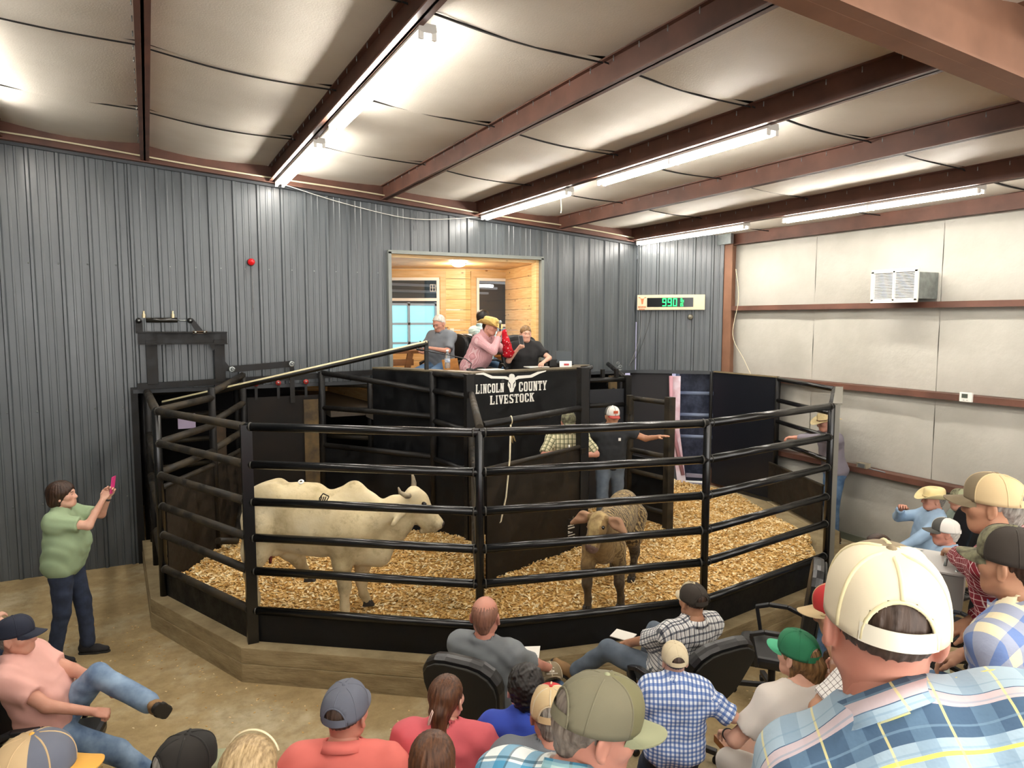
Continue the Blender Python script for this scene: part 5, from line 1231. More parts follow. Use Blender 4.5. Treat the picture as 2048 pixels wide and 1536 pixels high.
def glasses(parent, m, dark=False, up=0.0):
    b = MB(); z = .010+up; y = .107-up*.35
    for x in (-1, 1): b.path([(x*.032+.022*math.cos(a), y-.004*abs(math.cos(a)), z+.015*math.sin(a)) for a in np.linspace(0, 2*PI, 17)[:-1]], .0016, 5, closed=True); b.path([(x*.053, y-.004, z+.004), (x*.078, y-.05, z+.006), (x*.083, -.01, z+.004), (x*.083, -.03, z-.012)], .0016, 5)
    b.tube((-.010, y, z+.004), (.010, y, z+.004), .0016, 5); o = b.build('glasses', m, parent, local=True)
    if dark:
        b = MB()
        for x in (-1, 1): b.lathe([(0, 0), (.021, 0), (.021, .001), (0, .001)], (x*.032, y-.001, z), 14, (0, 1, 0))
        b.build('lens', M('dark_lens', '0c0c0c', .08), o, local=True)
    return o
# ------------------------------------------------------------------ whole figures
def ik(a, t, l1, l2, hint):
    d = t-a; D = np.linalg.norm(d); D2 = min(D, (l1+l2)*.998); u = d/(D+1e-9); t = a+u*D2
    x = (l1*l1-l2*l2+D2*D2)/(2*D2); hgt = math.sqrt(max(l1*l1-x*x, 0)); h = np.asarray(hint, float); h = h-u*(h@u); h /= np.linalg.norm(h)+1e-9
    return a+u*x+h*hgt, t
def wr(s, amp=.004, sc=1.0, seed=0):
    """cloth folds"""
    def f(D, X, Y, Z): return D+amp*np.sin(30*sc*(X+.35*Z)+seed+5*np.sin(8*Z+seed))*np.sin(25*sc*(Z+.4*Y)+3*np.sin(9*X+seed))+amp*.45*np.sin(66*sc*(Z-.6*X+.3*Y)+seed+3*np.sin(12*X+7*Z))
    return s.fn(f)
PEOPLE = []
def person(label, hp, d, yaw, skin='fair', hair=None, hk='fringe', shirt=None, pants=None, shoe=None, sleeve=.62, s=1.0, lean=0.0, roll=0.0, hyaw=0.0, hpitch=0.0, hroll=0.0,
           rh=None, lh=None, rpose='relax', lpose='relax', rn=(0, 0, -1), ln=(0, 0, -1), rel=(1, -.5, -.5), lel=(-1, -.5, -.5), rk=None, lk=None, rf=None, lf=None, fat=0.0, hip=None, seat=True, far=False, fem=False, child=False,
           collar=None, legs=True, vox=None, hem=-.10, sh_w=.185, topz=None, name='person', neckcut=.075, shorts=False, mous=False, footyaw=(0, 0), kneeup=.0, tilt=0.0, headscale=1.0, floor=None, lhw=None):
    """hp = photo pixel of the head top, d = depth; yaw in degrees: 0 faces +Y (away from the camera bench), positive turns to -X"""
    Rt = rotm(-lean, roll, 0); topw = dep(hp[0], hp[1], d); tzz = .128 if topz is None else topz; hk_ = headscale*(1.12 if child else 1.0); Rh = rotm(hpitch, hroll, hyaw)
    up1 = (Rt @ np.array([0, .010, .551]) + Rh @ np.array([0, .022, .094+tzz])*hk_)[2]
    if floor is not None and not seat: s = (topw[2]-floor)/(.93+up1); hip = .93*s
    if floor is not None and seat: hip = topw[2]-floor-up1*s
    hipz = hip if hip is not None else (.50 if seat else .92)
    pel = np.array([0, 0, hipz]); tp = lambda x, y, z: pel+Rt @ (np.array([x, y, z])*s)
    nb = tp(0, -.005, .515); hs = s*headscale if not child else s*1.12*headscale
    hc = nb+Rt @ np.array([0, .015, .036])*s+Rh @ (np.array([0, .022, .094]))*hs
    topl = hc+Rh @ np.array([0, 0, tzz])*hs
    Yw = math.radians(yaw); Rw = rotm(0, 0, Yw); root = topw-Rw @ topl
    t = thing(name, label, 'person', tuple(root), Yw)
    PEOPLE.append((t, root.copy(), s)); sk = m_skin(skin); vx = vox or (.020 if far else .0135)
    ms, mp = shirt or M('gray_cotton', '777777', .9), pants or M('blue_denim', '2f4766', .9)
    shl = {1: tp(sh_w, 0, .445), -1: tp(-sh_w, 0, .445)}; hipj = {1: tp(.092, 0, 0), -1: tp(-.092, 0, 0)}
    ua, fa, th, sn = .285*s, .255*s, .425*s, .425*s
    tgt = {1: pel+np.array(rh if rh is not None else (.20, .32, .12)), -1: pel+np.array(lh if lh is not None else (-.20, .32, .12))}
    elb, wri = {}, {}
    if lhw is not None: tgt[-1] = Rw.T @ (np.asarray(lhw, float)-root)
    for q, hint in ((1, rel), (-1, lel)): elb[q], wri[q] = ik(shl[q], tgt[q], ua, fa, hint)
    if seat:
        ft = {1: np.array(rf) if rf is not None else np.array([.13, .47, .09]), -1: np.array(lf) if lf is not None else np.array([-.13, .47, .09])}
        kh = {1: rk if rk is not None else (.25, .5, 1), -1: lk if lk is not None else (-.25, .5, 1)}
    else:
        ft = {1: np.array(rf) if rf is not None else np.array([.11, -.02, .09]), -1: np.array(lf) if lf is not None else np.array([-.11, .02, .09])}
        kh = {1: rk if rk is not None else (.1, 1, 0), -1: lk if lk is not None else (-.1, 1, 0)}
    kn, an = {}, {}
    for q in (1, -1): kn[q], an[q] = ik(hipj[q], ft[q], th, sn, kh[q])
    def torso(S, g, lower=True):
        S.cone(tp(-.085, .005, .36), tp(.085, .005, .36), .112*s+g, None, k=.0); S.cone(tp(-.08, .012+fat*.5, .20), tp(.08, .012+fat*.5, .20), .108*s+fat+g, None, k=.09)
        S.cone(tp(-.075, -.01, .03), tp(.075, -.01, .03), .122*s+fat*.5+g, None, k=.08)
        S.cone(shl[-1], shl[1], .068*s+g, None, k=.07); S.cone(tp(0, -.015, .45), nb+Rt @ np.array([0, 0, .01]), .092*s+g, .060*s+g*.6, k=.06)
        for q in (-1, 1): S.cone(shl[q]+Rt @ np.array([-q*.03, 0, .02])*s, nb+Rt @ np.array([q*.02, -.01, -.01])*s, .045*s+g, .040*s+g, k=.05)
        if fem:
            for q in (-1, 1): S.ell(tp(q*.075, .095, .315), (.062*s+g, .055*s+g, .062*s+g), k=.05)
    def arm(S, q, g, frac=1.0, k=.04):
        S.cone(shl[q], elb[q], .056*s+g, .043*s+g*.9, k=k)
        if frac > 1: S.cone(elb[q], wri[q], .043*s+g, .028*s+g*.7, k=.02)
    def leg(S, q, g, k=.05, end=1.0):
        S.cone(hipj[q], kn[q], .088*s+g+fat*.2, .060*s+g, k=k)
        if end > 0: S.cone(kn[q], an[q]+(kn[q]-an[q])*(1-end), .056*s+g, (.040 if g < .01 else .050)*s+g, k=.03)
    # skin: one body
    S = SDF(); torso(S, -.004)
    for q in (1, -1): arm(S, q, -.003, 2)
    if legs:
        for q in (1, -1): leg(S, q, -.004)
    S.cone(nb, hc+Rh @ np.array([0, -.018, -.06])*hs, .055*hs*(.9 if fem or child else 1), .052*hs*(.9 if fem or child else 1), k=.03)
    parts = [S.mesh(vx)]
    V, Qh = head(fem or child, far); parts.append(((V*hs) @ Rh.T+hc, Qh))
    for q, pose, nrm in ((1, rpose, rn), (-1, lpose, ln)):
        V, Qh = hand(pose, far); y = wri[q]-elb[q]; y /= np.linalg.norm(y); z = -np.asarray(nrm, float); z = z-y*(z@y); z /= np.linalg.norm(z)+1e-9; x = np.cross(y, z)
        V = V.copy(); F = Qh
        if q < 0: V[:, 0] *= -1; F = Qh[:, ::-1]
        parts.append((V*s*(.95 if fem else 1.0) @ np.stack([x, y, z])+wri[q], F))
    body = mesh_obj('body', parts, sk, t)
    # eyes
    for q in (-1, 1):
        b = MB(); e = hc+Rh @ (np.array([q*.031, .0755, .008])*hs); b.lathe([(0, -.0118*hs), (.008*hs, -.0088*hs), (.0118*hs, 0), (.008*hs, .0088*hs), (0, .0118*hs)], (0, 0, 0), 10, (0, 1, 0))
        f0 = len(b.f); b.lathe([(.0058*hs, .0106*hs), (0, .0122*hs)], (0, 0, 0), 10, (0, 1, 0), 1)
        o = b.build('eye', [M('eye_white', 'd8d0c4', .3), M('eye_iris', '2a1a10', .2)], t, local=True); o.matrix_local = Matrix.Translation(tuple(e)) @ Matrix(Rh.tolist()).to_4x4()
    b = MB()
    for q in (-1, 1): b.path([np.array((q*x_, y_, z_))*hs @ Rh.T+hc for x_, y_, z_ in ((.014, .0955, .028), (.030, .094, .034), (.048, .081, .029))], [.003*hs, .0035*hs, .002*hs], 5)
    b.build('eyebrow', m_hair('hair_'+(hair or 'brown'), *HAIR[hair or 'brown']), t, local=True)
    hm = None
    HE = Matrix.Translation(tuple(hc)) @ Matrix((Rh*hs).tolist()).to_4x4()
    if hk:
        V, Qh = hair_me(hk, far); o = mesh_obj('hair', [(V, Qh)], m_hair('hair_'+(hair or 'brown'), *HAIR[hair or 'brown']), t); o.matrix_local = HE
    if mous:
        V, Qh = hair_me('moustache', far); o = mesh_obj('moustache', [(V, Qh)], m_hair('hair_'+(hair or 'brown'), *HAIR[hair or 'brown']), t); o.matrix_local = HE
    # clothes
    S = SDF(); torso(S, .016); S.cut(tp(0, 0, hem), Rt @ np.array([0, 0, -1.0]))
    for q in (1, -1):
        if sleeve > 1: arm(S, q, .012); S.sleeve(elb[q], elb[q]+(wri[q]-elb[q])*(sleeve-1), .043*s+.011, .033*s+.012, k=.02)
        elif sleeve > 0: S.sleeve(shl[q], shl[q]+(elb[q]-shl[q])*sleeve, .060*s+.014, .054*s+.016, k=.05)
    S.ell(nb+Rt @ np.array([0, .012, .035])*s, np.array([neckcut*.86, neckcut, .055])*s, Rt, k=.01, op='s')
    wr(S, .0048 if not far else .004, 1.0, len(PEOPLE))
    Vm, Qm = S.mesh(vx)
    so = mesh_obj('shirt', [(Vm, Qm)], ms, t)
    if 'cloth' in [n_.attribute_name for n_ in ms.node_tree.nodes if n_.type == 'ATTRIBUTE']:
        me_ = so.data; buf = np.zeros(len(me_.vertices)*3, np.float32); me_.vertices.foreach_get('co', buf); Pv = buf.reshape(-1, 3); li = np.zeros(len(me_.loops), np.int32); me_.loops.foreach_get('vertex_index', li); li = li.reshape(-1, 4)
        T_ = (Pv-pel) @ Rt/s; x_, y_, z_ = T_[:, 0], T_[:, 1], T_[:, 2]-.36
        arcv = .12*np.abs(np.arctan2(np.abs(y_), np.maximum(z_, 1e-4))); vv_ = np.where(z_ > 0, arcv, .1885-z_); UV = np.stack([x_, -vv_], 1)[li]
        Cc = Pv[li].mean(1); Tc = (Cc-pel) @ Rt/s
        for q in (1, -1):
            for a_, c_, off_ in ((shl[q], elb[q], 0.0), (elb[q], wri[q], ua)):
                if off_ and sleeve <= 1: continue
                dd = (c_-a_)/np.linalg.norm(c_-a_); L_ = np.linalg.norm(c_-a_); tt = (Cc-a_) @ dd; rad = np.linalg.norm(Cc-a_-tt[:, None]*dd, axis=1)
                k_ = (tt > (.04 if not off_ else 0)) & (tt < L_+.05) & (rad < .088*s) & ((np.abs(Tc[:, 0]) > .155) | (tt > .12))
                e1 = np.cross(dd, (.31, .95, .1)); e1 /= np.linalg.norm(e1); e2 = np.cross(dd, e1); rl = Pv-a_; an_ = np.arctan2(rl @ e2, rl @ e1)[li]; w2 = (an_.max(1)-an_.min(1)) > PI; an_ = np.where(w2[:, None] & (an_ < 0), an_+2*PI, an_)
                UV[k_] = np.stack([an_*.062, -((rl @ dd)[li]+off_)], 2)[k_]
        UVc = UV.reshape(-1, 2)
        cloth_attr(so, UVc, 'CORNER')
    if collar:
        b = MB(); rows = []
        nz = hc+Rh @ np.array([0, -.026, -.10])*hs-nb; nz /= np.linalg.norm(nz); nx = np.cross(Rt[:, 1], nz); nx /= np.linalg.norm(nx); Fn = np.stack([nx, np.cross(nz, nx), nz], 1)
        for a in np.linspace(-2.75, 2.75, 28):
            th_ = a+PI; r = []
            for v, (rr, zz) in enumerate(((.082, .012), (.0745, .056), (.080, .062), (.098, .018))):
                p = np.array([rr*math.sin(th_), rr*1.06*math.cos(th_)+.004+(.012 if abs(a) > 2.2 else 0), zz-.012-.014*(1+math.cos(th_))*.5]); r.append(nb+Fn @ p*s)
            rows.append(r)
        b.grid(rows); co = b.build('collar', ms, t, local=True); cloth_attr(co, np.array([[a*.07, .03*v] for a in np.linspace(-2.75, 2.75, 28) for v in (0, 1, 1.2, 2.2)])); sd = co.modifiers.new('cloth', 'SOLIDIFY'); sd.thickness = .004
    if legs:
        S = SDF(); S.cone(tp(-.075, -.01, .03), tp(.075, -.01, .03), .122*s+fat*.5+.003, None, k=0); S.cut(tp(0, 0, hem+.09), Rt @ np.array([0, 0, 1.0]))
        for q in (1, -1): leg(S, q, .014, end=0 if shorts else .93)
        wr(S, .0035, .8, len(PEOPLE)+3)
        mesh_obj('shorts' if shorts else 'trousers', [S.mesh(vx*1.15)], mp, t)
        for q, fy in ((1, footyaw[0]), (-1, footyaw[1])):
            y = np.array([0, 1.0, 0]); up_ = np.array([0, 0, 1.0]); sh = kn[q]-an[q]; sh /= np.linalg.norm(sh)
            if an[q][2] > .25: up_ = sh
            fwd = np.array([kn[q][0]-hipj[q][0], kn[q][1]-hipj[q][1], 0]) if seat else y.copy(); fwd = rotm(0, 0, fy) @ (fwd/(np.linalg.norm(fwd)+1e-9)); fwd = fwd-up_*(fwd@up_); fwd /= np.linalg.norm(fwd); xx = np.cross(fwd, up_)
            R_ = np.stack([xx, fwd, up_]); o_ = an[q]-up_*.088*s
            f_ = mesh_obj('shoe', [(SHOE[0]*s @ R_+o_, SHOE[1])], shoe or M('brown_leather', '4a3420', .6, var=.3), t); mesh_obj('sole', [(SOLE[0]*s @ R_+o_, SOLE[1])], M('dark_sole', '1c1813', .8), f_)
    t['_'] = 0; del t['_']
    class R: pass
    hp_of = lambda q, f=.10: wri[q]+f*(wri[q]-elb[q])/np.linalg.norm(wri[q]-elb[q])
    r = R(); r.t = t; r.HE = HE; r.hc = hc; r.Rh = Rh; r.hs = hs; r.wri = wri; r.elb = elb; r.Rw = Rw; r.root = root; r.kn = kn; r.an = an; r.nb = nb; r.Rt = Rt; r.s = s; r.pel = pel; r.shl = shl
    r.W = lambda p: r.Rw @ np.asarray(p, float)+r.root
    r.hand = lambda q, f=.10, off=(0, 0, 0): r.W(hp_of(q, f)+np.array(off))
    def put(o): o.matrix_local = HE; return o
    r.put = put
    return r
# ------------------------------------------------------------------ seats: tiers, benches, office chairs
FL = {0: 0.0, 1: .42, 2: .77, 3: 1.12, 4: 1.47}
tiers = struct_root('floor_tiers', (1, 1, 0)); MST = M('gray_painted_step', '77705f', .8, var=.25, vscale=4)
A0_, A1_ = math.radians(196), math.radians(320)
def arc(r0, r1, z0, z1, mat, a0=A0_, a1=A1_, n=40):
    b = MB(); t = np.linspace(a0, a1, n); P = lambda r, z: [(CTR[0]+r*math.cos(a), CTR[1]+r*math.sin(a), z) for a in t]
    R_ = [P(r0, z0), P(r0, z1), P(r1, z1), P(r1, z0), P(r0, z0)]; b.grid(np.array(R_), smooth=False, flip=False)
    for e in (0, -1): b.add([R_[0][e], R_[1][e], R_[2][e], R_[3][e]], [(0, 1, 2, 3) if e == 0 else (3, 2, 1, 0)])
    return b
TA0, TA1 = math.radians(222), math.radians(318)
ta1 = lambda r: 2*PI-math.acos(min(1, 4.25/r))
for k, (r0, r1) in {1: (6.6, 7.45), 2: (7.45, 8.2), 3: (8.2, 8.95), 4: (8.95, 12.0)}.items():
    arc(r0, r1, 0 if k == 1 else FL[k]-.36, FL[k], MST, TA0, ta1(r1)).build('step', MST, tiers)
MBE = M('varnished_bench_wood', '9a5a22', .35, c2='6f3d16', vscale=3, stretch=(1, 1, 8), bmp=.1)
for k, (r0, r1) in {1: (7.05, 7.38), 2: (7.82, 8.17), 3: (8.57, 8.92), 4: (9.3, 9.62)}.items():
    for i in range(5):
        if k == 1 and i == 2: r0 = 6.62
        TA1 = ta1(r1+.02); a0 = TA0+(TA1-TA0)*i/5+.004; a1 = TA0+(TA1-TA0)*(i+1)/5-.004
        t = thing('bench', 'varnished wooden bench %s on the %s tier' % (('section at the steel wall end', 'section after the steel wall end', 'section at mid curve', 'section before the white wall end', 'section at the white wall end')[i], ('lowest', 'second', 'third', 'top')[k-1]), 'bench', (CTR[0]+r0*math.cos(a0), CTR[1]+r0*math.sin(a0), FL[k]), 0, 'benches of the stands')
        for j in range(3):
            w_ = (r1-r0)/3; arc(r0+j*w_+.004, r0+(j+1)*w_-.004, FL[k]+.39, FL[k]+.43, MBE, a0, a1, 10).build('plank', MBE, t)
        for e in (a0+.03, a1-.03): arc(r0+.04, r1-.04, FL[k], FL[k]+.39, MST, e-.004, e+.004, 2).build('leg', MBLKP, t)
MLE = M('black_leather', '131314', .38, 0, .5, bmp=.15, bscale=90, bdist=.003)
MCP = M('chair_plastic', '17171a', .42)
def rrect(w, h, r, taper=0, n=5):
    out = []
    for cx_, cy_, a in ((w-r, h-r, 0), (-w+r, h-r, PI/2), (-w+r, -h+r, PI), (w-r, -h+r, 1.5*PI)):
        for i in range(n):
            t_ = a+PI/2*i/(n-1); x, y = cx_+r*math.cos(t_), cy_+r*math.sin(t_); out.append((x*(1-taper*(y/h)), y))
    return out
def office_chair(label, x, y, yaw, tilt=.2, sh=.47, backh=.36, z=0.0, arms=True, sc=1.0):
    t = thing('office_chair', label, 'chair', (x, y, z), math.radians(yaw), 'black office chairs')
    A = np.array
    def bl(mb, nm, m, bev=0.0): return mb.build(nm, m, t, bev, local=True)
    b = MB(); b.prism(rrect(.26, .25, .08), 0, .09, ((0, .02, sh-.10), (1, 0, 0), (0, 1, 0), (0, 0, 1))); bl(b, 'seat', MLE, .03)
    b = MB(); b.box((0, 0, sh-.12), (.34, .34, .04)); bl(b, 'seat_pan', MCP, .008)
    u = A([0, -math.sin(tilt), math.cos(tilt)]); n_ = A([0, math.cos(tilt), math.sin(tilt)]); o = A([0, -.24, sh+.02])+u*(backh+.02)
    b = MB(); b.prism(rrect(.265, backh, .19, -.14), -.05, .045, (o, (1, 0, 0), u, n_)); bl(b, 'backrest', MLE, .035)
    b = MB(); b.prism(rrect(.245, backh-.02, .18, -.14), -.068, -.05, (o, (1, 0, 0), u, n_)); bl(b, 'back_shell', M('black_fabric_back', '1a1913', .75), .008)
    b = MB(); b.path([(0, -.08, sh-.12), (0, -.26, sh-.12), A([0, -.30, sh+.02])+u*.12], .025, 8); bl(b, 'back_bracket', MCP)
    if arms:
        for q in (-1, 1):
            xx = q*.30; b = MB(); pts = [(xx, .16, sh+.19), (xx, .05, sh+.225), (xx, -.10, sh+.225), (xx, -.24, sh+.17)]
            for p, r in zip(pts, pts[1:]): b.bar(p, r, .05, .03)
            b.bar((xx, .15, sh+.19), (q*.27, .10, sh-.08), .045, .03, (0, 1, 0)); bl(b, 'armrest', MCP, .008)
    b = MB(); b.tube((0, 0, sh-.13), (0, 0, .10), .03, 10); bl(b, 'gas_column', MCP)
    b = MB(); b.tube((.14, .06, sh-.13), (.24, .06, sh-.14), .008, 6); bl(b, 'lever', MCP)
    for k in range(5):
        a = 2*PI*k/5+.3; e = A([.30*math.cos(a), .30*math.sin(a), .085])
        b = MB(); b.bar((0, 0, .12), e, .045, .035); bl(b, 'base_leg', MCP, .006)
        b = MB(); b.lathe([(0, -.018), (.028, -.018), (.03, 0), (.028, .018), (0, .018)], e-A([0, 0, .055]), 10, (-math.sin(a), math.cos(a), 0)); bl(b, 'caster', MCP)
    return t
def at(r, off=(0, 0)):    # floor point under a figure, moved in the figure's own axes
    p = r.W((off[0], off[1], 0)); return float(p[0]), float(p[1])
# ------------------------------------------------------------------ cloth
SAGE = M('sage_green_cotton', '8fa380', .92, var=.10, vscale=5); PINK = M('salmon_pink_cotton', 'dba79c', .92, var=.08, vscale=5); CORAL = M('coral_cotton', 'df766c', .9, var=.08, vscale=6)
CORAL2 = M('rose_red_cotton', 'd2626a', .9, var=.1, vscale=6); BLUE = M('royal_blue_cotton', '2c45a5', .9, var=.15, vscale=5); GRAY = M('heather_gray_cotton', '72777a', .92, var=.12, vscale=6)
WHT = M('white_cotton', 'd6cfc6', .9, var=.06, vscale=5); CHAR = M('charcoal_polo', '1f2226', .9, var=.2, vscale=5); BLK = M('black_cotton', '101012', .9); SLATE = M('slate_gray_cotton', '6d7278', .9, var=.12)
LBLUE = M('light_blue_oxford', '9db9d4', .85, var=.1); GRNG = M('gray_green_cotton', '7f8b80', .9, var=.1); GRPU = M('gray_mauve_cotton', '77717a', .9, var=.12); DKDEN = M('dark_denim', '1a2233', .92, c2='242f45', vscale=14)
DEN = M('blue_denim', '34506f', .92, c2='5a7592', vscale=7); DEN2 = M('faded_denim', '8aa2bb', .92, c2='30496b', vscale=4.5); DEN3 = M('mid_denim', '2a4266', .92, c2='3b567e', vscale=9); GDEN = M('gray_denim', '4c5661', .92, c2='5b6672', vscale=8)
KHAKI = M('khaki_cotton', '6f6852', .9)
PLTEAL = plaid('teal_white_plaid', 'dfe6e4', [('u', .075, 0, .030, '2f86ad', .75), ('v', .075, .01, .030, '2f86ad', .75), ('u', .075, .045, .006, '1c4a5e', .7), ('v', .075, .05, .006, '1c4a5e', .7), ('v', .15, .06, .02, 'a9d6d8', .6)])
PLBIG = plaid('steel_blue_yellow_plaid', '9fb4c2', [('v', .085, 0, .040, '2b4866', .88), ('u', .095, .02, .030, '6d8aa2', .45), ('v', .085, .058, .012, 'd6c3c4', .8), ('v', .085, .016, .004, 'e6d564', .95), ('u', .095, .06, .004, 'e0d590', .7), ('v', .02, 0, .002, '7c98ad', .5)])
PLBLUE = plaid('blue_white_check', 'dfe6ef', [('u', .030, 0, .014, '2f5fa8', .7), ('v', .030, .01, .014, '2f5fa8', .7), ('u', .030, .022, .003, '1d3f7a', .6)])
PLGRY = plaid('white_navy_tattersall', 'e3e2df', [('u', .034, 0, .009, '232b3d', .8), ('v', .034, .01, .009, '232b3d', .8), ('u', .034, .018, .005, '7d8796', .6)])
PLCREAM = plaid('blue_cream_gingham', 'd9cfae', [('u', .075, 0, .038, '3d69ad', .62), ('v', .075, .02, .038, '3d69ad', .62)])
PLMAR = plaid('maroon_white_check', '7a2630', [('u', .024, 0, .003, 'd9c4c0', .85), ('v', .024, .01, .003, 'd9c4c0', .85)])
PLWHT = plaid('white_brown_windowpane', 'e6e3de', [('u', .022, 0, .0025, '4a3a38', .8), ('v', .022, .01, .0025, '4a3a38', .8)])
PLOLV = plaid('cream_olive_plaid', 'cfc8a4', [('u', .05, 0, .014, '454a32', .8), ('v', .05, .02, .012, '545a3f', .7), ('u', .05, .03, .004, '2c3128', .8)])
PLLT = plaid('pale_teal_check', 'd8e4e2', [('u', .03, 0, .008, '7fb3b5', .7), ('v', .03, .01, .008, '7fb3b5', .7)])
PNKST = plaid('pink_pinstripe', 'c08c90', [('u', .014, 0, .005, 'd4b6b7', .7), ('u', .028, .008, .003, '9a5f66', .5)])
STRP = plaid('black_white_stripe', 'd9d6cf', [('v', .018, 0, .008, '2a2a2a', .85)])
def cm(n, c, **k): return M('cap_'+n, c, .85, **k)
CAPC = {'navy': cm('navy', '141a2b'), 'gray': cm('gray', '5b5f6b', var=.1), 'tan': cm('tan', 'b59b74'), 'yellow': cm('mustard', 'c8953f'), 'black': cm('black', '15130f'), 'olive': cm('olive', '6d6a4a', var=.1), 'paleolive': cm('pale_olive', '8e9172'), 'red': cm('red', 'b02a2a'), 'mesh': cm('tan_mesh', 'c3ac83', bmp=.25, bscale=900, bdist=.0008), 'cream': cm('cream_mesh', 'd6cbb0', bmp=.25, bscale=900, bdist=.0008), 'creamtrim': cm('cream_trim', 'ddd2a8'), 'brown': cm('dark_brown', '2b241d', bmp=.25, bscale=900, bdist=.0008), 'beige': cm('beige', 'cdbf9f', var=.08), 'green': cm('green', '1f6f4a', var=.15), 'lgreen': cm('mint_green', '4fae85'), 'white': cm('white_mesh', 'd8d4cc', bmp=.25, bscale=900, bdist=.0008), 'dgray': cm('dark_gray', '4a4a46'), 'camo': cm('camo', '7c7a5e', c2='3e3a2b', vscale=28), 'taupe': cm('taupe', '7f7158', var=.1), 'grayolive': cm('gray_olive', '6e6a55', bmp=.25, bscale=900, bdist=.0008), 'blk_mesh': cm('black_mesh', '1b1712', bmp=.25, bscale=900, bdist=.0008), 'creamcamo': cm('cream_camo', 'cbbd9a', c2='4a3c2c', vscale=16)}
C = CAPC
STRAW = M('straw', 'd9bd74', .6, c2='c3a258', vscale=40, bmp=.5, bscale=120, bdist=.003); STRAWP = M('pale_straw', 'd8c69a', .6, c2='c9b584', vscale=40, bmp=.4, bscale=120, bdist=.003)
TANSH = M('tan_suede', '8a6a44', .8, var=.15); BLKSH = M('black_knit_shoe', '17161a', .8); CT = .136
# ------------------------------------------------------------------ people on the floor
r = person('woman in sage green tee holding up a pink phone by the steel wall', (122, 962), 6.55, -108, 'fair', 'brown', 'bob', SAGE, DKDEN, BLKSH, .72, seat=False, floor=0, fem=True, fat=.045, hpitch=.12, rh=(.05, .37, .60), lh=(-.04, .39, .62), rel=(.35, .1, -1), lel=(-.35, .1, -1), rpose='relax', lpose='relax', rn=(-1, .2, 0), ln=(1, .2, 0), hem=-.20, topz=.142, rf=(.10, -.10, .09), lf=(-.10, .12, .09), vox=.012)
p = (r.wri[1]+r.wri[-1])/2+np.array([0, .065, .115]); pw = r.W(p)
t = thing('phone', 'pink phone held up by the woman in sage green tee', 'phone', tuple(pw), math.radians(-108))
lb(t, (0, 0, 0), (.038, 0, 0), (0, .005, .0), (0, .012, .078), 'case', M('hot_pink_case', 'd23a7e', .4)); lb(t, (0, -.0055, 0), (.033, 0, 0), (0, .001, 0), (0, .0115, .072), 'screen', M('dark_glass', '3c4348', .1))
t = r.t; b = MB(); w_ = r.wri[-1]; e_ = r.elb[-1]; dd = (w_-e_)/np.linalg.norm(w_-e_); b.tube(w_-dd*.05, w_-dd*.03, .033, 14); b.build('wristwatch', M('watch_gray', '4a4a4c', .3, .5), t, local=True)
r = person('man in salmon pink tee and navy cap lounging cross-legged in office chair', (28, 1232), 4.5, -103, 'ruddy', 'gray', 'fringe', PINK, DEN2, TANSH, .62, floor=0, lean=-.38, fat=.03, hpitch=.05, hyaw=-.1, rh=(.22, .30, .17), lh=(-.02, .36, .20), rpose='fist', lpose='fist', rn=(-.3, 0, -1), rel=(1, -.4, -.6), rf=(.12, .70, .10), lf=(.18, .63, .71), lk=(-.15, -.1, 1.6), rk=(.1, .6, 1), topz=CT, vox=.0115, footyaw=(0, -.5))
r.put(cap(r.t, C['navy'], C['navy'])); x, y = at(r, (0, -.02)); office_chair('black office chair under the man in salmon pink tee', x, y, -103, .42)
r = person('seated person in dark jeans partly out of view behind pink-shirted man', (-80, 1130), 5.5, -100, 'fair', 'gray', 'short', SLATE, DKDEN, None, .62, floor=0, rh=(.15, .25, .35), rf=(.12, .50, .09), lf=(-.12, .55, .09), far=True)
x, y = at(r, (0, -.02)); office_chair('black office chair behind the pink-shirted man, at the steel wall', x, y, -100, .25)
r = person('bald man in gray tee seated with his cap on one knee', (970, 1194), 4.75, -52, 'red', 'scalp', 'ring', GRAY, DEN, TANSH, .80, floor=0, lean=-.22, fat=.04, s=1.04, hyaw=.28, hpitch=.05, rh=(.30, .44, .12), lh=(-.02, .42, .16), rpose='grip', lpose='relax', rf=(.30, .55, .10), lf=(-.08, .60, .10), rk=(.5, .4, 1), lk=(-.1, .5, 1.2), vox=.0115, headscale=1.08)
x, y = at(r, (0, -.04)); office_chair('black office chair with olive-black back under the bald man in gray', x, y, -52, .30, .46, .30)
kw = r.W(r.kn[1]+np.array([-.03, -.03, .075])); t = thing('ball_cap', 'brown and cream ball cap resting on the bald man in gray, on his knee', 'cap', tuple(kw), math.radians(-200))
o = cap(t, C['taupe'], C['cream'], C['taupe']); o.rotation_euler = (.55, 0, 0)
b = MB(); 
for (x0, z0, w_, h_) in ((-.018, .085, .014, .014), (.004, .085, .014, .014), (-.018, .066, .014, .014), (.004, .066, .014, .014)): b.box((x0+.007, .104-(z0-.06)*.35, z0), (w_, .006, h_))
for k in range(9): b.box((-.036+.009*k, .1085, .050), (.006, .004, .007))
b.build('emblem', M('cap_print', 'e6e0d0', .7), o, local=True)
pw = r.hand(-1, .12, (.03, .02, .03)); t = thing('sale_sheet', 'white folded paper with red print in the hand of bald man', 'paper', tuple(pw), -.6); lb(t, (0, 0, 0), (.10, 0, .01), (0, .07, .02), (0, 0, .003), 'sheet', M('paper_white', 'e4e0d6', .7)); lb(t, (-.05, .02, .006), (.012, 0, .0012), (0, .016, .004), (0, 0, .001), 'print', M('red_print', 'a03030', .6))
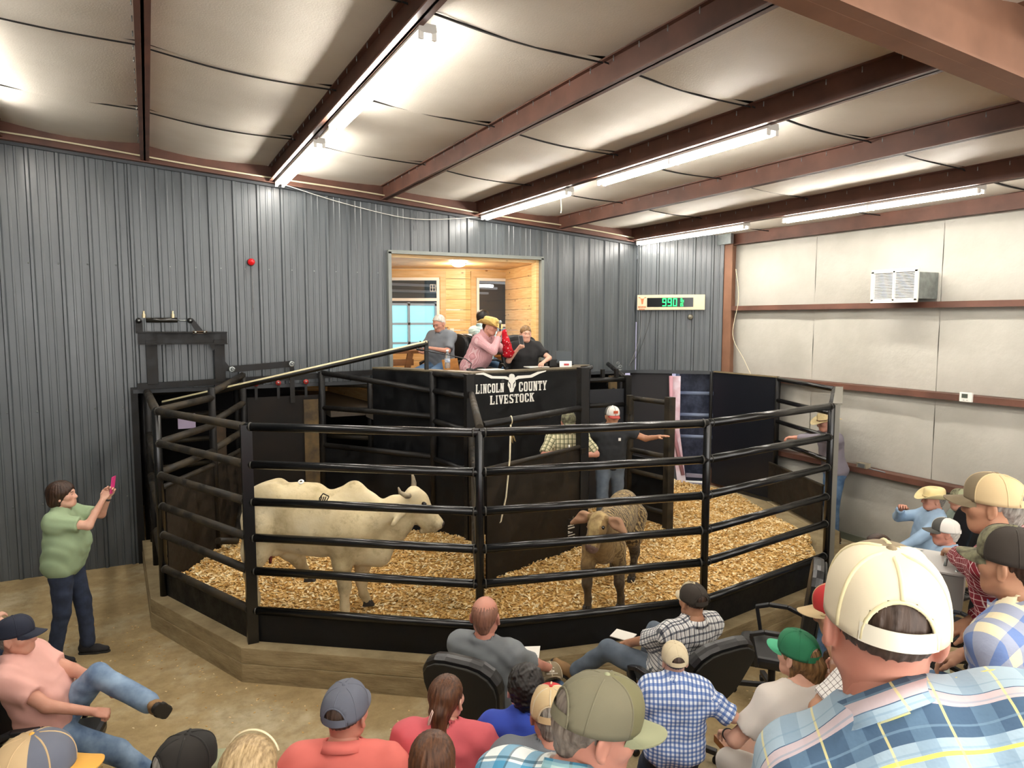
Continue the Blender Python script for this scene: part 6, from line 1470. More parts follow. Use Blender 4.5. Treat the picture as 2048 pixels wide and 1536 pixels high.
r = person('man in white tattersall shirt and brown-cream cap reclining with crossed legs', (1387, 1167), 5.0, 0, 'tan', 'brown', 'upper', PLGRY, GDEN, TANSH, .95, floor=0, lean=-.42, fat=.03, hyaw=-.12, rh=(.22, .30, .12), lh=(-.20, .34, .12), rpose='relax', lpose='fist', rf=(.10, .50, .30), lf=(-.45, .62, .42), rk=(.2, .4, 1), lk=(-.5, .2, 1), topz=CT, collar=True, vox=.0115)
r.put(cap(r.t, C['creamcamo'], C['brown'], C['beige'])); o = glasses(r.t, MBLKP, True, .045); r.put(o)
x, y = at(r, (0, -.04)); office_chair('black office chair under the man in white tattersall shirt', x, y, 0, .42, .46, .30)
pw = r.hand(-1, .12, (.05, .02, .05)); t = thing('sale_sheet', 'white paper sheets in hand of the man in tattersall shirt', 'paper', tuple(pw), .5); lb(t, (0, 0, 0), (.06, 0, .006), (0, .085, .0), (0, 0, .003), 'sheet', M('paper_white', 'e4e0d6', .7))
pe = onz(1545, 1290, .47); office_chair('empty black office chair turned sideways before the kick plate', float(pe[0]), float(pe[1]), 40, .12, .47, .36)
# people along the white wall
r = person('old man in cream cowboy hat resting his cheek on hand', (1868, 974), 7.5, 50, 'ruddy', 'gray', 'fringe', LBLUE, DEN3, None, 1.9, floor=0, lean=-.2, rh=(.02, .22, .52), lh=(-.22, .35, .10), rel=(.8, .3, -.6), rf=(.14, .68, .09), lf=(-.14, .62, .09), topz=.136, far=True)
r.put(cowboy_hat(r.t, M('cream_felt_hat', 'e0cf9a', .7), M('cream_hat_band', 'c9b684', .6))); x, y = at(r, (0, -.03)); office_chair('black office chair under the old man in cream cowboy hat', x, y, 50, .25)
r = person('man in camo cap and gray-green shirt behind the cream cowboy hat', (1922, 978), 8.0, 45, 'ruddy', 'gray', 'fringe', GRNG, DEN3, None, .62, floor=0, lean=-.1, topz=CT, far=True)
r.put(cap(r.t, C['camo'], C['paleolive'], C['paleolive'])); pw = r.W(r.shl[-1]+np.array([.02, -.06, .12])); x, y = at(r, (0, -.03)); office_chair('black office chair under the man in camo cap', x, y, 45, .25)
t = thing('paper_tag', 'white striped paper on the shoulder of the man in camo cap', 'paper', tuple(pw), .9); lb(t, (0, 0, 0), (.10, 0, .05), (0, .004, 0), (-.02, 0, .035), 'sheet', M('paper_white', 'e4e0d6', .7))
r = person('white-haired man in gray and white cap and light blue shirt holding phone', (1892, 1036), 6.3, 38, 'red', 'white', 'fringe', LBLUE, DEN, None, 1.95, floor=.05, lean=-.1, rh=(.05, .30, .30), lh=(-.16, .34, .22), topz=CT, far=True)
r.put(cap(r.t, C['dgray'], C['white'], C['dgray'])); x, y = at(r, (0, -.03)); office_chair('black office chair under the white-haired man in gray-white cap', x, y, 38, .25)
pw = r.hand(1, .09, (0, 0, .03)); t = thing('phone', 'black phone in the hand of the white-haired man', 'phone', tuple(pw), .5); lb(t, (0, 0, 0), (.036, 0, 0), (0, .008, .06), (0, -.004, .001), 'case', MBLKP)
r = person('person with dark brown hair low in front of the big cream cap', (1755, 1070), 6.0, 25, 'fair', 'brown', 'short', KHAKI, DEN, None, .62, floor=.05, far=True)
r = person('man in olive cap half hidden behind the big cream mesh cap', (1836, 1100), 3.9, 15, 'ruddy', 'gray', 'fringe', GRNG, DEN, None, .62, floor=.42, topz=CT)
r.put(cap(r.t, C['olive'], C['olive'])); r.put(glasses(r.t, MBLKP, True, .062))
r = person('man in tan mesh cap and maroon check shirt reaching for the gray box', (1988, 947), 3.0, 14, 'tan', 'gray', 'fringe', PLMAR, DEN, None, 1.92, seat=False, floor=.77, lean=.25, hyaw=.05, hpitch=-.05, rh=(.18, .30, .05), lhw=dep(1905, 1104, 3.45), lel=(-.6, -.2, -1), rpose='relax', lpose='relax', topz=CT, vox=.012)
r.put(cap(r.t, C['taupe'], C['mesh'], C['taupe'], seam=C['mesh']))
hw = r.W(r.wri[-1]); t = thing('control_box', 'gray steel control box with toggle switch under the maroon-sleeved hand', 'box', (float(hw[0])-.04, float(hw[1])+.06, float(hw[2])-.215), .5)
lb(t, (0, 0, .08), (.16, 0, 0), (0, .11, 0), (0, 0, .08), 'body', M('gray_enamel_box', '83827e', .5)); lb(t, (0, 0, .163), (.165, 0, 0), (0, .115, 0), (0, 0, .004), 'lid', M('pale_gray_steel3', 'b1b0ab', .45))
for k, (x, y) in enumerate(((-.12, -.08), (.12, -.08), (.12, .08), (-.12, .08))): b = MB(); b.lathe([(.008, .167), (.006, .172), (0, .173)], (x, y, 0), 8); b.build('screw', MGAL, t, local=True)
b = MB(); b.tube((-.06, -.03, .165), (-.05, -.035, .20), .007, 8); b.build('toggle', MGAL, t, local=True)
t2 = thing('box_stand', 'dark steel pedestal holding up the gray control box', 'stand', (float(hw[0])-.04, float(hw[1])+.06, .42)); zz = float(hw[2])-.215
b = MB(); b.tube((float(hw[0])-.04, float(hw[1])+.06, .42), (float(hw[0])-.04, float(hw[1])+.06, zz-.01), .035, 10); b.build('column', MBD, t2); b = MB(); b.box((float(hw[0])-.04, float(hw[1])+.06, zz-.006), (.24, .18, .012)); b.build('top_plate', MBD, t2)
r = person('man in dark brown mesh cap and blue-cream gingham shirt', (2024, 1053), 2.45, 4, 'tan', 'brown', 'fringe', PLCREAM, DEN, None, 1.9, floor=1.12, roll=-.22, hyaw=-.05, lh=(-.10, .16, .08), lel=(-.4, -1, -.4), hpitch=-.05, topz=CT, collar=True, vox=.0115)
r.put(cap(r.t, C['camo'], C['brown'], C['camo']))
r = person('man in red-tan cap hunched forward in white windowpane check shirt', (1668, 1168), 3.3, 38, 'tan', 'gray', 'fringe', PLWHT, DEN3, None, .85, floor=.77, lean=.85, hpitch=-.2, rh=(.12, .46, .16), lh=(-.02, .48, .12), rel=(1, .2, -.2), lel=(-1, .3, -.2), rf=(.16, .45, .09), lf=(-.16, .45, .09), topz=CT, collar=True, vox=.0115)
r.put(cap(r.t, C['red'], C['mesh'], C['mesh'])); r.put(glasses(r.t, M('gold_wire', 'a08a55', .3, .8)))
# ------------------------------------------------------------------ people on the stands
r = person('man in cream mesh trucker cap and steel-blue plaid, large and close', (1780, 1096), 1.2, -42, 'red', 'buzz', 'upper', PLBIG, DEN, None, .62, floor=1.47, fat=.035, s=1.0, sh_w=.17, hroll=.04, hyaw=-.02, lean=.08, roll=-.42, topz=CT, collar=True, vox=.009, headscale=1.04)
r.put(cap(r.t, C['taupe'], C['cream'], C['taupe'], strap=M('clear_strap', 'd8d2c0', .35), seam=C['creamtrim'], button=C['taupe']))
r = person('man in olive mesh cap and teal plaid shirt looking down sideways', (1222, 1352), 1.74, -55, 'red', 'saltpepper', 'fringe', PLTEAL, DEN, None, .62, floor=1.12, fat=.03, lean=.10, hyaw=-.88, hpitch=-.26, hroll=.0, topz=CT, collar=True, vox=.009)
r.put(cap(r.t, C['olive'], C['grayolive'], C['paleolive'], seam=C['grayolive'], button=C['paleolive']))
r = person('man in gray cap and coral shirt seen from behind, low on stands', (690, 1368), 2.95, -27, 'red', 'buzz', 'upper', CORAL, DEN, None, 1.9, floor=.42, fat=.03, hyaw=-.22, topz=CT, collar=True, vox=.0105)
r.put(cap(r.t, C['gray'], C['gray'], C['gray']))
r = person('girl with brunette hair clipped in ponytail and rose-red tee', (893, 1350), 3.15, -32, 'fair', 'chestnut', 'ponytail', CORAL2, DEN, None, .7, floor=.42, fem=True, s=.86, hyaw=-.25, topz=.134, vox=.0105)
b = MB(); b.path([(-.012, -.142, .02), (-.026, -.15, -.02), (-.036, -.148, -.06), (-.026, -.152, -.055), (-.006, -.15, .015)], .0035, 6, closed=True); o = b.build('hair_clip', M('pearl_clip', 'd9c2b6', .3), r.t, local=True); r.put(o)
r = person('child with smooth light brown hair at the bottom edge of stands', (865, 1465), 2.25, -27, 'fair', 'chestnut', 'loose', CORAL2, DEN, None, .62, floor=.77, s=.72, child=True, topz=.134)
r = person('boy with dark tousled hair in royal blue tee', (1055, 1330), 3.3, -27, 'fair', 'dark', 'curly', BLUE, DEN, None, .8, floor=.42, s=.80, child=True, topz=.142, vox=.0105, hroll=.08, lean=.05)
r = person('man in red and tan mesh cap behind the teal plaid shoulder', (1102, 1372), 2.95, -38, 'red', 'gray', 'fringe', SLATE, DEN, None, .62, floor=.42, s=.92, hyaw=.1, hpitch=-.12, topz=CT, vox=.0115)
r.put(cap(r.t, C['red'], C['mesh'], C['red'], seam=C['beige'], button=C['red']))
r = person('small boy in beige cap and blue check shirt', (1350, 1286), 3.5, -32, 'fair', 'buzz', 'upper', PLBLUE, DKDEN, None, .95, floor=.42, s=.68, sh_w=.16, child=True, hyaw=.1, topz=CT, collar=True, vox=.0095, rh=(.26, .12, .16), lh=(-.16, .22, .08), headscale=.92)
r.put(cap(r.t, C['beige'], C['beige'], C['beige']))
r = person('woman in green cap and loose white tee on the lowest bench', (1597, 1262), 3.45, -12, 'fair', 'dkblonde', 'captail', WHT, M('white_shorts', 'cfc9c0', .9), None, .72, floor=.42, s=.93, fem=True, fat=.03, hyaw=.30, lean=.22, topz=CT, vox=.0105, rh=(.05, .34, .16), lh=(-.24, .36, .10), shorts=True, neckcut=.11, lf=(-.20, .46, .09), lk=(-.3, .4, 1.2))
r.put(cap(r.t, C['green'], C['green'], C['lgreen'])); b = MB(); b.path([r.nb+r.Rt @ (np.array(q)*r.s) for q in ((-.11, -.045, -.055), (-.07, -.085, -.09), (0, -.105, -.115), (.07, -.085, -.09), (.11, -.045, -.055))], [.018]*5, 8); b.build('black_strap', BLK, r.t, local=True)
b = MB(); b.path([(.03, -.135, -.01), (.045, -.145, -.05), (.05, -.14, -.10), (.035, -.145, -.095), (.028, -.14, -.03)], .0035, 6, closed=True); o = b.build('hair_clip', M('pearl_clip', 'd9c2b6', .3), r.t, local=True); r.put(o)
b = MB(); w_, e_ = r.wri[-1], r.elb[-1]; dd = (w_-e_)/np.linalg.norm(w_-e_); b.tube(w_-dd*.05, w_-dd*.03, .031, 14); b.build('wristwatch', MBLKP, r.t, local=True)
r = person('woman with streaked blonde hair and sunglasses pushed up on her head', (497, 1474), 2.15, -27, 'fair', 'blonde', 'loose', SLATE, DEN, None, .62, floor=.77, fem=True, s=.92, topz=.138)
b = MB(); b.path([(.089*math.cos(a), .030+.012*math.sin(a), .042+.096*math.sin(a)) for a in np.linspace(.3, PI-.3, 20)], .004, 6); r.put(b.build('sunglasses', M('pale_frame', 'd9cba6', .3), r.t, local=True))
r = person('man in black mesh cap with pale olive brim, bottom edge of stands', (378, 1468), 2.6, -72, 'fair', 'gray', 'fringe', CORAL2, DEN, None, .62, floor=.42, hpitch=-.12, topz=CT)
r.put(cap(r.t, C['black'], C['blk_mesh'], C['paleolive'], seam=C['black'], button=C['black']))
r = person('man in gray-tan cap with mustard brim below the pink-shirted man', (72, 1468), 2.15, -92, 'fair', 'gray', 'fringe', SLATE, DEN, None, .62, floor=.77, hpitch=-.05, topz=CT)
r.put(cap(r.t, C['gray'], C['tan'], C['yellow'], button=C['yellow'], frontfan=88))
# ------------------------------------------------------------------ ring crew and cowboy at the rail
r = person('cowboy in gray shirt and jeans leaning on the side rails', (1648, 824), 10.1, 62, 'ruddy', 'gray', 'short', GRPU, DEN, None, 1.9, seat=False, floor=0, lean=.16, hpitch=-.2, rh=(.10, .50, .42), lh=(-.14, .62, .50), rel=(1, -.2, -.1), lel=(-1, -.2, .2), rpose='relax', lpose='relax', far=True, topz=.137)
r.put(cowboy_hat(r.t, STRAWP, M('brown_hat_band', '5a3c22', .6), .215, .025)); b = MB(); b.path([r.pel+np.array([.128*math.cos(a)*r.s, .122*math.sin(a)*r.s-.005, .08]) for a in np.linspace(0, 2*PI, 20)[:-1]], [.018]*19, 6, closed=True); b.build('belt', M('brown_belt', '4a2f1c', .5), r.t, local=True)
r = person('ring man in cream-olive plaid shirt and camo cap behind the solid gate', (1138, 824), 8.65, 158, 'ruddy', 'gray', 'fringe', PLOLV, DEN, None, .9, seat=False, floor=.38, lean=.12, hpitch=-.28, rh=(.10, .32, .30), lh=(-.12, .28, .24), rel=(1, -.2, -.6), lel=(-1, -.3, -.3), rpose='grip', far=True, topz=CT, collar=True)
r.put(cap(r.t, C['camo'], C['camo'], C['camo'])); r.put(glasses(r.t, MBLKP))
hw = r.hand(1, .09); eb = hw+np.array([-.02, -.12, -.80])
t = thing('sorting_paddle', 'white stick with a black paddle with white print held by ring man', 'paddle', tuple(eb)); b = MB(); b.tube(hw+(0, .01, .06), eb, .008, 8); b.build('stick', MWH, t)
tc = eb+np.array([-.10, -.03, -.13]); ax_ = RT*.115; b = MB(); b.prism(rrect(.13, .15, .06), -.008, .008, (tc, (RT[0], RT[1], -.25), (.2, -.1, .97), np.cross((RT[0], RT[1], -.25), (.2, -.1, .97)))); b.build('paddle_blade', MBLKP, t)
b = MB(); n3 = np.cross((RT[0], RT[1], -.25), (.2, -.1, .97)); n3 /= np.linalg.norm(n3); sg = -1 if n3 @ FW > 0 else 1; fr = (tc, (RT[0]*.97, RT[1]*.97, .28), (-.25, .12, .97), n3)
for (x0, y0, x1, y1) in ((-.08, .02, .10, .035), (-.08, .05, .10, .065), (-.03, -.03, .06, -.02), (-.05, -.06, .08, -.05), (-.06, -.09, .07, -.08)): b.prism([(x0, y0), (x1, y0), (x1, y1), (x0, y1)], sg*.009, sg*.0105, fr)
b.prism([(-.04, -.015), (.0, .012), (.04, -.015)], sg*.009, sg*.0105, fr); b.build('print', MWH, t)
r = person('ring man in charcoal polo and gray-red cap with arms spread', (1226, 812), 9.05, 160, 'tan', 'brown', 'fringe', CHAR, GDEN, None, .62, seat=False, floor=.38, lean=.05, hpitch=-.15, hyaw=.1, rh=(.52, .14, .42), lh=(-.55, .30, .40), rel=(.2, -.8, -.5), lel=(-.2, -.8, -.5), rpose='flat', lpose='flat', far=True, topz=CT, collar=True, rf=(.14, .1, .09), lf=(-.12, -.1, .09))
o = cap(r.t, C['white'], C['dgray'], cm('brick_red', '9a3b33'), frontfan=75); r.put(o); b = MB(); b.box((0, .112, .085), (.055, .012, .034)); b.build('patch', M('orange_patch', 'b5502e', .7), o, local=True)
b = MB(); q = r.pel+r.Rt @ np.array([-.08, .14, .36])*r.s; b.box(q, (.03, .012, .035)); b.build('badge', MWH, r.t, local=True)
# ------------------------------------------------------------------ people in the booth
r = person('white-haired man in gray shirt and jeans looking at phone in booth', (874, 632), 10.7, 118, 'ruddy', 'white', 'short', SLATE, DEN, None, .9, floor=ZF, lean=-.05, hpitch=-.35, rh=(.12, .30, .24), lh=(-.08, .32, .28), rpose='grip', lpose='grip', far=True, collar=True, fat=.03)
r.put(glasses(r.t, MBLKP)); pw = r.hand(-1, .09, (.02, 0, .04)); t = thing('phone', 'black phone in the hands of the white-haired man in the booth', 'phone', tuple(pw), 1.5); lb(t, (0, 0, 0), (.036, 0, 0), (0, .05, .05), (0, -.004, .004), 'case', MBLKP)
x, y = at(r, (0, -.03)); office_chair('black office chair under the white-haired man in the booth', x, y, 118, .15, .45, .30, ZF)
r = person('dark-haired man in pale teal check shirt with back turned in booth', (967, 620), 11.35, -70, 'tan', 'dark', 'curly', PLLT, DEN, None, .8, floor=ZF, far=True, collar=True, topz=.14)
x, y = at(r, (0, -.03)); office_chair('black office chair under the dark-haired man in the booth', x, y, -70, .15, .45, .30, ZF)
r = person('auctioneer in straw cowboy hat and pink pinstripe shirt holding microphone', (984, 634), 9.75, -138, 'ruddy', 'brown', 'fringe', PNKST, M('dark_gray_trousers', '2e2d2b', .9), None, 1.95, floor=ZF, lean=.40, hpitch=-.22, rh=(.07, .42, .46), lh=(-.10, .50, .26), rel=(.8, .2, -1), lel=(-1, .2, -.6), rpose='grip', lpose='relax', far=True, collar=True, topz=.136, fat=.03)
r.put(cowboy_hat(r.t, STRAW, M('straw_band', 'b08f4a', .6), .20, .06))
x, y = at(r, (0, -.08)); t = thing('wooden_chair', 'honey-coloured wooden chair behind the straw-hatted auctioneer', 'chair', (x, y, ZF), math.radians(-138))
lb(t, (0, 0, .43), (.22, 0, 0), (0, .22, 0), (0, 0, .02), 'seat', MLOAK); lb(t, (0, -.24, .60), (.22, 0, 0), (0, .015, 0), (0, -.03, .15), 'backrest', MLOAK)
for sx in (-1, 1):
    for sy in (-1, 1): lb(t, (sx*.19, sy*.19, .205), (.02, 0, 0), (0, .02, 0), (0, 0, .205), 'leg', MLOAK)
hw = r.hand(1, .08, (0, 0, .02)); t = thing('hand_microphone', 'black hand microphone at the chin of the straw-hatted auctioneer', 'microphone', tuple(hw)); b = MB(); b.tube(hw+(0, 0, -.09), hw+(0, 0, .08), .013, 10); b.build('handle', MBLKP, t); b = MB(); b.lathe([(.014, 0), (.024, .02), (.024, .04), (.012, .058), (0, .06)], hw+(0, 0, .08), 12); b.build('grille', MGAL, t)
S = SDF(); q0 = hw+np.array([.03, -.06, -.02]); S.cone(q0, q0+(.02, -.02, -.12), .03, .05, k=0); S.cone(q0+(.02, -.02, -.12), q0+(.05, -.02, -.28), .05, .075, k=.05); wr(S, .012, .8, 3)
bm_, nt_b, bb = base('red_bandana_print', 'a3101e', .9, 0, .2); vo = N(nt_b, 'ShaderNodeTexVoronoi'); vo.inputs['Scale'].default_value = 26; nt_b.links.new(coords(nt_b), vo.inputs['Vector']); nt_b.links.new(mixc(nt_b, ramp(nt_b, vo.outputs['Distance'], [(.16, .85), (.22, 0.0)]), lin('a3101e'), lin('d9c9c2')), bb.inputs['Base Color'])
tag(mesh_obj('bandana', [((lambda m_: (m_[0]-q0, m_[1]))(S.mesh(.010)))[0:2]], bm_, loc=q0), 'red printed bandana hanging from the hand of auctioneer', 'bandana')
r = person('young woman in black tee holding up a phone beside the auctioneer', (1052, 651), 9.95, 168, 'fair', 'dkblonde', 'ponytail', BLK, BLK, None, .7, floor=ZF, fem=True, s=.92, hpitch=-.08, rh=(.18, .28, .40), lh=(-.16, .36, .22), rel=(.6, -.2, -1), lel=(-1, 0, -.4), rpose='grip', lpose='relax', far=True, topz=.134)
pw = r.hand(1, .08, (0, 0, .06)); t = thing('phone', 'slim phone held up by young woman in black tee', 'phone', tuple(pw), math.radians(150)); lb(t, (0, 0, 0), (.030, .0, 0), (0, .004, 0), (.01, 0, .065), 'case', M('pale_phone', '8f8a86', .3)); lb(t, (0, .005, 0), (.026, 0, 0), (0, .001, 0), (.009, 0, .058), 'screen', MBLKP)
x, y = at(r, (0, -.03)); office_chair('black office chair under the young woman in black tee', x, y, 168, .15, .45, .30, ZF)

pw = onz(1652, 1128, .42); t = thing('paper_sheet', 'white paper sheet stuck at the curb end of the curved fence', 'paper', (float(pw[0])+.04, float(pw[1])-.02, .33), .4)
lb(t, (0, 0, .07), (.09, 0, -.03), (0, .004, 0), (.01, 0, .06), 'sheet', M('paper_white', 'e4e0d6', .7))
# ------------------------------------------------------------------ cattle
def hide(name, kind):
    m, nt, b = base(name, 'cdbb93', .75, 0, .25); v = coords(nt, 'Object'); b.inputs['Sheen Weight'].default_value = .1
    if kind == 'cow':
        f = noise(nt, v, 2.2, 6, .65); g = noise(nt, v, 7, 5, .7); c = ramp(nt, f, [(.32, 'a3916a'), (.5, 'cfbe96'), (.7, 'ddd0ae')])
        c = mixc(nt, ramp(nt, g, [(.55, 0.0), (.72, .55)]), c, lin('7d6a48')); nt.links.new(c, b.inputs['Base Color']); bump(nt, b, noise(nt, v, 34, 4), .25, .01)
    else:
        wv = N(nt, 'ShaderNodeTexWave'); wv.inputs['Scale'].default_value = 9; wv.inputs['Distortion'].default_value = 9; wv.inputs['Detail'].default_value = 5; wv.inputs['Detail Scale'].default_value = 2.5
        wv.bands_direction = 'Y'; nt.links.new(v, wv.inputs['Vector']); c = ramp(nt, wv.outputs['Fac'], [(.15, '3a2e1f'), (.5, '6f5b3a'), (.85, '9a8459')])
        s = N(nt, 'ShaderNodeSeparateXYZ'); nt.links.new(v, s.inputs[0]); dk = ramp(nt, s.outputs[2], [(.30, 1.0), (.42, 0.0)])
        # tan brisket, dark socks
        c = mixc(nt, mth(nt, 'MULTIPLY', ramp(nt, mth(nt, 'ADD', s.outputs[1], .5), [(.46, 0.0), (.66, 1.0)]), .88), c, lin('8a6e45'))
        f = noise(nt, v, 5, 5); c = mixc(nt, ramp(nt, f, [(.5, 0.0), (.75, .5)]), c, lin('4a3a28')); c = mixc(nt, mth(nt, 'MULTIPLY', dk, .85), c, lin('2e2419')); nt.links.new(c, b.inputs['Base Color']); bump(nt, b, wv.outputs['Fac'], .2, .01)
    return m
MHOOF = M('dark_hoof', '2a221a', .5); MHORN = M('gray_horn', '5a5042', .45, c2='a89a7c', vscale=9)
# white cow: local frame +X towards the head, +Y away from camera, Z up; modelled on a 1.24 m tall brahman
def U(px, py): return (px-700)*.00462, (1222-py)*.00475
S = SDF(); K = lambda px, py, y=0.0: np.array([U(px, py)[0], y, U(px, py)[1]])
S.cone(K(545, 1003), K(600, 1015), .185, .20, k=0); S.cone(K(600, 1020), K(690, 1035), .235, .245, k=.12); S.cone(K(640, 1040), K(700, 1050), .245, .235, k=.1)
S.ell(K(545, 1020), (.21, .215, .235), k=.08); S.cone(K(528, 985, .10), K(560, 972, .11), .07, .075, k=.09); S.cone(K(528, 985, -.10), K(560, 972, -.11), .07, .075, k=.09); S.cone(K(515, 990), K(640, 980), .07, .085, k=.09)
S.ell(K(716, 990), (.115, .085, .150), k=.07); S.cone(K(690, 995), K(745, 1000), .10, .09, k=.08)
S.ell(K(705, 1060, -.13), (.15, .10, .26), k=.07); S.ell(K(705, 1060, .13), (.15, .10, .26), k=.07)
S.cone(K(735, 1045), K(800, 1018), .185, .125, k=.10); S.cone(K(800, 1018), K(832, 1005), .125, .105, k=.06)
S.cone(K(730, 1100), K(762, 1112), .14, .095, k=.08); S.cone(K(762, 1100), K(815, 1048), .105, .085, k=.10); S.cone(K(560, 1050), K(650, 1062), .20, .22, k=.1)
# head
S.ell(K(842, 1000), (.115, .088, .105), rotm(0, .75, 0), k=.05); S.cone(K(846, 1005), K(880, 1045), .078, .058, k=.05); S.cone(K(835, 1025), K(862, 1055), .06, .042, k=.05); S.ell(K(882, 1047), (.058, .058, .050), rotm(0, .6, 0), k=.03)
S.cone(K(850, 1062), K(878, 1060), .026, .024, k=.02); S.cone(K(835, 985, -.05), K(835, 985, .05), .06, None, k=.04)
for q in (-1, 1):
    S.ell(K(855, 1002, q*.078), (.03, .02, .022), k=.02); S.ell(K(856, 1003, q*.092), (.017, .011, .013), k=.006, op='s'); S.ell(K(891, 1047, q*.032), (.012, .011, .012), k=.006, op='s')
for q, pts in ((-1, ((826, 1002), (812, 1018), (796, 1036))), (1, ((832, 996), (822, 1012), (812, 1024)))):
    a, c, e = (K(*p, q*(.085+.055*i)) for i, p in enumerate(pts)); S.cone(a, c, .022, .040, k=.015); S.cone(c, e, .040, .016, k=.015)
# legs: near side y<0
def legchain(pts, rs, k=.05):
    for (p, q), (r0, r1) in zip(zip(pts, pts[1:]), zip(rs, rs[1:])): S.cone(p, q, r0, r1, k=k)
legchain([K(690, 1075, -.13), K(692, 1115, -.13), K(698, 1162, -.13), K(696, 1198, -.13), K(697, 1212, -.13)], [.11, .082, .058, .036, .042], .04)
legchain([K(722, 1090, .12), K(726, 1135, .12), K(722, 1170, .12), K(726, 1196, .12), K(733, 1210, .12)], [.10, .075, .055, .036, .042], .04)
legchain([K(535, 1030, -.13), K(528, 1085, -.14), K(514, 1132, -.13), K(520, 1180, -.13), K(520, 1204, -.13)], [.165, .125, .058, .042, .046], .06)
legchain([K(560, 1040, .12), K(578, 1098, .13), K(594, 1128, .15), K(602, 1150, .18), K(608, 1163, .2)], [.16, .115, .055, .042, .044], .06)
S.ell(K(556, 1092), (.10, .10, .07), k=.04)
S.cone(K(502, 985), K(497, 1040), .030, .020, k=.03); S.cone(K(497, 1040), K(500, 1120), .020, .018, k=.02); S.ell(K(501, 1140), (.03, .03, .09), k=.03)
def skinfold(D, X, Y, Z): return D+.005*np.sin(46*X-8*Z)*np.exp(-((X+.22)**2/.06+(Z-.78)**2/.03))+.006*np.sin(34*X+9*Z)*np.clip((X-.12)*4, 0, 1)*np.clip((.75-X)*4, 0, 1)*np.clip((Z-.45)*3, 0, 1)+.0045*np.sin(13*X+4)*np.sin(17*Z+3*X)
S.fn(skinfold)
foot = onz(698, 1222, .42); dirx = np.array([RT[0], RT[1]]); cyaw = math.atan2(dirx[1], dirx[0])+.06
t = thing('cow', 'white brahman cow with hump and short horns standing among wood shavings', 'cow', tuple(foot), cyaw)
mesh_obj('body', [S.mesh(.015)], hide('white_brahman_hide', 'cow'), t)
for p, y in (((697, 1217), -.13), ((734, 1215), .12), ((520, 1212), -.13), ((611, 1168), .2)):
    for q in (-1, 1):
        b = MB(); c = K(*p, y); b.add([c+np.array(w_) for w_ in ((-.045, q*.002, -.028), (.075, q*.006, -.028), (.06, q*.042, -.028), (-.045, q*.046, -.028), (-.03, q*.004, .03), (.03, q*.006, .03), (.025, q*.034, .03), (-.03, q*.038, .03))], [(3, 2, 1, 0), (4, 5, 6, 7), (0, 1, 5, 4), (1, 2, 6, 5), (2, 3, 7, 6), (3, 0, 4, 7)] if q > 0 else [(0, 1, 2, 3), (7, 6, 5, 4), (4, 5, 1, 0), (5, 6, 2, 1), (6, 7, 3, 2), (7, 4, 0, 3)]); b.build('hoof', MHOOF, t, .008, local=True)
b = MB(); b.path([K(833, 986, -.07), K(822, 984, -.12), K(810, 976, -.14), K(807, 966, -.14)], [.030, .026, .018, .006], 10); b.build('horn', MHORN, t, local=True)
b = MB(); b.path([K(833, 980, .05), K(834, 968, .08), K(832, 956, .09), K(830, 948, .09)], [.030, .024, .015, .005], 10); b.build('horn', MHORN, t, local=True)
for q in (-1, 1):
    b = MB(); b.lathe([(0, -.014), (.020, -.008), (.026, 0), (.020, .006), (0, .010)], K(856, 1003, q*.088), 12, (0, q, 0)); b.build('eye', M('cow_eye', '0c0806', .1), t, local=True)
b = MB(); b.lathe([(0, 0), (.030, .004), (.034, .02), (.02, .03)], K(889, 1048), 14, (.8, 0, -.3)); b.build('muzzle', M('dark_muzzle', '3b2d24', .4), t, local=True)
b = MB(); zb_ = -.247
br = [K(x, y, 0)[[0, 2]] for x, y in ((656, 988), (657, 980), (664, 971), (675, 977), (669, 988))]
def yside(x, z): return -.235
for p, q in zip(br, br[1:]+br[:1]): b.tube((p[0], -.236+.02*abs(p[1]-1.07), p[1]), (q[0], -.236+.02*abs(q[1]-1.07), q[1]), .006, 6)
for xo in (660, 664, 668): c0, c1 = K(xo-1.5, 985)[[0, 2]], K(xo+1.5, 977)[[0, 2]]; b.tube((c0[0], -.238, c0[1]), (c1[0], -.236, c1[1]), .006, 6)
b.build('brand_mark', M('brand_scar', '3a3226', .8), t, local=True)
b = MB(); c = K(612, 957); b.lathe([(.028, 0), (.028, .004), (.012, .004)], c+np.array([0, -.03, -.005]), 14, (0, -.6, .8)); b.build('back_tag', MWH, t, local=True)
b = MB(); c = K(548, 1098, -.02); b.tube(c, c+np.array([-.01, 0, -.10]), .02, 8, r2=.014); b.build('teat', M('udder_dark_red', '6a2320', .6), t, local=True)
b = MB(); c = K(887, 1064); b.path([c, c+np.array([.005, 0, -.06]), c+np.array([.018, 0, -.12])], .002, 5); b.build('straw', MCR, t, local=True)
# brindle calf walking towards the camera: local +Y towards its head, Z up
cf = onz(1208, 1208, .42); d0 = np.array([-.74, -.67]); yw = math.atan2(d0[1], d0[0])-PI/2
t = thing('calf', 'brindle brown calf with pale face and drooping ears walking forward', 'calf', tuple(cf), yw)
S = SDF(); S.cone((0, -.05, .62), (0, -.70, .66), .135, .145, k=0); S.cone((0, -.30, .58), (0, -.55, .59), .15, .15, k=.08); S.ell((0, -.80, .64), (.14, .16, .175), k=.06); S.ell((0, .02, .57), (.125, .15, .19), k=.08)
S.ell((0, -.16, .75), (.07, .14, .07), k=.07); S.cone((0, .05, .62), (-.02, .26, .80), .115, .080, k=.08); S.cone((0, .06, .46), (-.01, .20, .62), .07, .05, k=.08)
HC = np.array([-.03, .34, .80]); HR = rotm(-.95, 0, -.30)
hp_ = lambda x, y, z: HC+HR @ np.array([x, y, z])
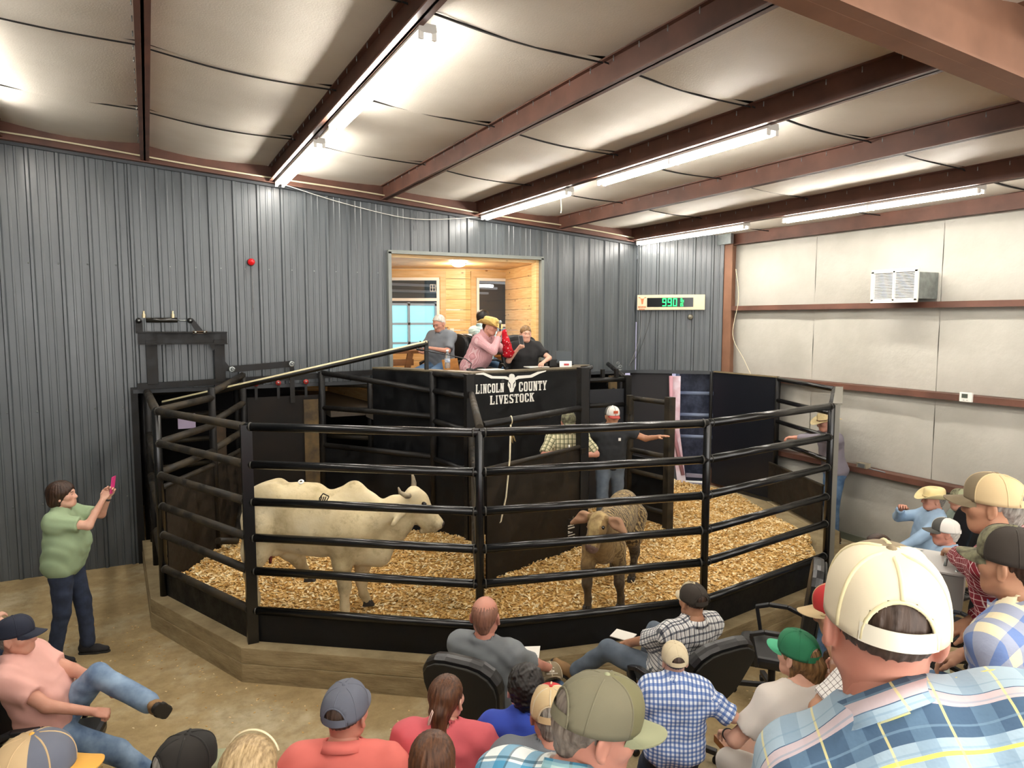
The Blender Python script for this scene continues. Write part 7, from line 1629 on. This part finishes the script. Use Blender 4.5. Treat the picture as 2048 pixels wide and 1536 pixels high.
S.ell(hp_(0, 0, 0), (.078, .105, .085), HR, k=.04); S.cone(hp_(0, .05, -.01), hp_(0, .185, -.015), .062, .050, k=.04); S.ell(hp_(0, .20, -.015), (.052, .040, .045), HR, k=.03); S.cone(hp_(0, .06, -.055), hp_(0, .18, -.045), .038, .030, k=.03)
for q in (-1, 1):
    S.ell(hp_(q*.066, .035, .035), (.022, .026, .018), HR, k=.02); S.ell(hp_(q*.078, .038, .038), (.012, .015, .012), HR, k=.005, op='s'); S.ell(hp_(q*.022, .225, .010), (.010, .012, .009), HR, k=.005, op='s')
    a, c, e = hp_(q*.07, -.05, .02), hp_(q*.155, -.030, .0), hp_(q*.255, .035, -.02); S.cone(a, c, .020, .050, k=.02); S.cone(c, e, .050, .018, k=.02); S.ell(hp_(q*.165, -.01, .052), (.065, .030, .030), HR, k=.01, op='s')
legchain([np.array(p) for p in ((.10, .05, .52), (.12, .10, .36), (.11, .16, .22), (.10, .15, .09), (.10, .17, .04))], [.085, .056, .040, .027, .032], .03)
legchain([np.array(p) for p in ((-.10, .0, .52), (-.12, -.02, .36), (-.14, .05, .22), (-.15, .02, .09), (-.15, .03, .03))], [.085, .056, .040, .027, .032], .03)
legchain([np.array(p) for p in ((.10, -.78, .58), (.11, -.66, .42), (.11, -.86, .26), (.11, -.84, .10), (.11, -.80, .04))], [.12, .085, .042, .028, .032], .04)
legchain([np.array(p) for p in ((-.10, -.78, .58), (-.11, -.64, .42), (-.11, -.76, .24), (-.11, -.70, .10), (-.11, -.64, .04))], [.12, .085, .042, .028, .032], .04)
S.cone((0, -.95, .70), (0, -1.0, .45), .022, .014, k=.03); S.ell((0, -1.0, .38), (.025, .025, .07), k=.02)
Vc, Qc = S.mesh(.0125); Lc = (Vc[Qc].mean(1)-HC) @ HR
face = (Lc[:, 1] > -.09) & (Lc[:, 1] < .195) & (Lc[:, 2] > -.02) & (np.abs(Lc[:, 0]) < .058-.10*np.clip(Lc[:, 1]-.02, 0, .1)+.0)
nose_ = (Lc[:, 1] > .195) & (Lc[:, 1] < .30) & (np.abs(Lc[:, 0]) < .07) & (np.abs(Lc[:, 2]+.015) < .07); inner = (np.abs(Lc[:, 0]) > .095) & (Lc[:, 2] > -.01) & (Lc[:, 1] > -.07) & (Lc[:, 1] < .06) & (Lc[:, 2] < .10) & (np.abs(Lc[:, 0]) < .27)
mi = np.where(nose_, 2, np.where(face, 1, np.where(inner, 3, 0)))
mesh_obj('body', [(Vc, Qc)], [hide('brindle_hide', 'calf'), M('pale_tan_face', 'b89f6c', .8, c2='7d6540', vscale=16), M('pinkish_brown_nose', '6b5044', .5), M('inner_ear_pink', '9a7458', .8)], t, mat_index=mi)
for q in (-1, 1):
    b = MB(); b.lathe([(0, -.014), (.015, -.009), (.019, 0), (.014, .006), (0, .010)], hp_(q*.072, .037, .036), 10, HR @ np.array([q, .1, .3])); b.build('eye', M('cow_eye', '0c0806', .1), t, local=True)
for c in ((.10, .18, .02), (-.15, .04, .015), (.11, -.79, .02), (-.11, -.63, .02)):
    for q in (-1, 1): b = MB(); c_ = np.array(c)+np.array([q*.018, .01, 0]); b.obox(c_, (.015, 0, 0), (0, .035, 0), (0, -.008, .025)); b.build('hoof', MHOOF, t, .006, local=True)

t.scale = (1.13, 1.13, 1.13)
